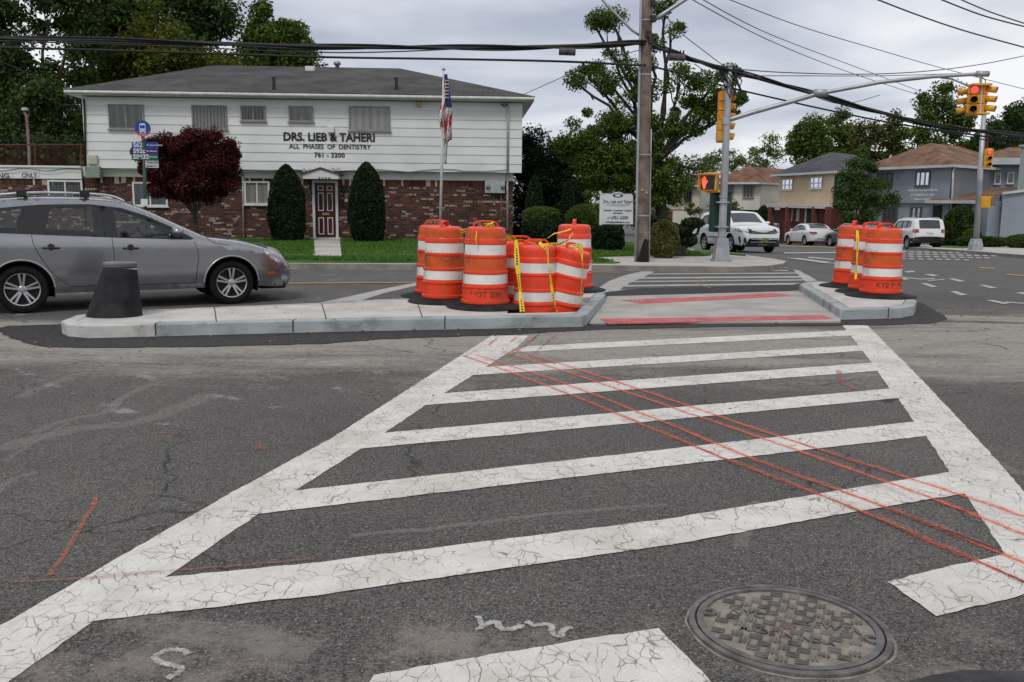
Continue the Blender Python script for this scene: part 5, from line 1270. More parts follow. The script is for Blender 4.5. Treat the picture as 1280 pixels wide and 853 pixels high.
topiary('low dark hedge in front of the porch',1197,1258,296.5,301,53.5,'drum',seed=72,n=5000,m=LD,leaf=.08,depth=.4)
topiary('bright yellow-green shrub leaning by the porch',1205,1226,287,298,54,'ball',seed=73,n=2500,m=LY,leaf=.08)
topiary('low rounded green hedge at the right edge below the grey wing',1259,1300,294,303.5,51,'ball',seed=74,n=5000,m=LM,leaf=.07)
topiary('dark shrub behind the red car at the white house',945,962,258,282,80,'ball',seed=75,n=2500,m=LD,leaf=.12)
# twisted cloud-pruned juniper behind the pole base
Yj=24.6; jb=at(848,318,Yj); jb.z=.15
jun=empty('juniper',jb,0,'twisted cloud-pruned juniper in front of the white moving suv','juniper')
mb=MB(); pads=[(866,279,15,7),(830,284,22,7),(848,287,18,6),(860,300,12,9),(822,275,16,5),(856,293,8,5)]
cs=[];rs=[];fk=at(858,305,Yj)
limb(mb,jb,fk,.10,.07,1,6,.12); limb(mb,fk,at(872,292,Yj),.06,.04,9,5,.12); limb(mb,at(872,292,Yj),at(874,284,Yj),.04,.03,10,4,.1); limb(mb,jb+Vector((.1,0,.05)),at(868,300,Yj),.06,.04,12,5,.15)
for k,(x,y,rx,ry) in enumerate(pads):
    c=at(x,y,Yj); limb(mb,fk,c,.05,.025,3+k,5,.1); a_=rx*Yj/FPX; b_=ry*Yj/FPX
    cs.append(c); rs.append((a_,a_*.8,b_))
mb.build('trunk',BARKD,jun,smooth=True)
leaf_mesh('foliage_pads',cs,rs,2600,.035,leaf_mat('needles_juniper',(.004,.012,.006),(.018,.04,.016),(.035,.065,.02),sc_=3,trans=.05),jun,seed=8); adopt(jun)
tree('reddish small maple in front of the white house',(858,290),78,[(905,258,14,8),(912,264,12,6),(868,262,10,6)],.14,LO,24,120,.7,.08,seed=44,zbase=-1.6)
# ================================================================== VEHICLES
def paint_mat(name,c,metal=.4,rough=.32):
    return mat(name,c,rough,metal=metal,var=.03,scale=2,coat=1.0,dirt=.06)
TYRE=mat('tyre_rubber',(.010,.010,.010),.9,var=.3,scale=10,spec=.15)
ALLOY=mat('alloy_wheel',(.50,.50,.51),.28,metal=.9,var=.05)
WELL=mat('wheel_well_black',(.006,.006,.006),.95)
TRIMB=mat('black_trim',(.012,.012,.013),.45)
CHROME=mat('chrome_trim',(.6,.6,.6),.15,metal=1,var=.05)
LAMP=mat('headlamp_glass',(.55,.56,.58),.08,metal=.6,var=.3,scale=14)
LAMPR=mat('tail_lamp_red',(.25,.012,.015),.15,spec=.8)
AMBER=mat('amber_reflector',(.55,.10,.015),.25)
CARGL=glass_mat('car_glass_tinted',.80,.03,(.92,1,.98))
CARGL_D=glass_mat('car_glass_dark',.13,.14,(.9,1,1))
SEATM=mat('seat_fabric',(.03,.03,.032),.9)
PLATE_Y=mat('plate_yellow',(.50,.40,.08),.5); 
def smooth_poly(P,n):
    """Catmull-Rom through points -> n points each span"""
    out=[]
    for i in range(len(P)-1):
        p0=P[max(0,i-1)];p1=P[i];p2=P[i+1];p3=P[min(len(P)-1,i+2)]
        for k in range(n):
            t=k/n; out.append(tuple(.5*((2*p1[j])+(-p0[j]+p2[j])*t+(2*p0[j]-5*p1[j]+4*p2[j]-p3[j])*t*t+(-p0[j]+3*p1[j]-3*p2[j]+p3[j])*t**3) for j in (0,1)))
    out.append(tuple(P[-1])); return out
def wheel(parent,x,y,side,r,wd=.21,spokes=5,double=True,hub_m=ALLOY,detail=True):
    """side=-1: outer face toward -y"""
    M_=Matrix.Translation((x,y,r))@Matrix.Rotation(R(90)*(1 if side<0 else -1),4,'X')
    w_=bpy.data.objects.new('wheel',None); col.objects.link(w_); w_.parent=parent; w_.matrix_local=M_
    rr=r*.70
    mb=MB(); mb.lathe([(rr,-wd),(r*.93,-wd),(r*.985,-wd*.9),(r,-wd*.75),(r,-wd*.2),(r*.985,-wd*.05),(r*.93,0.004),(r*.80,.008),(rr*1.02,0),(rr,-.012)],40); mb.build('tyre',TYRE,w_,smooth=True)
    if not detail:
        mb=MB(); mb.lathe([(rr,-.01),(rr*.9,-.02),(.001,-.02)],24); mb.build('rim',hub_m,w_,smooth=True); return w_
    mb=MB(); mb.lathe([(rr,-.012),(rr*.97,-.002),(rr*.92,-.006),(rr*.90,-.03),(rr*.88,-wd*.8)],40)
    mb.lathe([(r*.17,-.035),(r*.165,-.014),(r*.12,-.006),(.001,-.004)],20)
    for k in range(spokes):
        a=2*PI*k/spokes+.3
        for s_ in ((-1,1) if double else (0,)):
            a1=a+s_*.16; a0=a+s_*.26
            p=Vector((math.cos(a0)*r*.14,math.sin(a0)*r*.14,-.022)); q=Vector((math.cos(a1)*rr*.93,math.sin(a1)*rr*.93,-.012))
            mb.bar(p,q,r*(.085 if double else .17),.022)
    for k in range(5):
        a=2*PI*k/5; mb.tube([(math.cos(a)*r*.10,math.sin(a)*r*.10,-.02),(math.cos(a)*r*.10,math.sin(a)*r*.10,.0)],.009,6)
    mb.build('rim',hub_m,w_)
    mb=MB(); mb.lathe([(rr*.90,-.06),(.001,-.065)],24); mb.build('brake_disc',mat('brake_dark',(.02,.02,.02),.6,metal=.5),w_)
    return w_
def car(name,label,cat,S,paint,spec,group=None):
    """S: dict with silhouette top (x,z list from rear bottom over the roof to the front bottom), width etc. x forward, y left."""
    root=empty(name,(0,0,0),0,label,cat,group)
    W=S['W']/2; Ln=S['L']; belt=S['belt']; zmx=S.get('zw',.62); rnd=S.get('rnd',.07)
    top=smooth_poly(S['top'],S.get('n',5))
    rc=S.get('rc',.55)
    def hw(x,z):
        w=W
        # plan rounding at the two ends
        for d,q in ((x,S.get('rr',rc)),(Ln-x,rc)):
            if d<q: t=1-max(0,d)/q; w-=S.get('endcut',.16)*t**2.6+ .04*t
        zb=belt[0]+(belt[1]-belt[0])*x/Ln
        if z>zb: w-= (z-zb)*S.get('tumble',.34)+ .015
        elif z>zb-.10: t=(z-(zb-.10))/.10; w-=.015*t*t
        if z<zmx: w-= (zmx-z)**2*S.get('under',.22)
        return w
    # distance to the top silhouette for edge rounding
    TP=np.array(top)
    def dist(x,z):
        a=TP[:-1];b=TP[1:];p=np.array([x,z]);ab=b-a;t=np.clip(((p-a)*ab).sum(1)/np.maximum((ab**2).sum(1),1e-9),0,1); d=a+ab*t[:,None]-p
        return float(np.sqrt((d**2).sum(1)).min())
    def Y(x,z,inset_=0):
        d=dist(x,z); w=hw(x,z)-inset_
        if d<rnd: k=rnd-d; w-= rnd-math.sqrt(max(0,rnd*rnd-k*k))
        return w
    S['Y']=Y
    # lower outline with wheel arches
    zs=S['sill']; arches=S['arch']  # [(x,r)]
    low=[]
    x=top[-1][0]; low.append((top[-1][0],top[-1][1]))
    for (xc,ra) in sorted(arches,key=lambda q:-q[0]):
        zc=S['r']*1.0
        t0=math.asin(max(-1,min(1,(zs-zc)/ra)))
        low.append((xc+ra*math.cos(t0),zs))
        for k in range(1,18):
            a=t0+(PI-2*t0)*k/18; low.append((xc+ra*math.cos(a),zc+ra*math.sin(a)))
        low.append((xc-ra*math.cos(t0),zs))
    outer=list(top)+low[1:]
    if abs(outer[-1][0]-outer[0][0])<1e-6 and abs(outer[-1][1]-outer[0][1])<1e-6: outer=outer[:-1]
    dlo=S['dlo']
    vv,ff=cdt_mixed(outer,[dlo],S.get('step',.07),len(top))
    mb=MB(); n=len(vv); Ys=[Y(*p) for p in vv]
    mb.add([(p[0],-y,p[1]) for p,y in zip(vv,Ys)],ff); mb.add([(p[0],y,p[1]) for p,y in zip(vv,Ys)],[f[::-1] for f in ff])
    # top skin: strips between the two silhouettes, glass ranges left open
    K=10; gl=S['glass']    # list of (x range, z range) on top for windscreen / rear glass
    tv=[];
    for (x,z) in top:
        y=Y(x,z)
        i=len(tv)
        for k in range(K+1):
            t=-1+2*k/K; cz=(1-t*t)
            tv.append((x,z,t,y,cz))
    nn_=len(top)
    def norm(i):
        a=top[max(0,i-1)];b=top[min(nn_-1,i+1)]; dx,dz=b[0]-a[0],b[1]-a[1]; l=math.hypot(dx,dz) or 1; return (-dz/l,dx/l)
    V3=[]
    cs_=[]
    for i in range(nn_):
        nx_,nz_=norm(i); x,z=top[i]; crown=S.get('crown',.035)*(1 if z>.5 else .3)
        ec=max(sm((.30-x)/.22),sm((x-(Ln-.42))/.26)); crown*=1+(S.get('endcrown',3.0)-1)*ec
        for k in range(K+1):
            _,_,t,y,cz=tv[i*(K+1)+k]; V3.append((x+nx_*crown*cz,-y*t if False else y*t,z+nz_*crown*cz))
    # the curve runs from the rear over the roof to the front, so its left normal points up/out
    body_f=[];gl_f={}
    for i in range(nn_-1):
        xm=(top[i][0]+top[i+1][0])/2; zm=(top[i][1]+top[i+1][1])/2
        for k in range(K):
            f=(i*(K+1)+k,(i+1)*(K+1)+k,(i+1)*(K+1)+k+1,i*(K+1)+k+1)
            hit=None
            for g_i,(a,b,zlo) in enumerate(gl):
                if a<=xm<=b and zm>zlo and 0<k<K-1: hit=g_i
            if hit is None: body_f.append(f)
            else: gl_f.setdefault(hit,[]).append(f)
    mb.add(V3,body_f)
    me=bpy.data.meshes.new('body'); me.from_pydata(mb.v,[],mb.f)
    bm=bmesh.new(); bm.from_mesh(me); bmesh.ops.remove_doubles(bm,verts=bm.verts,dist=.002); bmesh.ops.recalc_face_normals(bm,faces=bm.faces); bm.to_mesh(me); bm.free()
    bo=link('body',me,paint,root,smooth=True); sharp(me,38)
    names={0:'windscreen',1:'rear_window'}
    for g_i,fs_ in gl_f.items():
        m2=bpy.data.meshes.new('g'); m2.from_pydata(V3,[],fs_); b2=bmesh.new(); b2.from_mesh(m2); loose=[v for v in b2.verts if not v.link_faces]; bmesh.ops.delete(b2,geom=loose,context='VERTS'); b2.to_mesh(m2); b2.free()
        link(names.get(g_i,'sunroof'),m2,S.get('glm',CARGL),root,smooth=True)
    # side glass with black surround
    panes=S['panes']
    for sgn in (-1,1):
        vv,ff=cdt(dlo,panes,.09); q=MB(); q.add([(p[0],sgn*Y(p[0],p[1],.006),p[1]) for p in vv],ff); q.build('window_surround',TRIMB,root,smooth=True)
        for pn in panes:
            vv,ff=cdt(pn,[],.10); q=MB(); q.add([(p[0],sgn*Y(p[0],p[1],.014),p[1]) for p in vv],ff); q.build('side_window',S.get('glm_side',S.get('glm',CARGL)),root,smooth=True)
    # door gaps
    for ln in S.get('gaps',[]):
        P=smooth_poly(ln,6) if len(ln)>2 else [(ln[0][0]+(ln[1][0]-ln[0][0])*k/8,ln[0][1]+(ln[1][1]-ln[0][1])*k/8) for k in range(9)]
        q=MB()
        for sgn in (-1,1): 
            q.tube([(a,sgn*(Y(a,b)+.0005),b) for a,b in P],.0045,4)
        q.build('door_gap',WELL,bo)
    for (x,z) in S.get('handles',[]):
        for sgn in (-1,1):
            q=MB(); y=sgn*Y(x,z); q.tube([(x-.095,y+sgn*.002,z),(x-.08,y+sgn*.03,z),(x+.08,y+sgn*.03,z-.003),(x+.095,y+sgn*.002,z-.003)],.014,8)
            q.lathe([(.045,0),(.04,.001),(.001,.002)],12,c=(x,y+sgn*.001,z+.012),M=Matrix.Rotation(R(90)*(-sgn),4,'X')); q.build('door_handle',S.get('handle_m',TRIMB),root,smooth=True)
    # underside and wells
    q=MB()
    x0,x1=.25,Ln-.3
    wi=W-.26
    q.box(x0,x1,-wi,wi,zs-.02,zs+.06)
    for (xc,ra) in arches:
        for sgn in (-1,1):
            n_=16; vs=[]
            for k in range(n_+1):
                a=-.35+(PI+.7)*k/n_; X_=xc+(ra+.012)*math.cos(a); Z_=S['r']+(ra+.012)*math.sin(a)
                vs.append((X_,sgn*(Y(min(max(X_,.02),Ln-.02),max(Z_,zs))-.012),Z_)); vs.append((X_,sgn*(W-.34),Z_))
            q.add(vs,[(2*k,2*k+1,2*k+3,2*k+2) for k in range(n_)])
            q.add([vs[2*k+1] for k in range(n_+1)],[tuple(range(n_+1))])
    for a,b in zip([x0]+[c[0]+c[1] for c in sorted(arches)],[c[0]-c[1] for c in sorted(arches)]+[x1]):
        if b-a>.1: 
            for sgn in (-1,1): q.box(a,b,min(sgn*(W-.1),sgn*wi),max(sgn*(W-.1),sgn*wi),zs-.01,zs+.05)
    # front and rear closing below
    q.box(.12,.5,-W+.16,W-.16,top[0][1]+.0,top[0][1]+.12); q.box(Ln-.5,Ln-.14,-W+.16,W-.16,top[-1][1],top[-1][1]+.1)
    q.build('underbody',WELL,root)
    for (xc,ra) in arches:
        for sgn in (-1,1): wheel(root,xc,sgn*(W-.035),sgn,S['r'],spokes=S.get('spokes',5),double=S.get('double',True),detail=S.get('wd',True))
    # cabin
    if S.get('cabin'):
        q=MB(); a,b,zf=S['cabin']; q.box(a,b,-W+.13,W-.13,zf-.03,zf); q.build('cabin_floor',WELL,root)
        for (xs,back) in S.get('seats',[]):
            for ys in (-.38,.38):
                q=MB(); q.box(xs-.02,xs+.48,ys-.24,ys+.24,.36,.50); q.prism([(xs-.22,ys-.23,1.08),(xs-.10,ys-.23,1.08),(xs+.06,ys-.23,.48),(xs-.08,ys-.23,.48)],(0,.46,0)); q.prism([(xs-.24,ys-.12,1.30),(xs-.16,ys-.12,1.30),(xs-.13,ys-.12,1.13),(xs-.21,ys-.12,1.13)],(0,.24,0)); pass
                q.build('seat',SEATM,root,bevel=.012)
        dx=S['dash']; q=MB(); q.prism([(dx,-W+.14,.55),(dx+.45,-W+.14,.55),(dx+.50,-W+.14,.92),(dx+.06,-W+.14,.95)],(0,2*W-.28,0)); q.build('dashboard',SEATM,root,bevel=.03)
        q=MB(); c_=Vector((dx-.12,.38,.93)); ring=[c_+Matrix.Rotation(R(-25),3,'Y')@Vector((0,math.cos(t)*.18,math.sin(t)*.18)) for t in [2*PI*k/20 for k in range(21)]]; q.tube(ring,.014,6); q.tube([c_,(dx+.1,.38,.86)],.02,6); q.bar(ring[0],ring[10],.03,.02); q.build('steering_wheel',SEATM,root)
    for sgn in (-1,1):
        if 'mirror' in S:
            x,z=S['mirror']; y=Y(x,z-.03); q=MB(); M_=Matrix.Translation((x-.02,sgn*(y+.14),z+.035))@Matrix.Diagonal((.085,.115,.075,1))
            prof=[(math.sin(PI*k/8),math.cos(PI*k/8)) for k in range(9)]; q.lathe([(max(.001,a),b) for a,b in prof],16,M=M_.to_3x3().to_4x4(),c=M_.translation)
            m_=q.build('wing_mirror',paint,root,smooth=True)
            q=MB(); q.bar((x+.04,sgn*(y-.01),z-.03),(x-.01,sgn*(y+.08),z+.0),.07,.04); q.build('mirror_stalk',TRIMB,root)
    return root,S
def cdt_mixed(outer,holes,step,ntop):
    """outer keeps the silhouette samples exactly, interior points added"""
    V=[Vector(p) for p in outer]; E=[(i,(i+1)%len(outer)) for i in range(len(outer))]
    for h in holes:
        h=resample(h,step); b=len(V); V+=[Vector(p) for p in h]; E+=[(b+i,b+(i+1)%len(h)) for i in range(len(h))]
    Pb=np.array([[v.x,v.y] for v in V]); xs=Pb[:,0]; ys=Pb[:,1]
    x=xs.min()+step*.5; row=0
    while x<xs.max():
        y=ys.min()+step*(.5 if row%2 else .2)
        while y<ys.max():
            if inpoly(x,y,outer) and not any(inpoly(x,y,h) for h in holes) and np.min(np.hypot(xs-x,ys-y))>step*.4: V.append(Vector((x,y)))
            y+=step
        x+=step; row+=1
    # rows close to the silhouette so the rounded edge is sampled
    for d_ in (.008,.022,.042,.066):
        for i in range(0,ntop-1):
            a=outer[i];b=outer[i+1]; dx,dz=b[0]-a[0],b[1]-a[1]; l=math.hypot(dx,dz)
            if l<.004: continue
            mx,mz=(a[0]+b[0])/2+dz/l*d_,(a[1]+b[1])/2-dx/l*d_
            if inpoly(mx,mz,outer) and not any(inpoly(mx,mz,h) for h in holes): V.append(Vector((mx,mz)))
    r=delaunay_2d_cdt(V,E,[],0,1e-6); vv=r[0]; ff=[]
    for f in r[2]:
        cx=sum(vv[i].x for i in f)/len(f); cy=sum(vv[i].y for i in f)/len(f)
        if inpoly(cx,cy,outer) and not any(inpoly(cx,cy,h) for h in holes): ff.append(tuple(f))
    return [(v.x,v.y) for v in vv],ff
def on_side(S,P,sgn,o,root,name,m,step=.06):
    vv,ff=cdt(P,[],step); q=MB(); q.add([(p[0],sgn*(S['Y'](p[0],p[1])+o),p[1]) for p in vv],ff); return q.build(name,m,root,smooth=True)
def place(root,pf,pr,xf,xr,side=-1,W=1.8,dz=0.0):
    """stand the car so that the near-side front and rear tyres touch the given ground points"""
    pf=Vector(pf);pr=Vector(pr); d=(pf-pr); d.z=0; d.normalize(); a=math.atan2(d.y,d.x)
    lat=Vector((-d.y,d.x,0))
    mid=(pf+pr)/2; o=mid-d*((xf+xr)/2)-lat*(side*(W/2-.035))
    c=mid
    root.location=(o.x,o.y,0); root.rotation_euler=(0,0,a)
    # slope of the ground along and across the car
    P0=o+d*xr;P1=o+d*xf; z0=T(P0.x,P0.y);z1=T(P1.x,P1.y); pitch=-math.atan2(z1-z0,(xf-xr)); 
    root.rotation_euler=(0,pitch,a); root.location.z=z0-(z1-z0)/(xf-xr)*xr+dz
    return root

# ---- the grey wagon in the street
S1=dict(L=4.48,W=1.76,belt=(1.02,.93),r=.318,sill=.26,arch=[(.83,.385),(3.53,.385)],spokes=5,rr=.45,rc=.75,endcut=.20,
 top=[(.10,.32),(.02,.45),(.0,.62),(.03,.84),(.08,1.02),(.22,1.28),(.36,1.44),(.60,1.485),(1.2,1.515),(1.75,1.505),(2.10,1.465),(2.45,1.335),(2.85,1.14),(3.18,.985),(3.30,.955),(3.70,.895),(4.05,.80),(4.28,.70),(4.40,.58),(4.46,.46),(4.455,.32),(4.38,.20)],
 dlo=[(.42,1.10),(.47,1.30),(.60,1.375),(1.1,1.425),(1.7,1.435),(2.10,1.385),(2.40,1.285),(2.72,1.135),(3.02,.965),(2.98,.945),(2.0,.985),(1.02,1.035),(.66,1.055),(.52,1.065)],
 panes=[[(.50,1.13),(.53,1.28),(.62,1.345),(.93,1.375),(.80,1.07),(.62,1.085)],[(1.14,1.06),(1.23,1.39),(1.83,1.40),(1.87,1.01)],[(2.03,1.00),(1.99,1.385),(2.10,1.355),(2.38,1.26),(2.68,1.115),(2.86,1.01),(2.86,.975),(2.5,.975)]],
 gaps=[[(.98,1.03),(1.0,.90),(1.08,.72),(1.22,.50),(1.38,.36)],[(1.95,.99),(1.97,.70),(2.0,.36)],[(3.02,.93),(3.07,.75),(3.05,.55),(3.02,.34)],[(1.40,.345),(2.2,.335),(3.02,.335)],[(3.2,.97),(3.3,.90),(3.5,.86)]],
 handles=[(1.20,.86),(2.18,.84)],glass=[(2.14,3.10,1.0),(.06,.34,1.04)],mirror=(2.80,1.03),cabin=(.3,3.0,.34),seats=[(2.05,0),(1.15,0)],dash=2.62)
GREY=paint_mat('metallic_grey_paint',(.26,.265,.28),.85,.24)
car1,S1=car('grey_wagon','metallic grey station wagon with roof rails and a driver, passing behind the traffic island','car',S1,GREY,None)
for sgn in (-1,1):
    # arch lips, roof rail, lamps
    for (xc,ra) in S1['arch']:
        q=MB(); P=[(xc+(ra+.004)*math.cos(a),S1['r']+(ra+.004)*math.sin(a)) for a in [(.05+(PI-.1)*k/20) for k in range(21)]]
        q.tube([(a,sgn*(S1['Y'](a,b)+.004),b) for a,b in P],.011,6); q.build('arch_lip',mat('pale_lip',(.42,.42,.42),.3,metal=.6),car1)
    q=MB(); P=[(.42,1.475),(.56,1.535),(.9,1.575),(1.3,1.585),(1.8,1.57),(2.02,1.54),(2.16,1.475)]; q.tube([(a,sgn*.60,b) for a,b in smooth_poly(P,4)],.016,8); q.build('roof_rail',mat('rail_silver',(.55,.55,.56),.3,metal=.8),car1,smooth=True)
    for x in (.9,1.66): q=MB(); q.box(x-.06,x+.06,sgn*.60-.035,sgn*.60+.035,1.525,1.62); q.build('rail_foot',TRIMB,car1,bevel=.01)
    on_side(S1,[(3.99,.775),(4.17,.735),(4.33,.655),(4.40,.585),(4.36,.545),(4.22,.585),(4.10,.66)],sgn,.004,car1,'headlight',LAMP)
    on_side(S1,[(4.06,.46),(4.17,.465),(4.17,.425),(4.06,.42)],sgn,.005,car1,'side_marker',AMBER)
    on_side(S1,[(4.27,.40),(4.36,.42),(4.40,.34),(4.33,.28),(4.27,.31)],sgn,.005,car1,'fog_lamp',LAMP)
    on_side(S1,[(4.25,.485),(4.43,.49),(4.43,.468),(4.25,.462)],sgn,.006,car1,'bumper_strip',CHROME)
    on_side(S1,[(1.30,.335),(3.13,.325),(3.13,.262),(1.26,.262)],sgn,.004,car1,'sill_trim',mat('sill_grey',(.07,.07,.075),.5))
    on_side(S1,[(.03,.98),(.20,1.0),(.24,.80),(.05,.74)],sgn,.004,car1,'tail_lamp',LAMPR)
q=MB(); 
for x in (.95,1.7): q.bar((x,-.6,1.60),(x,.6,1.60),.05,.03)
q.build('cross_bar',TRIMB,car1)
q=MB(); q.bar((3.10,-.55,1.015),(3.0,.1,1.06),.018,.015); q.bar((3.06,.0,1.03),(2.95,.6,1.06),.018,.015); q.build('wiper',TRIMB,car1)
pf=gp(291,380.6); pr=gp(30,392.2); place(car1,pf,pr,3.53,.83,-1,1.76)
# driver, seen through the side windows
def skin_body(name,joints,edges,m,parent=None,sub=2,root_i=0):
    me=bpy.data.meshes.new(name); me.from_pydata([j[0] for j in joints],edges,[]); o=link(name,me,m,parent)
    o.modifiers.new('skin','SKIN').use_smooth_shade=True
    sl=me.skin_vertices[0].data if me.skin_vertices else None
    if sl is None:
        bm=bmesh.new(); bm.from_mesh(me); bm.verts.layers.skin.verify(); bm.to_mesh(me); bm.free(); sl=me.skin_vertices[0].data
    for i,j in enumerate(joints):
        r_=j[1]; sl[i].radius=(r_,r_) if not isinstance(r_,tuple) else r_; sl[i].use_root=(i==root_i)
    s_=o.modifiers.new('s','SUBSURF'); s_.levels=sub; s_.render_levels=sub
    return o
SKIN=mat('skin_tone',(.32,.17,.11),.6); SHIRT=mat('dark_shirt',(.06,.065,.08),.9); HAIR=mat('dark_hair',(.012,.010,.009),.7)
dy=.38; J=[((2.12,dy,.56),.15),((2.06,dy,.80),.14),((2.02,dy,1.00),.16),((2.04,dy,1.12),.065),((2.08,dy,1.24),.085),((2.09,dy,1.34),.085),
 ((2.04,dy-.19,1.03),.06),((2.20,dy-.23,.86),.045),((2.42,dy-.15,.97),.035),((2.50,dy-.13,1.0),.03),
 ((2.04,dy+.19,1.03),.06),((2.22,dy+.22,.85),.045),((2.44,dy+.14,.96),.035),((2.51,dy+.13,1.0),.03),
 ((2.50,dy-.10,.60),.085),((2.85,dy-.10,.42),.055),((2.50,dy+.10,.60),.085),((2.85,dy+.10,.42),.055)]
for s_ in (-1,1):
    hx,hy,hz=2.50,dy+s_*.13,1.0
Ed=[(0,1),(1,2),(2,3),(3,4),(4,5),(2,6),(6,7),(7,8),(8,9),(2,10),(10,11),(11,12),(12,13),(0,14),(14,15),(0,16),(16,17)]
for s_,hi in ((-1,9),(1,13)):
    hx,hy,hz=J[hi][0]
    for k in range(4):
        a=(hx+.03+.002*k,hy-.03*0-s_*(-.024+.016*k)*1.0,hz+.012); J.append((a,.0095)); Ed.append((hi,len(J)-1)); J.append(((a[0]+.03,a[1],a[2]-.012),.0085)); Ed.append((len(J)-2,len(J)-1)); J.append(((a[0]+.018,a[1],a[2]-.035),.0075)); Ed.append((len(J)-2,len(J)-1))
drv=skin_body('person',J,Ed,SKIN,None,2); tag(drv,'driver in dark clothes holding the steering wheel inside the grey wagon','person')
jm=[j for j in J]
sh=skin_body('shirt',[(Vector(J[0][0]),.165),(Vector(J[1][0]),.155),(Vector(J[2][0]),.172),(Vector(J[6][0]),.072),(Vector(J[7][0]),.056),(Vector(J[10][0]),.072),(Vector(J[11][0]),.056)],[(0,1),(1,2),(2,3),(3,4),(2,5),(5,6)],SHIRT,drv,2)
mb=MB(); mb.lathe([(max(.001,.098*math.sin(PI*k/10)),.108*math.cos(PI*k/10)) for k in range(6)],16,c=(2.05,dy,1.345)); mb.build('hair',HAIR,drv,smooth=True)
for s_ in (-1,1):
    mb=MB(); mb.lathe([(max(.001,.012*math.sin(PI*k/6)),.012*math.cos(PI*k/6)) for k in range(7)],8,c=(2.168,dy+s_*.032,1.315)); mb.build('eye',TRIMB,drv)
mb=MB(); mb.prism([(2.165,dy-.012,1.275),(2.165,dy+.012,1.275),(2.16,dy,1.32)],(.03,0,-.003)); mb.build('nose',SKIN,drv,smooth=True)
drv.location=car1.location; drv.rotation_euler=car1.rotation_euler

# ---- white three-row suv, front quarter
WHITE=paint_mat('white_pearl_paint',(.62,.63,.63),.0,.3); 
S2=dict(L=4.89,W=1.92,belt=(1.16,1.07),r=.375,sill=.34,arch=[(.98,.44),(3.77,.44)],spokes=5,double=False,rc=.75,rr=.5,endcut=.22,zw=.75,crown=.04,tumble=.30,
 top=[(.12,.42),(.03,.55),(.0,.8),(.06,1.1),(.22,1.45),(.40,1.66),(.7,1.705),(1.6,1.735),(2.4,1.715),(2.75,1.66),(3.05,1.48),(3.50,1.19),(3.62,1.145),(4.0,1.11),(4.45,1.03),(4.68,.95),(4.80,.80),(4.86,.62),(4.86,.42),(4.78,.27)],
 dlo=[(.48,1.25),(.62,1.52),(.9,1.59),(1.8,1.635),(2.5,1.60),(2.75,1.53),(3.02,1.36),(3.30,1.16),(3.26,1.12),(2.0,1.155),(.7,1.20)],
 panes=[[(.62,1.26),(.72,1.49),(1.10,1.545),(1.22,1.21)],[(1.34,1.21),(1.26,1.56),(1.95,1.585),(2.02,1.185)],[(2.12,1.185),(2.07,1.585),(2.48,1.555),(2.72,1.48),(3.08,1.19),(3.06,1.165)]],
 gaps=[[(1.28,1.16),(1.30,.9),(1.45,.62)],[(2.07,1.13),(2.08,.8),(2.10,.42)],[(3.25,1.10),(3.28,.8),(3.22,.42)],[(1.5,.40),(3.2,.40)]],
 handles=[(1.5,1.04),(2.3,1.03)],handle_m=WHITE,glass=[(2.82,3.45,1.2),(.1,.36,1.15)],mirror=(3.12,1.20),glm=CARGL_D,cabin=(.4,3.3,.45),seats=[(2.3,0)],dash=3.0,endcrown=4)
S2['r']=.375
suv,S2=car('white_suv','large white suv with dark chrome grille turning the corner behind the signal pole','suv',S2,WHITE,None)
def front_piece(root,S,name,m,pts,o=.02,depth=.05):
    """flat piece on the nose: pts in (y,z)"""
    q=MB(); 
    def X(y,z):
        tp=S['top']; 
        # nose x at height z on the silhouette (front part)
        best=None; P=[p for p in smooth_poly(tp,6) if p[0]>S['L']*.75]
        best=min(P,key=lambda p:abs(p[1]-z)); c=S.get('crown',.035)*S.get('endcrown',3)*(1 if z>.5 else .3)
        return best[0]+c*(1-(y/(S['W']/2-.1))**2)
    vs=[(X(y,z)+o,y,z) for y,z in pts]; n=len(vs); vs+=[(v[0]-depth,v[1],v[2]) for v in vs]
    q.add(vs,[tuple(range(n)),tuple(range(n,2*n))[::-1]]+[(i,(i+1)%n,n+(i+1)%n,n+i) for i in range(n)]); return q.build(name,m,root)
def fgrid(root,S,name,m,y0,y1,z0,z1,o=.02,ny=8):
    for k in range(ny):
        pass
    P=[(y0+(y1-y0)*k/ny,z0) for k in range(ny+1)]+[(y1-(y1-y0)*k/ny,z1) for k in range(ny+1)]
    return front_piece(root,S,name,m,P,o)
front_piece(suv,S2,'grille',TRIMB,[(-.62,.84),(-.3,.80),(0,.79),(.3,.80),(.62,.84),(.60,.97),(.3,.98),(0,.985),(-.3,.98),(-.60,.97)],.05,.14)
for z in (.85,.91): fgrid(suv,S2,'grille_bar',CHROME,-.50,.50,z,z+.014,.06)
fgrid(suv,S2,'hood_shade',TRIMB,-.60,.60,.975,1.0,.05)
front_piece(suv,S2,'lower_grille',TRIMB,[(-.70,.38),(0,.36),(.70,.38),(.60,.60),(0,.62),(-.60,.60)],.04,.1)
for z in (.44,.50,.56): fgrid(suv,S2,'grille_bar',CHROME,-.56,.56,z,z+.016,.055)
fgrid(suv,S2,'bumper_base',TRIMB,-.74,.74,.25,.36,.03)
fgrid(suv,S2,'number_plate',PLATE_Y,-.16,.16,.47,.60,.08,ny=2)
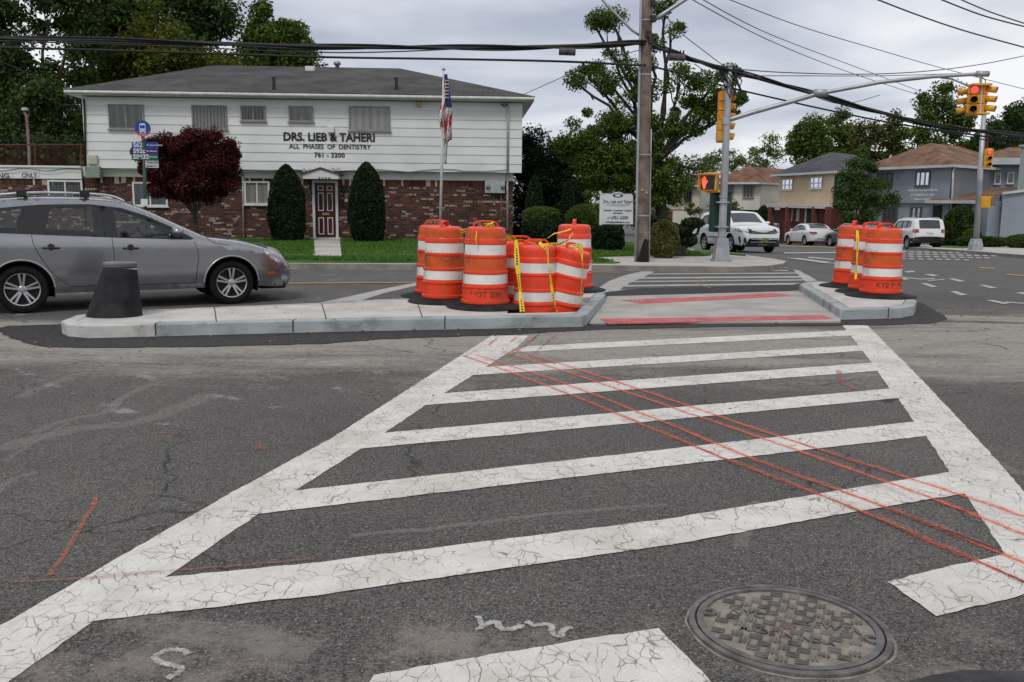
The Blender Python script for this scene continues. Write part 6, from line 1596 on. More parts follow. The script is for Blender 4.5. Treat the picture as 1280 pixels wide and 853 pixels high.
for s_ in (-1,1):
    on_side(S2,[(4.22,1.02),(4.55,.985),(4.70,.90),(4.72,.85),(4.45,.87),(4.25,.93)],s_,.006,suv,'headlight',LAMP)
    front_piece(suv,S2,'headlight',LAMP,[(s_*.60,.86),(s_*.78,.88),(s_*.80,.97),(s_*.62,.97)],.012)
    front_piece(suv,S2,'fog_lamp_recess',TRIMB,[(s_*.70,.42),(s_*.84,.44),(s_*.82,.62),(s_*.76,.64)],.02)
    on_side(S2,[(4.50,.66),(4.62,.68),(4.64,.42),(4.56,.38)],s_,.008,suv,'bumper_vent',TRIMB)
    on_side(S2,[(1.45,.66),(3.2,.64),(3.2,.60),(1.45,.62)],s_,.01,suv,'door_moulding',TRIMB)
def place_axis(root,mid,ang,xc,dz=0):
    d=Vector((math.cos(ang),math.sin(ang),0)); o=Vector((mid.x,mid.y,0))-d*xc
    P0=o+d*(xc-1.3);P1=o+d*(xc+1.3); z0=T(P0.x,P0.y);z1=T(P1.x,P1.y); sl=(z1-z0)/2.6
    root.rotation_euler=(0,-math.atan(sl),ang); root.location=(o.x,o.y,z0-sl*(xc-1.3)+dz)
# the suv: front wheel near (947,319), nose toward the lower right
place_axis(suv,Vector(at(922,300,40.3)),R(-79),2.45)

# ---- white compact suv parked far right, rear quarter
S3=dict(L=4.23,W=1.80,belt=(1.10,1.05),r=.36,sill=.36,arch=[(.80,.43),(3.37,.43)],spokes=5,rc=.5,rr=.28,endcut=.12,zw=.75,crown=.03,tumble=.22,rnd=.08,
 top=[(.10,.40),(.03,.5),(.0,.75),(.03,1.05),(.14,1.40),(.22,1.58),(.45,1.66),(1.2,1.69),(2.2,1.675),(2.45,1.62),(2.75,1.40),(2.98,1.20),(3.08,1.165),(3.6,1.13),(4.0,1.07),(4.15,.95),(4.2,.7),(4.19,.4),(4.12,.28)],
 dlo=[(.42,1.25),(.50,1.50),(.8,1.56),(2.1,1.575),(2.40,1.50),(2.62,1.32),(2.78,1.15),(2.74,1.11),(1.6,1.14),(.62,1.17)],
 panes=[[(.54,1.24),(.60,1.46),(.88,1.51),(.98,1.19)],[(1.08,1.18),(1.02,1.52),(1.60,1.53),(1.63,1.17)],[(1.72,1.17),(1.70,1.53),(2.08,1.52),(2.34,1.45),(2.62,1.16)]],
 gaps=[[(1.68,1.12),(1.70,.42)],[(2.74,1.08),(2.78,.42)],[(.98,1.14),(1.05,.9),(1.25,.6)]],
 handles=[(1.18,1.0),(1.9,1.0)],handle_m=WHITE,glass=[(2.5,2.94,1.22),(.03,.21,1.10)],mirror=(2.62,1.18),glm=CARGL_D,cabin=(.3,2.8,.45),seats=[(1.9,0)],dash=2.5,endcrown=1.4)
jp,S3=car('compact_suv','small white boxy suv seen from behind, parked in front of the law office','suv',S3,WHITE,None)
def rear_piece(root,S,name,m,pts,o=.02,depth=.05):
    q=MB(); P=[p for p in smooth_poly(S['top'],6) if p[0]<S['L']*.25]
    def X(y,z):
        b=min(P,key=lambda p:abs(p[1]-z)); c=S.get('crown',.035)*S.get('endcrown',3)*(1 if z>.5 else .3); return b[0]-c*(1-(y/(S['W']/2-.1))**2)
    vs=[(X(y,z)-o,y,z) for y,z in pts]; n=len(vs); vs+=[(v[0]+depth,v[1],v[2]) for v in vs]
    q.add(vs,[tuple(range(n)),tuple(range(n,2*n))[::-1]]+[(i,(i+1)%n,n+(i+1)%n,n+i) for i in range(n)]); return q.build(name,m,root)
for s_ in (-1,1):
    rear_piece(jp,S3,'tail_lamp',LAMPR,[(s_*.60,.92),(s_*.82,.92),(s_*.82,1.10),(s_*.60,1.10)],.015)
    on_side(S3,[(.03,.92),(.16,.93),(.16,1.09),(.05,1.10)],s_,.006,jp,'tail_lamp',LAMPR)
    on_side(S3,[(.02,.40),(.40,.44),(.40,.62),(.02,.62)],s_,.006,jp,'bumper_cladding',TRIMB)
    q=MB(); q.tube([(.35,s_*.62,1.67),(.5,s_*.62,1.72),(1.8,s_*.62,1.735),(2.1,s_*.62,1.69)],.018,6); q.build('roof_rail',mat('rail_silver',(.5,.5,.5),.3),jp)
rear_piece(jp,S3,'bumper_cladding',TRIMB,[(-.80,.36),(0,.34),(.80,.36),(.80,.66),(.4,.70),(0,.71),(-.4,.70),(-.80,.66)],.055,.12)
rear_piece(jp,S3,'number_plate',mat('plate_pale',(.5,.5,.48),.5),[(-.16,.86),(.16,.86),(.16,.98),(-.16,.98)],.04)
for s_ in (-1,1): rear_piece(jp,S3,'reflector',LAMPR,[(s_*.6,.52),(s_*.74,.52),(s_*.74,.57),(s_*.6,.57)],.03)
# in the photograph its rear right tyre is at (1133,312)
place_axis(jp,Vector(at(1141,300,51.8)),R(90),2.1)

# ---- white sedan and the dark sedan behind it
S4=dict(L=4.83,W=1.83,belt=(.98,.90),r=.33,sill=.27,arch=[(1.05,.39),(3.78,.39)],spokes=7,double=False,rc=.7,rr=.5,endcut=.18,
 top=[(.08,.30),(.0,.45),(.02,.75),(.10,.97),(.45,1.03),(.75,1.08),(1.2,1.33),(1.6,1.43),(2.1,1.455),(2.55,1.42),(3.0,1.22),(3.35,1.0),(3.5,.96),(4.1,.86),(4.55,.73),(4.76,.58),(4.82,.40),(4.74,.20)],
 dlo=[(.98,1.07),(1.3,1.27),(1.7,1.365),(2.2,1.385),(2.55,1.34),(2.85,1.19),(3.15,1.0),(3.1,.965),(2.0,1.0),(1.0,1.035)],
 panes=[[(1.15,1.08),(1.35,1.24),(1.72,1.325),(2.0,1.34),(2.04,1.03)],[(2.14,1.03),(2.10,1.345),(2.5,1.30),(2.78,1.16),(2.98,1.0)]],
 gaps=[[(1.3,1.04),(1.32,.8),(1.45,.6)],[(2.09,1.0),(2.12,.32)],[(3.1,.95),(3.15,.6),(3.1,.32)]],
 handles=[(1.45,.90),(2.35,.89)],handle_m=WHITE,glass=[(2.6,3.3,1.02),(.78,1.5,1.10)],mirror=(2.95,1.0),glm=CARGL_D,cabin=(.8,3.1,.35),seats=[(2.0,0)],dash=2.75,endcrown=3)
sed,S4=car('white_sedan','white sedan parked in front of the tan house, yellow rear number plate','car',S4,WHITE,None)
for s_ in (-1,1):
    rear_piece(sed,S4,'tail_lamp',LAMPR,[(s_*.50,.78),(s_*.80,.76),(s_*.82,.92),(s_*.55,.93)],.012)
    on_side(S4,[(.03,.76),(.30,.82),(.28,.93),(.08,.92)],s_,.006,sed,'tail_lamp',LAMPR)
rear_piece(sed,S4,'number_plate',PLATE_Y,[(-.17,.50),(.17,.50),(.17,.64),(-.17,.64)],.03)
fgr=place_axis(sed,Vector(at(1011,300,63)),R(96),2.4)
S5=dict(S4); DGREY=paint_mat('slate_grey_paint',(.07,.08,.09),.4,.35); S5['handle_m']=DGREY
sd5,S5=car('slate_sedan','slate grey sedan parked behind the white sedan, half hidden by the traffic drums','car',S5,DGREY,None)
place_axis(sd5,Vector(at(1068,300,57)),R(99),2.4)
front_piece(sd5,S5,'grille',TRIMB,[(-.4,.50),(.4,.50),(.4,.66),(-.4,.66)],.015)
for s_ in (-1,1): on_side(S5,[(4.30,.76),(4.55,.70),(4.68,.60),(4.5,.62),(4.32,.70)],s_,.006,sd5,'headlight',LAMP)
# red sedan in the carport
S6=dict(S4); REDP=paint_mat('dark_red_paint',(.13,.008,.012),.3,.35); S6['handle_m']=REDP
rs_,S6=car('red_car','dark red car parked in the shade of the white house carport','car',S6,REDP,None)
for s_ in (-1,1): rear_piece(rs_,S6,'tail_lamp',LAMPR,[(s_*.50,.78),(s_*.80,.76),(s_*.82,.92),(s_*.55,.93)],.012)
place_axis(rs_,Vector(at(964,300,77)),R(60),2.4,.15)
# ================================================================== TRAFFIC DRUMS
def band_mat(name,c,dirt=.45,rough=.5,emis=0):
    return mat(name,c,rough,var=.10,scale=5,detail=8,dirt=dirt)
ORG=band_mat('orange_plastic',(.68,.050,.013),.85,.42); ORF=band_mat('orange_reflective',(.56,.085,.012),.8,.5); WRF=band_mat('white_reflective',(.66,.66,.63),.7,.45)
ORG2=band_mat('orange_plastic_bright',(.78,.055,.018),.6,.4)
RUB=mat('black_rubber',(.010,.010,.012),.7,c2=(.028,.028,.030),scale=4,detail=8,bump=.3,spec=.2)
ORF2=mat('scuffed_orange_reflective',(.50,.08,.012),.6,var=.15,scale=9,detail=9,dirt=1.0)
def drum(loc,label,rot=0,tilt=(0,0),sc_=1.0,bright=False,base=True,handle_rot=0,stencil=None,group='orange traffic drums on the left island',dent=0,name='traffic_drum',old=True,scuff=False):
    og=ORG2 if bright else ORG
    root=empty(name,loc,rot,label,'traffic drum',group)
    z0=.06; H=.98*sc_
    # profile from fractions read off the photograph
    F=[(0,.305),(.012,.315),(.045,.315),(.055,.298),(.20,.293),(.212,.303),(.235,.303),(.245,.286),(.262,.285),(.385,.281),(.395,.290),(.42,.290),(.432,.276),(.590,.270),(.60,.279),(.625,.279),(.637,.266),(.765,.262),(.775,.270),(.825,.268),(.84,.258),(.945,.252),(.972,.240),(.99,.20),(.992,.05),(.992,.001)]
    mi=[]
    for i in range(len(F)-1):
        zm=(F[i][0]+F[i+1][0])/2
        if .26<zm<.386: mi.append(2)
        elif .43<zm<.591: mi.append(1)
        elif .636<zm<.766: mi.append(2)
        elif .84<zm<.946: mi.append(1)
        else: mi.append(0)
    # more rows for the bands so dents read
    G_=[];MI=[]
    for i in range(len(F)-1):
        n=3 if F[i+1][0]-F[i][0]>.08 else 1
        for k in range(n): t=k/n; G_.append((F[i][0]+(F[i+1][0]-F[i][0])*t,F[i][1]+(F[i+1][1]-F[i][1])*t)); MI.append(mi[i])
    G_.append(F[-1])
    rr=random.Random(hash(label)%1000 if False else len(label)*7+int(abs(loc[0])*100))
    ph=[rr.uniform(0,6.28) for _ in range(6)]
    def wob(t,z):
        d=1+.006*math.sin(2*t+ph[0])+.004*math.sin(5*t+ph[1]+z*9)
        if dent:
            d-=dent*max(0,math.cos(t-ph[2]))**8*math.exp(-((z-.12)/.10)**2)
            d-=dent*.7*max(0,math.cos(t-ph[3]))**10*math.exp(-((z-H*.93)/.06)**2)
        return d
    mb=MB(); mb.lathe([(r_*sc_,z0+f*H) for f,r_ in G_],56,mis=MI,wob=wob); mb.build('drum_body',[og,(ORF2 if scuff else ORF) if not bright else ORG,WRF],root,smooth=True,auto=28)
    # handle: a flat arch with two feet across the top
    mb=MB(); zt=z0+.985*H; P=[]
    for k in range(17):
        a=PI*k/16; c_=math.cos(a); s_=math.sin(a); P.append(Vector((.155*sc_*(abs(c_)**.6)*(1 if c_>=0 else -1),0,zt-.01+.085*(s_**.5)*sc_)))
    ca,sa=math.cos(handle_rot),math.sin(handle_rot)
    for i in range(16):
        a,b=[Vector((p.x*ca,p.x*sa,p.z)) for p in (P[i],P[i+1])]; mb.bar(a,b,.05*sc_,.024*sc_,upv=Vector((0,0,1)) if abs((b-a).normalized().z)<.8 else Vector((ca,sa,0)))
    mb.build('handle',og,root,bevel=.004)
    if base:
        mb=MB(); mb.lathe([(.27,.062),(.33,.060),(.36,.048),(.50,.022),(.515,.010),(.505,.0),(.27,.0)],56,wob=lambda t,z:1+.015*math.sin(2*t+ph[4])+.01*math.sin(3*t+ph[5])); mb.build('rubber_base',RUB,root,smooth=True,auto=40)
    if stencil:
        me=text_mesh(stencil,.105*sc_,.004,.0,sx=.9,spacing=1.15); rd_=.296*sc_+.0015; co=me.vertices
        # subdivide in x for bending
        bm=bmesh.new(); bm.from_mesh(me); bmesh.ops.triangulate(bm,faces=bm.faces)
        for v in bm.verts:
            a=-PI/2+v.co.x/rd_+.05; rq=(rd_-.012*((v.co.y+.05)/.1)*.1); v.co=Vector((math.cos(a)*rd_,math.sin(a)*rd_,z0+.13*H+v.co.y))
        bm.to_mesh(me); bm.free(); link('stencil_lettering',me,mat('stencil_black',(.20,.028,.014),.7),root)
    root.rotation_euler=(tilt[0],tilt[1],rot)
    return root
def dp(px,py,z=.15): p=gp(px,py,z); return Vector((p.x,p.y,z))
drum(dp(545.5,370.5),'traffic drum at the back left of the left cluster, mostly behind the scuffed one',handle_rot=.1)
drum(dp(555.5,376.8),'traffic drum with black scuff marks under its top, left of the foremost drum',rot=.1,handle_rot=1.3,dent=.05,scuff=True)
drum(dp(606.5,384.0),'foremost traffic drum of the left cluster, knotted yellow tape on its handle, stencilled NOT SIN',handle_rot=.25,stencil='NOT SIN',dent=.05,sc_=1.02)
hz=.0
def sunk(px,py,zb): p=gp(px,py,zb); return Vector((p.x,p.y,zb))
drum(sunk(648,394,-.02),'traffic drum sunk in the pit and wedged behind the foremost drum',bright=True,base=False,handle_rot=.3,sc_=.98)
drum(sunk(669,404.8,-.09),'traffic drum standing in the pit, two yellow tapes hanging down its front',bright=True,base=False,handle_rot=.15,sc_=1.02)
d6=drum(sunk(694,401.5,-.07),'traffic drum leaning to the right in the pit, taped at its handle',bright=True,base=False,handle_rot=.8,tilt=(R(2),R(13)),sc_=.98)
drum(dp(716.5,362.8),'upright traffic drum at the back right of the left cluster beside the ramp',bright=True,handle_rot=1.45)
RG='orange traffic drums on the right island end'
drum(dp(1063.5,358.2),'traffic drum at the back left of the right-hand three, tape hanging from its handle',handle_rot=1.1,group=RG)
drum(dp(1085.5,365.6),'middle traffic drum of the right-hand three, mostly hidden by the front one',handle_rot=.15,group=RG)
drum(dp(1100.5,370.4),'front traffic drum of the right-hand three, crumpled at its foot',handle_rot=.5,dent=.10,stencil='KYE BUS',group=RG)
# dark scuffs on the second drum
# ------------------------------------------------------------------ caution tape
def make_tape():
    m,t,p,N,L=nodes('caution_tape'); tc=N('ShaderNodeTexCoord'); sp_=N('ShaderNodeSeparateXYZ'); L(tc.outputs['UV'],sp_.inputs[0])
    # black lettering-like blocks along the middle of the tape
    br=N('ShaderNodeTexBrick'); mp=N('ShaderNodeMapping'); L(tc.outputs['UV'],mp.inputs[0]); mp.inputs['Scale'].default_value=(1,1,1); L(mp.outputs[0],br.inputs['Vector'])
    br.inputs['Scale'].default_value=1; br.inputs['Brick Width'].default_value=.034; br.inputs['Row Height'].default_value=1; br.inputs['Mortar Size'].default_value=.006; br.inputs['Color1'].default_value=(0,0,0,1); br.inputs['Color2'].default_value=(.2,.2,.2,1); br.inputs['Mortar'].default_value=(1,1,1,1)
    fr=N('ShaderNodeMath'); fr.operation='FRACT'; d_=N('ShaderNodeMath'); d_.operation='MULTIPLY'; d_.inputs[1].default_value=3.1; L(sp_.outputs[0],d_.inputs[0]); L(d_.outputs[0],fr.inputs[0])
    g1=N('ShaderNodeMath'); g1.operation='GREATER_THAN'; g1.inputs[1].default_value=.32; L(fr.outputs[0],g1.inputs[0])
    a=N('ShaderNodeMath'); a.operation='SUBTRACT'; a.inputs[1].default_value=.5; L(sp_.outputs[1],a.inputs[0]); b=N('ShaderNodeMath'); b.operation='ABSOLUTE'; L(a.outputs[0],b.inputs[0]); c=N('ShaderNodeMath'); c.operation='LESS_THAN'; c.inputs[1].default_value=.20; L(b.outputs[0],c.inputs[0])
    iv=N('ShaderNodeMath'); iv.operation='LESS_THAN'; iv.inputs[1].default_value=.5; L(br.outputs['Color'],iv.inputs[0])
    m1=N('ShaderNodeMath'); m1.operation='MULTIPLY'; L(g1.outputs[0],m1.inputs[0]); L(c.outputs[0],m1.inputs[1]); m2=N('ShaderNodeMath'); m2.operation='MULTIPLY'; L(m1.outputs[0],m2.inputs[0]); L(iv.outputs[0],m2.inputs[1])
    mx=N('ShaderNodeMix'); mx.data_type='RGBA'; L(m2.outputs[0],mx.inputs[0]); mx.inputs[6].default_value=(.78,.55,.02,1); mx.inputs[7].default_value=(.02,.02,.02,1); L(mx.outputs[2],p.inputs['Base Color']); p.inputs['Roughness'].default_value=.4
    return m
TAPE=make_tape()
def tape(pts,label,wd=.06,twist=0.0,sag=0,start=.0,parent=None,nrm=Vector((0,-1,0)),group='yellow caution tape on the drums',rt_=None):
    wd*=.82
    P=[Vector(p) for p in pts]; Q=[]
    for i in range(len(P)-1):
        k=max(4,int((P[i+1]-P[i]).length/.04))
        for j in range(k):
            t=j/k; Q.append(P[i].lerp(P[i+1],t)-Vector((0,0,sag*4*t*(1-t))))
    Q.append(P[-1]); vs=[];uv=[];L_=0; r=random.Random(int(P[0].x*991)); ph=r.uniform(0,6)
    for i,q in enumerate(Q):
        d=(Q[min(i+1,len(Q)-1)]-Q[max(0,i-1)]).normalized(); s_=d.cross(nrm).normalized(); 
        a=start+twist*i/len(Q)+.35*math.sin(L_*7+ph); s_=(Matrix.Rotation(a,3,d)@s_)
        n_=d.cross(s_); w_=wd/2*(.75+.25*math.cos(L_*9+ph))
        vs+=[q+s_*w_,q+n_*.008*math.sin(L_*20),q-s_*w_]; uv+=[(L_,0),(L_,.5),(L_,1)]
        if i<len(Q)-1: L_+=(Q[i+1]-q).length
    me=bpy.data.meshes.new('caution_tape'); fs=[]
    for i in range(len(Q)-1): fs+=[(3*i,3*i+1,3*i+4,3*i+3),(3*i+1,3*i+2,3*i+5,3*i+4)]
    me.from_pydata([tuple(v) for v in vs],[],fs); ul=me.uv_layers.new()
    for lp in me.loops: ul.data[lp.index].uv=uv[lp.vertex_index]
    o=link('caution_tape',me,TAPE,None,smooth=True); tag(o,label,'caution tape',group); return o
def A(px,py,Y): return at(px,py,Y)
tape([A(560,286,12.7),A(584,287,12.5),A(603,283,12.15)],'yellow tape tied between the scuffed drum and the foremost drum',.07,sag=.03)
tape([A(608,281,12.0),A(626,288,12.1),A(640,298,12.2),A(652,301,12.3),A(668,304,12.4)],'thick twisted yellow tape running right from the knot on the foremost drum',.075,twist=1.5,sag=.02)
tape([A(632,298,12.3),A(652,300,12.5),A(675,302,12.6),A(693,292,13.0),A(714,286,13.3)],'long yellow tape stretched behind to the back right drum',.05,twist=2.5,sag=.01)
tape([A(645,300,11.66),A(646.5,330,11.60),A(650,362,11.58),A(653,390,11.50)],'wide yellow tape hanging down the left side of the sunken drum',.08,sag=0)
tape([A(674,303,11.75),A(684,312,11.60),A(686,335,11.56),A(690,362,11.56),A(694,384,11.54),A(697,391,11.5)],'narrow yellow tape hanging down the right side of the sunken drum',.05,twist=1.6)
tape([A(676,306,12.2),A(700,305,12.1),A(711,300,12.1),A(716,291,12.9)],'yellow tape looped between the sunken drum and the leaning drum',.045,twist=2)
tape([A(712,308,12.0),A(722,306,11.95),A(727,312,11.8),A(728.5,335,11.75),A(727,355,11.85),A(725,378,11.9),A(716,384,11.9)],'yellow tape trailing from the leaning drum down to the pit edge',.05,twist=2.2)
tape([A(716,291,12.75),A(709,303,12.2),A(704,307,12.0)],'pale crumpled tape between the back right drum and the leaning drum',.03,twist=3)
tape([A(596,289,11.75),A(595,297,11.73),A(595.5,306,11.73)],'short loose end of tape dangling on the foremost drum',.02,twist=1)
# knot
r=random.Random(9); 
for (px,py,Y,s_,lb) in ((611,282,11.95,.07,'crumpled knot of yellow tape on the handle of the foremost drum'),(722,309,11.95,.05,'crumpled knot of yellow tape on the handle of the leaning drum')):
    P=[A(px,py,Y)+Vector((r.uniform(-1,1)*s_*1.4,r.uniform(-1,1)*s_*.7,r.uniform(-.6,.8)*s_)) for _ in range(12)]
    tape(P,lb,.035,twist=6)
tape([A(1071.5,288,13.7),A(1072.2,305,13.65),A(1071,330,13.6),A(1069.5,349,13.55)],'yellow tape hanging between the right-hand drums',.05,twist=1.2,group=None)
# rubble sack in the pit
mb=MB(); c=gp(725,389,.05)
mb.lathe([(max(.001,.13*math.sin(PI*k/8)),.09*math.cos(PI*k/8)) for k in range(9)],14,c=(c.x,c.y,.09),wob=lambda t,z:1+.18*math.sin(3*t+z*20)+.1*math.sin(5*t))
o=mb.build('plastic_bag',mat('bag_white',(.42,.40,.39),.5,dirt=.4),smooth=True); tag(o,'crumpled whitish plastic bag in the pit beside the leaning drum','bag')
# ------------------------------------------------------------------ slant-sided black bollard base
c=gp(140,394.5,.15); 
bol=empty('bollard',(c.x,c.y,.15),0,'tapered black rubber bollard stub with a flat grey cap, on the rounded island tip','bollard')
s_=c.y/FPX; mb=MB(); vs=[]; n=40; rows=10; 
bx0=gp(99,397,.15).x; bx1=gp(173,396,.15).x; rb=(bx1-bx0)/2; ztop=at(150,333,c.y).z; tx0=at(130.6,333,c.y).x; tx1=at(170,333,c.y).x; rt2=(tx1-tx0)/2
for k in range(rows+1):
    t=k/rows; cx=((bx0+bx1)/2)*(1-t)+((tx0+tx1)/2)*t; rr_=rb*(1-t)+rt2*t
    for j in range(n):
        a=2*PI*j/n; vs.append((cx+rr_*math.cos(a),c.y+rr_*math.sin(a)*.85,.15+(ztop-.15)*t))
mb.add(vs,[(k*n+j,k*n+(j+1)%n,(k+1)*n+(j+1)%n,(k+1)*n+j) for k in range(rows) for j in range(n)]); mb.build('sleeve',RUB,bol,smooth=True)
mb=MB(); cx=(tx0+tx1)/2; mb.lathe([(rt2*1.0,ztop-.015),(rt2*1.0,ztop+.02),(rt2*1.06,ztop+.022),(rt2*1.06,ztop+.04),(rt2*.9,ztop+.052),(.001,ztop+.055)],36,c=(cx,c.y,0),M=Matrix.Diagonal((1,.85,1,1))); mb.build('cap',mat('cap_grey',(.10,.10,.105),.5,c2=(.16,.16,.165),scale=6),bol,smooth=True,auto=30)
mb=MB(); mb.lathe([(rt2*1.012,ztop-.045),(rt2*1.012,ztop-.016)],36,c=(cx,c.y,0),M=Matrix.Diagonal((1,.85,1,1))); mb.build('pale_band',mat('band_pale',(.35,.35,.34),.6),bol)
adopt(bol)

# ================================================================== UTILITY POLE
WOOD=mat('weathered_pole_wood',(.10,.075,.058),.9,c2=(.22,.175,.145),scale=3,detail=9,bump=.5,bscale=25,dirt=.5)
GALV=mat('galvanised_steel',(.30,.31,.33),.45,metal=.45,c2=(.40,.41,.43),scale=2,detail=6,dirt=.2)
YU=22.2; pb_=gp(803,327.5,.13); YU=pb_.y
up_=empty('utility_pole',(pb_.x,pb_.y,.13),0,'tall weathered wooden utility pole on the corner, charred black at its foot','utility pole')
mb=MB(); pt=at(812,-160,YU); rb=.5*15*YU/FPX
def lerpz(z): 
    t=(z-.13)/(pt.z-.13); return Vector((pb_.x+(pt.x-pb_.x)*t,YU,z))
mb.tube([lerpz(z) for z in np.linspace(.1,pt.z,14)],[rb*(1-.25*k/13) for k in range(14)],20); mb.build('pole',WOOD,up_,smooth=True)
mb=MB(); mb.lathe([(rb*1.012,.12),(rb*1.012,.62)],20,c=(pb_.x,YU,0),wob=lambda t,z:1+.004*math.sin(7*t)); 
mb=MB(); vs=[];n=24
for k in range(2):
    for j in range(n):
        t=2*PI*j/n; z=.12 if k==0 else .62+.28*math.sin(t*1.0+1.2)+.14*math.sin(3*t); vs.append((pb_.x+rb*1.008*math.cos(t)+(z-.13)*.006*0,YU+rb*1.008*math.sin(t),z))
mb.add(vs,[(j,(j+1)%n,n+(j+1)%n,n+j) for j in range(n)]); mb.build('charred_foot',mat('charred_wood',(.008,.007,.006),.9),up_,smooth=True)
mb=MB(); o_=-rb-.02; mb.tube([lerpz(z)+Vector((o_*(1-.2*(z/9)),-.02,0)) for z in np.linspace(.13,pt.z,8)],.035,10); mb.build('conduit_riser',GALV,up_,smooth=True)
mb=MB(); mb.tube([lerpz(z)+Vector((rb*(1-.2*(z/9))+.012,-.03,0)) for z in np.linspace(.13,3.2,6)],.015,8); mb.build('ground_conduit',GALV,up_,smooth=True)
mb=MB()
for z in (1.2,2.6,4.4,5.6): 
    mb=MB(); mb.lathe([(rb*1.04*(1-.2*z/9),0),(rb*1.04*(1-.2*z/9),.03)],20,c=lerpz(z)); mb.build('strap',GALV,up_)

def U(px,py): return at(px,py,YU)
# street-lamp bracket arms at the top
mb=MB(); mb.tube([U(802,46),U(790,38),U(772,20),U(758,6),U(742,-14)],.03,8); mb.build('bracket_arm',GALV,up_,smooth=True)
mb=MB(); mb.tube([U(815,27),U(830,17),U(856,0),U(880,-16)],.045,8); mb.build('lamp_arm',GALV,up_,smooth=True)
mb=MB(); 
for (x,y) in ((815,5),(816,25),(808,44),(812,52)): p=U(x,y); mb=MB(); mb.box(p.x-.05,p.x+.05,p.y-.2,p.y-.08,p.z-.07,p.z+.07); mb.build('bracket',DKM,up_)

mb=MB(); 
for (x,y,ww) in ((807,241,4),(802,238,3)): p=U(x,y); mb=MB(); mb.box(p.x-.03,p.x+.03,YU-rb-.02,YU-rb+.01,p.z-.02,p.z+.02); mb.build('pole_tag',mat('tag_yellow',(.4,.28,.05),.6),up_)

mb=MB(); p=U(815,44); ring=[U(812,40)+Vector((.0,-.1,0)),U(816,50),U(824,58),U(820,66),U(815,60)]; mb.tube(ring,.02,6); mb.build('wire_loop',DKM,up_)
adopt(up_)
# ================================================================== TRAFFIC SIGNALS
YEL_S=mat('signal_yellow',(.62,.30,.02),.45,c2=(.70,.36,.03),scale=3); SIGO=mat('signal_orange_yellow',(.70,.26,.015),.45)
RLIT=mat('lit_red_lens',(.5,.02,.02),.3,emit=(1,.05,.06),es=2.2); LOFF=mat('dark_lens',(.015,.012,.010),.15); RLIT2=mat('lit_red_hand',(.5,.05,.02),.4,emit=(1,.09,.04),es=1.6)
def box_at(mb,c,sx,sy,sz,rz=0,mi=0):
    mb.box(-sx/2,sx/2,-sy/2,sy/2,-sz/2,sz/2,mi,Matrix.Translation(c)@Matrix.Rotation(rz,4,'Z'))
def signal_head(root,c,face,h=1.0,w=.34,d=.20,lit=0,lens=True,vis=True,nm='signal_head',ym=YEL_S,n=3):
    """face: angle the lenses look to"""
    M_=Matrix.Translation(c)@Matrix.Rotation(face,4,'Z')   # local -y is the face
    mb=MB(); hh=h/n
    for k in range(n):
        z=h/2-hh*(k+.5); mb.box(-w/2,w/2,0,d,z-hh/2+.006,z+hh/2-.006,0,M_)
    mb.box(-w*.3,w*.3,.01,d-.01,-h/2-.03,h/2+.03,0,M_)
    hd=mb.build(nm,ym,root,bevel=.015)
    for k in range(n):
        z=h/2-hh*(k+.5); r_=hh*.36
        q=MB(); q.lathe([(r_,0),(r_*.7,-.02),(.001,-.028)],18,M=M_@Matrix.Translation((0,-.004,z))@Matrix.Rotation(R(90),4,'X')@Matrix.Diagonal((1,1,-1,1))); q.build('lens',RLIT if k==lit else LOFF,hd,smooth=True)
        if vis:
            q=MB(); vs=[];n_=16
            for i in range(n_+1):
                a=R(-35)+R(250)*i/n_; 
                vs.append(M_@Vector((r_*1.12*math.cos(a),0,z+r_*1.12*math.sin(a)))); vs.append(M_@Vector((r_*1.12*math.cos(a),-.20-(.03*math.sin(a)),z+r_*1.12*math.sin(a)-.03)))
            q.add(vs,[(2*i,2*i+1,2*i+3,2*i+2) for i in range(n_)]); v_=q.build('visor',ym,hd,smooth=True); md=v_.modifiers.new('s','SOLIDIFY'); md.thickness=.008
    return hd
sb=gp(901,326.5,.13); YS=sb.y
sig=empty('signal_pole',(sb.x,sb.y,.13),0,'grey steel signal pole with long curved mast arm and cabinet, on the near corner','traffic signal')
def SP(px,py,Y=None): return at(px,py,Y or YS)
mb=MB(); sq=.215
mb.prism([(sb.x-sq,sb.y-sq,.12),(sb.x+sq,sb.y-sq,.12),(sb.x+sq,sb.y+sq,.12),(sb.x-sq,sb.y+sq,.12)],(0,0,.05)); 
vs=[];zz=[(.17,.25),(.50,.22),(.58,.205)]
for z,s_ in zz: vs+=[(sb.x-s_,sb.y-s_,z),(sb.x+s_,sb.y-s_,z),(sb.x+s_,sb.y+s_,z),(sb.x-s_,sb.y+s_,z)]
z75=at(901,303,YS).z; vs=[]
for z,s_ in ((.17,.185),(z75*.8,.155),(z75+.1,.135)): vs+=[(sb.x-s_,sb.y-s_,z),(sb.x+s_,sb.y-s_,z),(sb.x+s_,sb.y+s_,z),(sb.x-s_,sb.y+s_,z)]
mb.add(vs,[(i*4+j,i*4+(j+1)%4,i*4+4+(j+1)%4,i*4+4+j) for i in range(2) for j in range(4)]+[(8,9,10,11)]); mb.build('pole_base',mat('base_aluminium',(.27,.28,.30),.5,metal=.4,c2=(.34,.35,.37),scale=5),sig)
mb=MB(); tp=SP(911.5,84); b0=Vector((sb.x,sb.y,.3)); mb.tube([b0.lerp(tp,k/10) for k in range(11)],[.100-.028*k/10 for k in range(11)],20); mb.tube([tp,tp+Vector((0,0,.05))],.08,16); mb.build('pole',GALV,sig,smooth=True)
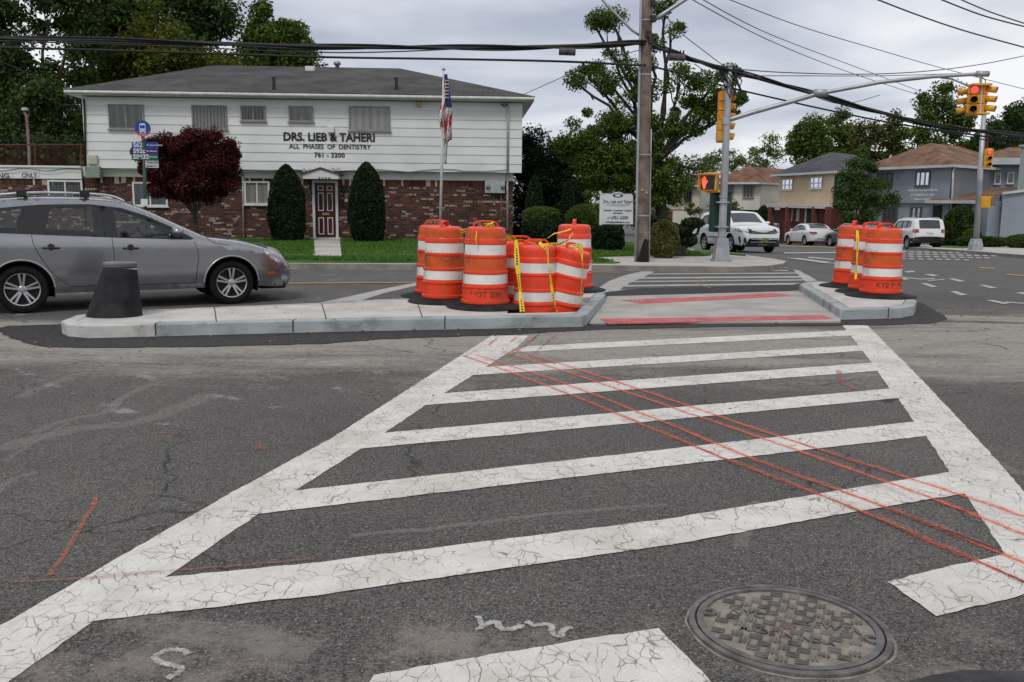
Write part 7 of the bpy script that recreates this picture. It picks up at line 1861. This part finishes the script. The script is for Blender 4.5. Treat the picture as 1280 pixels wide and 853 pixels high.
# mast arm: from (908,150) to (1228,93), slightly nearer to the viewer at its end
mb=MB(); AM=[(908,151,0),(940,141,-.1),(990,127,-.3),(1025,117,-.5),(1100,103,-.8),(1165,96,-1.0),(1229,92.5,-1.2)]
P=[SP(a,b,YS+c) for a,b,c in AM]; P=[Vector(q) for q in P]
SM=[]
for i in range(len(P)-1):
    for k in range(4):
        SM.append(P[i].lerp(P[i+1],k/4))
SM.append(P[-1]); mb.tube(SM,[.062-.024*i/len(SM) for i in range(len(SM))],12); mb.build('mast_arm',GALV,sig,smooth=True)
mb=MB(); mb.tube([SP(1024,113,YS-.5)+Vector((-.12,0,-.06)),SP(1028,118,YS-.5)+Vector((.12,0,.03))],.085,12); mb.build('arm_coupling',GALV,sig,smooth=True); mb=MB(); mb.tube([P[-1]-Vector((.15,0,0)),P[-1]+Vector((.12,0,.0))],.065,12); mb.build('arm_coupling',GALV,sig,smooth=True)
mb=MB(); 
for (r_,h_,x,y) in ((.10,.09,908,151),(.10,.02,905.5,216),(.092,.02,909,110),(.105,.02,904,246)): mb=MB(); mb.lathe([(r_,-h_),(r_,h_)],16,c=SP(x,y)); mb.build('pole_clamp',GALV,sig)
mb=MB(); mb.tube([SP(1176,97.5,YS-1.03),SP(1190,99,YS-1.05),SP(1202,104,YS-1.08),SP(1213,109,YS-1.1)],.022,8); mb.build('drop_conduit',GALV,sig,smooth=True)
mb=MB(); mb.tube([SP(1226,95,YS-1.2),SP(1226,107,YS-1.2)],.03,8); mb.build('hanger',GALV,sig)
mb=MB(); mb.tube([SP(1227,96,YS-1.15),SP(1232,101,YS-1.15),SP(1231,106,YS-1.15)],.010,6); mb.build('hanger_wire',DKM,sig)
# the hanging cluster: two visible faces
cY=YS-1.2; hz=SP(1225,124,cY); hh=(142-106)*cY/FPX*1.0
signal_head(sig,SP(1219,124,cY)+Vector((-.02,.02,0)),R(-24),h=hh*.93,w=.27,d=.20)
signal_head(sig,SP(1231.5,124,cY)+Vector((.04,.04,0)),R(48),h=hh*.93,w=.27,d=.20)
signal_head(sig,SP(1214,126,cY+.3)+Vector((-.05,.1,0)),R(-110),h=hh*.93,w=.27,d=.18,lit=9)
mb=MB(); box_at(mb,SP(1225,106.5,cY),.42,.3,.05); box_at(mb,SP(1225,142.5,cY),.3,.3,.04); mb.build('cluster_frame',YEL_S,sig,bevel=.01)
mb=MB(); p=SP(1225.3,124,cY); box_at(mb,p+Vector((0,-.03,0)),.03,.03,hh*.9); mb.build('cluster_bolt_strip',WHT,sig)
# heads on the pole: seen edge on, visors to the right
zt=(SP(905,114).z); zb2=(SP(903,175).z); hp=(zt-zb2)
mb=MB(); c=SP(903,145)+Vector((-.05,.16,0)); 
signal_head(sig,SP(911,132)+Vector((0,.25,0)),R(90),h=hp*.58,w=.24,d=.19,lit=9,ym=SIGO)
signal_head(sig,SP(909.5,163)+Vector((0,.25,0)),R(88),h=hp*.44,w=.26,d=.20,lit=9,n=2)
# walk signal: hand lit, on a side bracket left of the pole
def ped(root,c,face,w=.44,h=.42,d=.24,hand=True,bracket=None):
    M_=Matrix.Translation(c)@Matrix.Rotation(face,4,'Z'); mb=MB(); mb.box(-w/2,w/2,0,d,-h/2,h/2,0,M_); hd=mb.build('walk_signal_housing',YEL_S,root,bevel=.025)
    mb=MB(); mb.box(-w/2+.035,w/2-.035,-.012,-.001,-h/2+.035,h/2-.035,0,M_); mb.build('display',LOFF,hd)
    mb=MB(); mb.box(-w/2-.01,w/2+.01,-.10,0,h/2-.0,h/2+.015,0,M_); mb.box(-w/2-.014,-w/2-.001,-.10,0,-h/2,h/2,0,M_); mb.build('visor',YEL_S,hd)
    if hand:
        q=MB(); hs=h*.78
        O=[(-.10,-.5),(.12,-.5),(.16,-.22),(.42,.10),(.36,.20),(.20,.08),(.17,.08),(.19,.42),(.10,.43),(.06,.12),(.05,.12),(.04,.50),(-.05,.50),(-.06,.12),(-.07,.12),(-.12,.46),(-.20,.44),(-.17,.08),(-.19,.08),(-.27,.32),(-.34,.29),(-.28,-.10),(-.18,-.30)]
        q.prism([M_@Vector((x*hs*.62-.075,-.014,y*hs*.95)) for x,y in O],M_.to_3x3()@Vector((0,-.006,0))); q.build('lit_hand',RLIT2,hd)
    return hd
pc=SP(883,228.5)+Vector((0,-.15,0)); ped(sig,pc,R(-22),w=.40,h=.40,d=.42)
mb=MB(); 
for z in (.20,-.20):
    a_=pc+Vector((-.02,.1,z)); b_=Vector((sb.x+.02,sb.y,a_.z)); mb=MB(); mb.tube([a_,a_+Vector((.06,.05,.02*(1 if z>0 else -1))),b_],.025,8); mb.build('walk_bracket',YEL_S,sig)

mb=MB(); c=SP(905.5,95); r=random.Random(2)
for k in range(7):
    a=c+Vector((r.uniform(-.1,.25),r.uniform(-.15,.0),r.uniform(.05,.15))); mb.tube([a,a+Vector((r.uniform(.1,.4),r.uniform(-.05,.05),-.25)),a+Vector((r.uniform(.1,.35),0,-.6)),a+Vector((r.uniform(-.05,.1),0,-.2))],.016,5)
mb.tube([SP(903,84),SP(902,98)],.05,8); mb.build('cable_coil',DKM,sig)
adopt(sig)
# green controller cabinet strapped behind the pole
cab=empty('signal_cabinet',SP(900,265),0,'dark green signal control cabinet strapped to the signal pole','cabinet')
mb=MB(); a=SP(887.5,290,YS+.35); b=SP(912.5,242.5,YS+.35); mb.box(a.x,b.x,YS+.14,YS+.55,a.z,b.z); mb.build('housing',mat('cabinet_green',(.008,.040,.028),.5,c2=(.012,.055,.038),scale=3),cab,bevel=.02)
mb=MB(); mb.box(a.x-.02,b.x+.02,YS+.12,YS+.57,b.z+.001,b.z+.05); mb.box(a.x+.02,a.x+.24,YS+.128,YS+.139,a.z+.06,b.z-.06); mb.build('door_and_cap',mat('cabinet_green_dark',(.006,.030,.022),.5),cab,bevel=.008)
mb=MB(); 
for z in (a.z+.12,b.z-.22): mb=MB(); mb.box(sb.x-.17,sb.x+.12,YS-.14,YS+.13,z,z+.03); mb.build('strap',GALV,cab)

adopt(cab)
# far right signal pole
sb2=gt(1219,313,.13); Y2_=sb2.y
s2=empty('signal_pole',sb2,0,'slim grey signal pole without arm, on the far corner at the right','traffic signal')
def S2P(px,py): return at(px,py,Y2_)
mb=MB(); vs=[]; 
for z,s_ in ((sb2.z,.24),(sb2.z+.28,.22),(sb2.z+.52,.17)): vs+=[(sb2.x-s_,Y2_-s_,z),(sb2.x+s_,Y2_-s_,z),(sb2.x+s_,Y2_+s_,z),(sb2.x-s_,Y2_+s_,z)]
mb.add(vs,[(i*4+j,i*4+(j+1)%4,i*4+4+(j+1)%4,i*4+4+j) for i in range(2) for j in range(4)]+[(8,9,10,11)]); mb.build('pole_base',MATS['base_aluminium'],s2)
mb=MB(); t_=S2P(1230.5,135); mb.tube([sb2+Vector((0,0,.3)),t_],[.13,.10],16); mb.build('pole',GALV,s2,smooth=True)
mb=MB(); mb.tube([S2P(1233,168),S2P(1232.6,186)],.09,8); mb.build('hood_tube',mat('dark_red_tube',(.08,.01,.02),.6),s2)
signal_head(s2,S2P(1233.2,198)+Vector((0,-.2,0)),R(-10),h=22*Y2_/FPX,w=.36,d=.2,ym=YEL_S)
hd_=ped(s2,S2P(1236,253)+Vector((.02,-.1,0)),R(50),w=.50,h=.50,d=.40,hand=False)
mb=MB(); 
for y in (247,259.5): mb=MB(); mb.tube([S2P(1226,y),S2P(1240,y)+Vector((0,-.1,0))],.035,8); mb.build('walk_bracket',YEL_S,s2)

mb=MB(); a=S2P(1232.5,257.5); b=S2P(1238.5,247.5); mb.box(a.x,b.x,Y2_-.5,Y2_-.42,a.z,b.z); mb.build('grey_display',mat('display_grey',(.12,.12,.11),.3),s2)
adopt(s2)

# ================================================================== SIGNS
# bus stop
bsp=gp(183,322,.15); YB_=bsp.y
bs=empty('bus_stop_sign',(bsp.x,bsp.y,.15),0,'green bus stop pole with round blue bus roundel and coloured route plates','bus stop')
def BP(px,py,o=0): p=at(px,py,YB_); return Vector((p.x,YB_+o,p.z))
mb=MB(); mb.tube([BP(183,330),BP(179.8,173)],.04,10); mb.build('pole',mat('pole_green',(.008,.05,.035),.5),bs,smooth=True)
c=BP(179.3,161,-.03); r_=9.6*YB_/FPX
mb=MB(); mb.lathe([(r_,0),(r_,.02)],40,M=Matrix.Rotation(R(90),4,'X'),c=c); mb.lathe([(.001,0),(r_,0)],40,M=Matrix.Rotation(R(90),4,'X'),c=c); mb.lathe([(.001,.02),(r_,.02)],40,M=Matrix.Rotation(R(90),4,'X'),c=c)
rd_=mb.build('roundel',mat('bus_blue',(.01,.05,.28),.4),bs)
def flat(name,m,pts,parent,o):
    mb=MB(); mb.prism([Vector((c.x+x*r_,YB_+o,c.z+z*r_)) for x,z in pts],(0,-.004,0)); return mb.build(name,m,parent)
WG=mat('sign_white',(.55,.58,.60),.5)
flat('bus_symbol',WG,[(-.38,-.42),(-.40,.42),(-.30,.62),(.30,.62),(.40,.42),(.38,-.42)],rd_,-.052)
flat('bus_window',MATS['bus_blue'],[(-.30,.02),(-.32,.40),(.32,.40),(.30,.02)],rd_,-.058)
for s_ in (-1,1): flat('bus_wheel',WG,[(s_*.34,-.55),(s_*.16,-.55),(s_*.16,-.41),(s_*.34,-.41)],rd_,-.053); flat('bus_lamp',MATS['bus_blue'],[(s_*.28,-.28),(s_*.14,-.28),(s_*.14,-.18),(s_*.28,-.18)],rd_,-.0585)
flat('road_line',WG,[(-.42,-.72),(.42,-.70),(.42,-.63),(-.42,-.65)],rd_,-.052)
arc=[(1.02*math.cos(a),1.02*math.sin(a)) for a in [R(200)+R(140)*k/14 for k in range(15)]]+[(.72*math.cos(a)*1.0,.86*math.sin(a)) for a in [R(335)-R(130)*k/14 for k in range(15)]]
RDS=mat('sign_red',(.45,.02,.035),.5); flat('red_arc',RDS,arc,rd_,-.054)
flat('red_neck',RDS,[(-.28,-.95),(.28,-.95),(.16,-1.38),(-.16,-1.38)],rd_,-.05)
me=text_mesh('NO STANDING',.055,0,.001); me.transform(Matrix(((1,0,0,c.x),(0,0,-1,YB_-.062),(0,1,0,c.z-r_*.90),(0,0,0,1)))); link('lettering',me,WG,rd_)
def plate(x0,x1,y0,y1,m,txt,name,size,al='LEFT',tm=WG,o=-.05,bold=.0):
    a=BP(x0,y1,o); b=BP(x1,y0,o); mb=MB(); mb.box(a.x,b.x,YB_+o,YB_+o+.012,a.z,b.z); pl=mb.build(name,m,bs)
    lines=txt if isinstance(txt,list) else [txt]
    for i,t_ in enumerate(lines):
        me=text_mesh(t_,size,bold,.001,align=al); z=b.z-(b.z-a.z)*(i+.5)/len(lines); me.transform(Matrix(((1,0,0,a.x+.03),(0,0,-1,YB_+o-.003),(0,1,0,z),(0,0,0,1)))); link('lettering',me,tm,pl)
B1=mat('plate_blue',(.008,.05,.22),.4);B2=mat('plate_purple',(.045,.012,.14),.4);B3=mat('plate_green',(.006,.09,.055),.4)
for (y0,y1,m_,t1,t2) in ((178,185.5,B1,'S62','St. George Ferry'),(185.6,192.8,B2,'S92c','St. George'),(192.9,200,B3,'SIM32','Downtown')):
    plate(166.2,178.2,y0,y1,m_,t1,'route_plate',.145,bold=.004); plate(183,198.5,y0,y1,m_,t2,'route_plate',.052,bold=.001)
plate(183,199,201.2,210,mat('plate_grey',(.42,.43,.43),.5),['Victory Bl &','Jewett Av'],'location_plate',.055,tm=BLK,bold=.001)
a=BP(177.8,258,-.06); b=BP(185.8,249,-.06); mb=MB(); mb.box(a.x,b.x,YB_-.07,YB_-.05,a.z,b.z); mb.build('timetable_case',WG,bs)
adopt(bs)
# white business sign
sx=gp(757,316.5,.17); YG=26.6
sg=empty('business_sign',at(772,316,YG),0,'white double-post business sign of the dentists, on the lawn left of the wooden pole','sign')
def GP_(px,py,o=0): p=at(px,py,YG); return Vector((p.x,YG+o,p.z))
SW=mat('sign_panel_white',(.56,.57,.58),.5,c2=(.62,.63,.64),scale=2); 
for (x,nm) in ((750.2,0),(794.8,1)):
    mb=MB(); w_=.047; b=GP_(x,317); t_=GP_(x-.3,243.2); mb.box(b.x-w_,b.x+w_,YG-w_,YG+w_,b.z-.1,t_.z); mb.box(b.x-w_*1.25,b.x+w_*1.25,YG-w_*1.25,YG+w_*1.25,t_.z+.001,t_.z+.03)
    mb.lathe([(.03,.03),(.045,.06),(.001,.10)],10,c=t_); mb.build('post',SW,sg)
pts=[(753,280.6),(791.5,280.8),(791.5,244.5),(789,241.8),(779.5,242),(777,240.3),(772,239.5),(767,240.2),(764.5,241.7),(756,241.3),(753,243.5)]
mb=MB(); mb.prism([GP_(x,y,.02) for x,y in pts],(0,-.05,0)); mb.build('panel',SW,sg)
mb=MB(); q=[GP_(x,y,-.031) for x,y in pts]
for i in range(len(q)): mb.bar(q[i],q[(i+1)%len(q)],.012,.022,upv=Vector((0,1,0)))
mb.build('panel_edging',mat('edge_dark_green',(.02,.05,.045),.5),sg)
NV=mat('sign_navy',(.03,.04,.06),.5)
def stext(t_,px,py,size,wpx=None,m=NV,bold=.0,nm='lettering'):
    me=text_mesh(t_,size,bold,.001); co=np.array([v.co for v in me.vertices]); wd=co[:,0].max()-co[:,0].min(); 
    if wpx: me.transform(Matrix.Diagonal((wpx*YG/FPX/wd,1,1,1)))
    p=GP_(px,py,-.034); me.transform(Matrix(((1,0,0,p.x),(0,0,-1,p.y),(0,1,0,p.z),(0,0,0,1)))); link(nm,me,m,sg)
stext('Drs. Lieb and Taheri',772.2,252.5,.135,35.5,bold=.002); stext('General • Cosmetic • Implant',772.2,263.3,.075,34.5,bold=.002); stext('Dentistry',772.2,266.6,.075,12,bold=.002)
stext('(718)',762.5,272.6,.075,8,bold=.0); stext('761-3200',775.5,272.5,.13,19,bold=.003); stext('drliebandtaheri.com',772,278,.075,30,bold=.002)
for (x0,x1,y,s_) in ((756.5,788,256.2,.018),(761,783,257.6,.008)):
    mb=MB(); mb.bar(GP_(x0,y,-.034),GP_(x1,y,-.034),s_,.004,upv=Vector((0,1,0))); mb.build('flourish',mat('sign_grey',(.25,.27,.3),.6),sg)
c_=GP_(772.2,244.6,-.034); mb=MB(); mb.prism([c_+Vector((math.cos(t)*.15,0,math.sin(t)*.055)) for t in [2*PI*k/24 for k in range(24)]],(0,-.004,0)); mb.build('emblem',NV,sg)
mb=MB(); mb.prism([c_+Vector((math.cos(t)*.085,-.0045,math.sin(t)*.03)) for t in [2*PI*k/24 for k in range(24)]],(0,-.003,0)); mb.build('emblem_centre',SW,sg)
stext('3200',772.2,244.6,.045,6,bold=.002) if False else None
adopt(sg)
mb=MB(); c=gp(776.5,309.5,.17); mb.tube([c,c+Vector((0,0,.42))],.035,8); mb.lathe([(.05,0),(.06,.04),(.001,.07)],10,c=c+Vector((0,0,.42))); o=mb.build('garden_light',DKM,None,smooth=True); tag(o,'short dark post light on the lawn behind the wooden pole','garden light')
# speed limit sign
p5=gt(1181,303,.15); Y5_=p5.y
sl=empty('speed_limit_sign',(p5.x,p5.y,T(p5.x,p5.y)+.15),0,'white speed limit 25 sign beside the blue-grey law office','road sign')
def LP_(px,py,o=0): p=at(px,py,Y5_); return Vector((p.x,Y5_+o,p.z))
mb=MB(); mb.tube([LP_(1180.5,305),LP_(1182,240)],.035,8); mb.build('pole',GALV,sl)
SFR=mat('signboard_white',(.52,.53,.54),.5)
def tilt_plate(x0,x1,y0,y1,nm):
    mb=MB(); mb.prism([LP_(x0+ (y1-y0)*-.03,y1,-.05),LP_(x1+(y1-y0)*-.03,y1,-.05),LP_(x1+.6,y0+.6,-.05),LP_(x0+.6,y0,-.05)],(0,-.012,0)); return mb.build(nm,SFR,sl)
tilt_plate(1177.5,1189,237.5,258,'speed_plate'); tilt_plate(1176,1187,258.6,265.5,'lower_plate')
def t5(t_,px,py,size,bold=0.0):
    me=text_mesh(t_,size,bold,.001); p=LP_(px,py,-.066); me.transform(Matrix(((1,0,.0,p.x),(0,0,-1,p.y),(0,1,0,p.z),(0,0,0,1)))); link('lettering',me,BLK,sl)
t5('CITY',1183.5,239.8,.13); t5('SPEED',1183.4,242.8,.16,.004); t5('LIMIT',1183,246.3,.16,.004); t5('25',1182.5,252.8,.48,.018); t5('PHOTO',1181.6,260.6,.14); t5('ENFORCED',1181.3,263.4,.10)
adopt(sl)
# ================================================================== FLAGPOLE
fp=gp(549.8,300,.17); YF=29.2; fp=at(549.8,298.5,YF); fp.z=.17
fl=empty('flagpole',fp,0,'thin white flagpole standing in front of the dentist office','flagpole')
mb=MB(); tpf=at(554.6,89,YF); mb.tube([fp,fp.lerp(tpf,.5),tpf],[.045,.04,.028],12); mb.build('pole',mat('pole_white',(.5,.5,.5),.4),fl,smooth=True)
mb=MB(); mb.lathe([(.001,.0),(.05,.03),(.055,.06),(.04,.1),(.001,.12)],12,c=tpf); mb.build('finial',mat('finial_silver',(.4,.4,.4),.3,metal=.8),fl,smooth=True)
mb=MB(); mb.tube([at(556.2,92,YF),at(556.8,140,YF),at(555.2,178,YF),at(551.5,270,YF)],.006,5); mb.build('halyard',PIPE,fl); adopt(fl)
# limp flag: stripes run down the folds; canton near the top
FRD=mat('flag_red',(.36,.02,.03),.8); FWH=mat('flag_white',(.58,.56,.55),.8); FBL=mat('flag_blue',(.02,.03,.12),.8)
s_=YF/FPX; ztop=at(556,93,YF).z; zbot=at(556,176,YF).z; x0=at(556.2,93,YF).x
nv=60; nu=26; vs=[];mi=[];fs=[]
for i in range(nv+1):
    v=i/nv; z=ztop+(zbot-ztop)*v
    wR=(2+6.5*sm(v*1.6))*s_; wL=(1+6.0*sm((v-.25)*3)*(1-sm((v-.62)*2.2)))*s_
    for j in range(nu+1):
        u=j/nu; x=x0-wL+(wL+wR)*u; y=YF+.11*math.sin(u*13+v*3)*(.4+v)+.03*math.sin(v*17+u*4); x+=.03*math.sin(u*26+v*5)
        vs.append((x,y,z+.04*math.sin(u*9)*(v>.8)))
for i in range(nv):
    for j in range(nu):
        fs.append((i*(nu+1)+j,i*(nu+1)+j+1,(i+1)*(nu+1)+j+1,(i+1)*(nu+1)+j)); u=j/nu; v=i/nv
        if v<.50 and u>.30+v*.2 and u<.98: mi.append(2)
        elif v<.12: mi.append(2)
        else: mi.append(int((u*9+v*7.5))%2)
me=bpy.data.meshes.new('flag'); me.from_pydata(vs,[],fs); o=link('flag',me,[FRD,FWH,FBL],None,smooth=True); me.polygons.foreach_set('material_index',mi)
md=o.modifiers.new('s','SOLIDIFY'); md.thickness=.006; tag(o,'american flag hanging limp from the flagpole','flag')
# stars
mb=MB()
vs=[];r=random.Random(3)
q=MB()
for i in range(6):
    for j in range(3):
        px=557+j*1.5+.3*(i%2); py=101+i*4.2; c=at(px,py,YF-.16)
        P=[c+Vector((math.sin(2*PI*k/10)*(.028 if k%2==0 else .012),0,math.cos(2*PI*k/10)*(.028 if k%2==0 else .012))) for k in range(10)]; q.prism(P,(0,-.003,0))
q.build('star_pattern',FWH,o)
mb=MB(); vs=[];nv=16;nu=8
for i in range(nv+1):
    v=i/nv
    for j in range(nu+1):
        u=j/nu; p=at(555.4+ (4.8*u)*(1-.2*v)-.6*v,173+32*v,YF); vs.append((p.x,YF+.05*math.sin(u*9+v*2),p.z))
mb.add(vs,[(i*(nu+1)+j,i*(nu+1)+j+1,(i+1)*(nu+1)+j+1,(i+1)*(nu+1)+j) for i in range(nv) for j in range(nu)]); o=mb.build('pennant',mat('pale_cloth',(.48,.48,.50),.9),None,smooth=True); md=o.modifiers.new('s','SOLIDIFY'); md.thickness=.004; tag(o,'second white flag hanging below the american flag','flag')
# ================================================================== FENCE AND LAMP OVER THE ANNEX
YN=31.8
fe=empty('chain_link_fence',at(50,209,YN),0,'rusty wire fence standing above the brick annex parapet','fence')
RST=mat('rust_wire',(.10,.03,.02),.9)
mb=MB(); a=at(-150,181,YN); b=at(104,181,YN); mb.tube([a,b],.022,6); mb.build('top_rail',RST,fe)
for x in (-110,-60,-12,44,101): mb=MB(); mb.tube([at(x,211,YN),at(x,179,YN)],.025,6); mb.build('post',RST,fe)
mb=MB(); x=-150
while x<104:
    for d_ in (1,-1):
        p0=at(x,209,YN); p1=at(x,181,YN)+Vector((d_*.78,0,0)); mb.bar(p0,p1,.004,.004)
    x+=3.0
o=mb.build('wire_mesh',RST,fe); o['kind']='stuff'; adopt(fe)
la=empty('parking_lamp',at(37,260,33),0,'old lamp post with a hooded light rising behind the annex at the left','street lamp')
mb=MB(); mb.tube([at(37.5,260,33),at(36.5,190,33),at(34.5,160,33),at(33,145,33),at(30,139,33)],.05,10); mb.build('post',mat('rusty_post',(.16,.05,.045),.8,c2=(.25,.22,.21),scale=1.2),la,smooth=True)
c=at(31,136.5,33); mb=MB(); mb.lathe([(.12,-.05),(.11,.015),(.08,.05),(.001,.06)],16,c=c); mb.build('lamp_hood',mat('hood_grey',(.30,.29,.27),.6),la,smooth=True); adopt(la)
# distant pole lamp seen left of the oak
mb=MB(); p0=gt(675,300,0); P=[at(676,300,60),at(676,172,60),at(680,166,60),at(690,164,60)]; mb.tube(P,.06,8); o=mb.build('street_lamp',GALV,None,smooth=True); tag(o,'far street lamp arm showing just right of the office roof','street lamp')
# ================================================================== OVERHEAD WIRES
CAB=mat('black_cable',(.010,.010,.011),.6); CABG=mat('thin_grey_wire',(.05,.05,.055),.5)
def wire(pts,r,label,m=CAB,n=6,bundle=None,group=None,name='overhead_cable'):
    """pts: (px,py,Y); hangs smoothly through them"""
    # carry a cable that leaves the frame on to where it would next be held
    if pts[-1][0]>1285: a_,b_=at(*pts[-2]),at(*pts[-1]); pts=list(pts); ext=b_+(b_-a_).normalized()*14+Vector((0,0,.3))
    else: ext=None
    P=[at(*p) for p in pts]
    Q=[]
    for i in range(len(P)-1):
        p0=P[max(0,i-1)];p1=P[i];p2=P[i+1];p3=P[min(len(P)-1,i+2)]
        for k in range(10):
            t=k/10; Q.append(.5*((2*p1)+(-p0+p2)*t+(2*p0-5*p1+4*p2-p3)*t*t+(-p0+3*p1-3*p2+p3)*t**3))
    Q.append(P[-1])
    if ext is not None: Q.append(Q[-1]+(Q[-1]-Q[-4]).normalized()*14)
    if pts[0][1]<0 or pts[0][0]<-30: Q=[Q[0]+(Q[0]-Q[3]).normalized()*12]+Q
    mb=MB(); mb.tube(Q,r,n)
    if bundle:
        for k in range(bundle):
            ph=k*2.1; mb.tube([q+Vector((0,math.cos(i*.25+ph)*r*1.5,math.sin(i*.25+ph)*r*1.5)) for i,q in enumerate(Q)],r*.55,5)
    o=mb.build(name,m,None,smooth=True); tag(o,label,'cable',group); return o
yu=YU
wire([(-60,48,22),(200,52,22),(400,58.5,22),(560,60,22),(700,58,22),(803,54,yu-.15)],.040,'thick black bundled cable crossing the sky from the left edge to the wooden pole',bundle=2)
wire([(-60,58,22.3),(200,65,22.3),(400,71.5,22.3),(560,74,22.3),(700,77,22.3),(803,82,yu-.15)],.026,'thinner black cable just below the thick bundle, left of the wooden pole')
wire([(-60,49.5,21.8),(180,57,21.8),(420,66,21.8),(600,60,21.8)],.014,'slack thin cable sagging along the thick bundle above the office roof')
wire([(-40,62,23),(40,95,28),(70,128,30.5),(88,131,30.8),(104,125,31)],.014,'service cable dropping to the left corner of the office eaves')
wire([(803,54,yu-.15),(850,69,22.6),(905,86,YS-.1),(1000,113,23.5),(1100,140,24.5),(1180,159,25.5),(1300,172,27)],.042,'thick black cable running right from the wooden pole past the signal pole',bundle=2)
wire([(805,81,yu-.15),(850,92,22.6),(906,108,YS-.12),(960,121,23.5),(1050,141,24.5),(1140,158,25.5),(1300,180,27)],.024,'thinner black cable below the thick one, right of the wooden pole')
wire([(1140,158,25.5),(1200,169,26),(1300,189,27)],.016,'lowest thin cable in front of the brown roof at the right')
wire([(855,-6,20),(960,50,26),(1060,90,33),(1155,121,40)],.012,'left one of the paired thin wires slanting down from the top of the view',CABG)
wire([(868,-6,20),(960,42,26),(1070,84,33),(1160,118,40)],.012,'right one of the paired thin wires slanting down from the top of the view',CABG)
wire([(905,-3,20),(1000,33,23),(1100,63,26),(1180,86,29),(1290,114,33)],.011,'single thin wire slanting from the top centre to the right edge',CABG)
wire([(1090,-3,18),(1150,20,19),(1210,40,20),(1290,62,21)],.015,'dark wire crossing the upper right sky',CABG)
wire([(1170,-3,16),(1230,20,17),(1295,37,18)],.013,'lower wire of the close pair in the top right corner',CABG)
wire([(1195,-3,16),(1240,16,17),(1295,34,18)],.012,'upper wire of the close pair in the top right corner',CABG)
wire([(925,87,YS),(985,91,24),(1080,93,26),(1160,89,28),(1230,80,30),(1290,68,32)],.013,'thin wire dipping behind the mast arm toward the right edge',CABG)
wire([(925,95,YS),(1000,95,24),(1100,95,26),(1200,92,30)],.010,'thinnest straight wire behind the mast arm',CABG)
wire([(822,8,yu),(850,40,22.4),(880,64,22.6),(905,83,YS)],.010,'wire from the wooden pole down to the signal pole top',CABG)
wire([(868,80,22.7),(880,88,22.8),(890,90,23),(900,87,YS-.05)],.010,'slack loop of wire left of the signal pole top',CABG)
wire([(655,118,30),(700,98,27),(745,78,24),(803,62,yu)],.010,'faint wire rising from the office roof to the wooden pole',CABG)
wire([(1100,119,24.2),(1050,130,24),(1000,113,23.5)],.008,'thin stay wire hanging under the thick cable',CABG)
wire([(1170,147,60),(1200,133,60),(1215,126,60)],.02,'short wire climbing behind the hanging signal cluster',CABG)
# splice cases on the cables
for (px,py,Y_,lb) in ((709,64.5,21.9,'grey splice case hanging on the cables left of the wooden pole'),(846,71.5,22.4,'grey splice case hanging on the cables right of the wooden pole')):
    root=empty('splice_case',at(px,py,Y_),0,lb,'splice case'); c=at(px,py,Y_); mb=MB(); mb.tube([c-Vector((.19,0,0)),c+Vector((.19,0,-.01))],.085,12); mb.build('case',mat('splice_black',(.03,.03,.032),.6,c2=(.10,.10,.10),scale=8),root,smooth=True,auto=30)
    mb=MB(); 
    for k in range(5): mb.box(c.x-.16+k*.075,c.x-.13+k*.075,c.y-.02,c.y+.02,c.z+.07,c.z+.15)
    mb.build('clips',CAB,root); adopt(root)
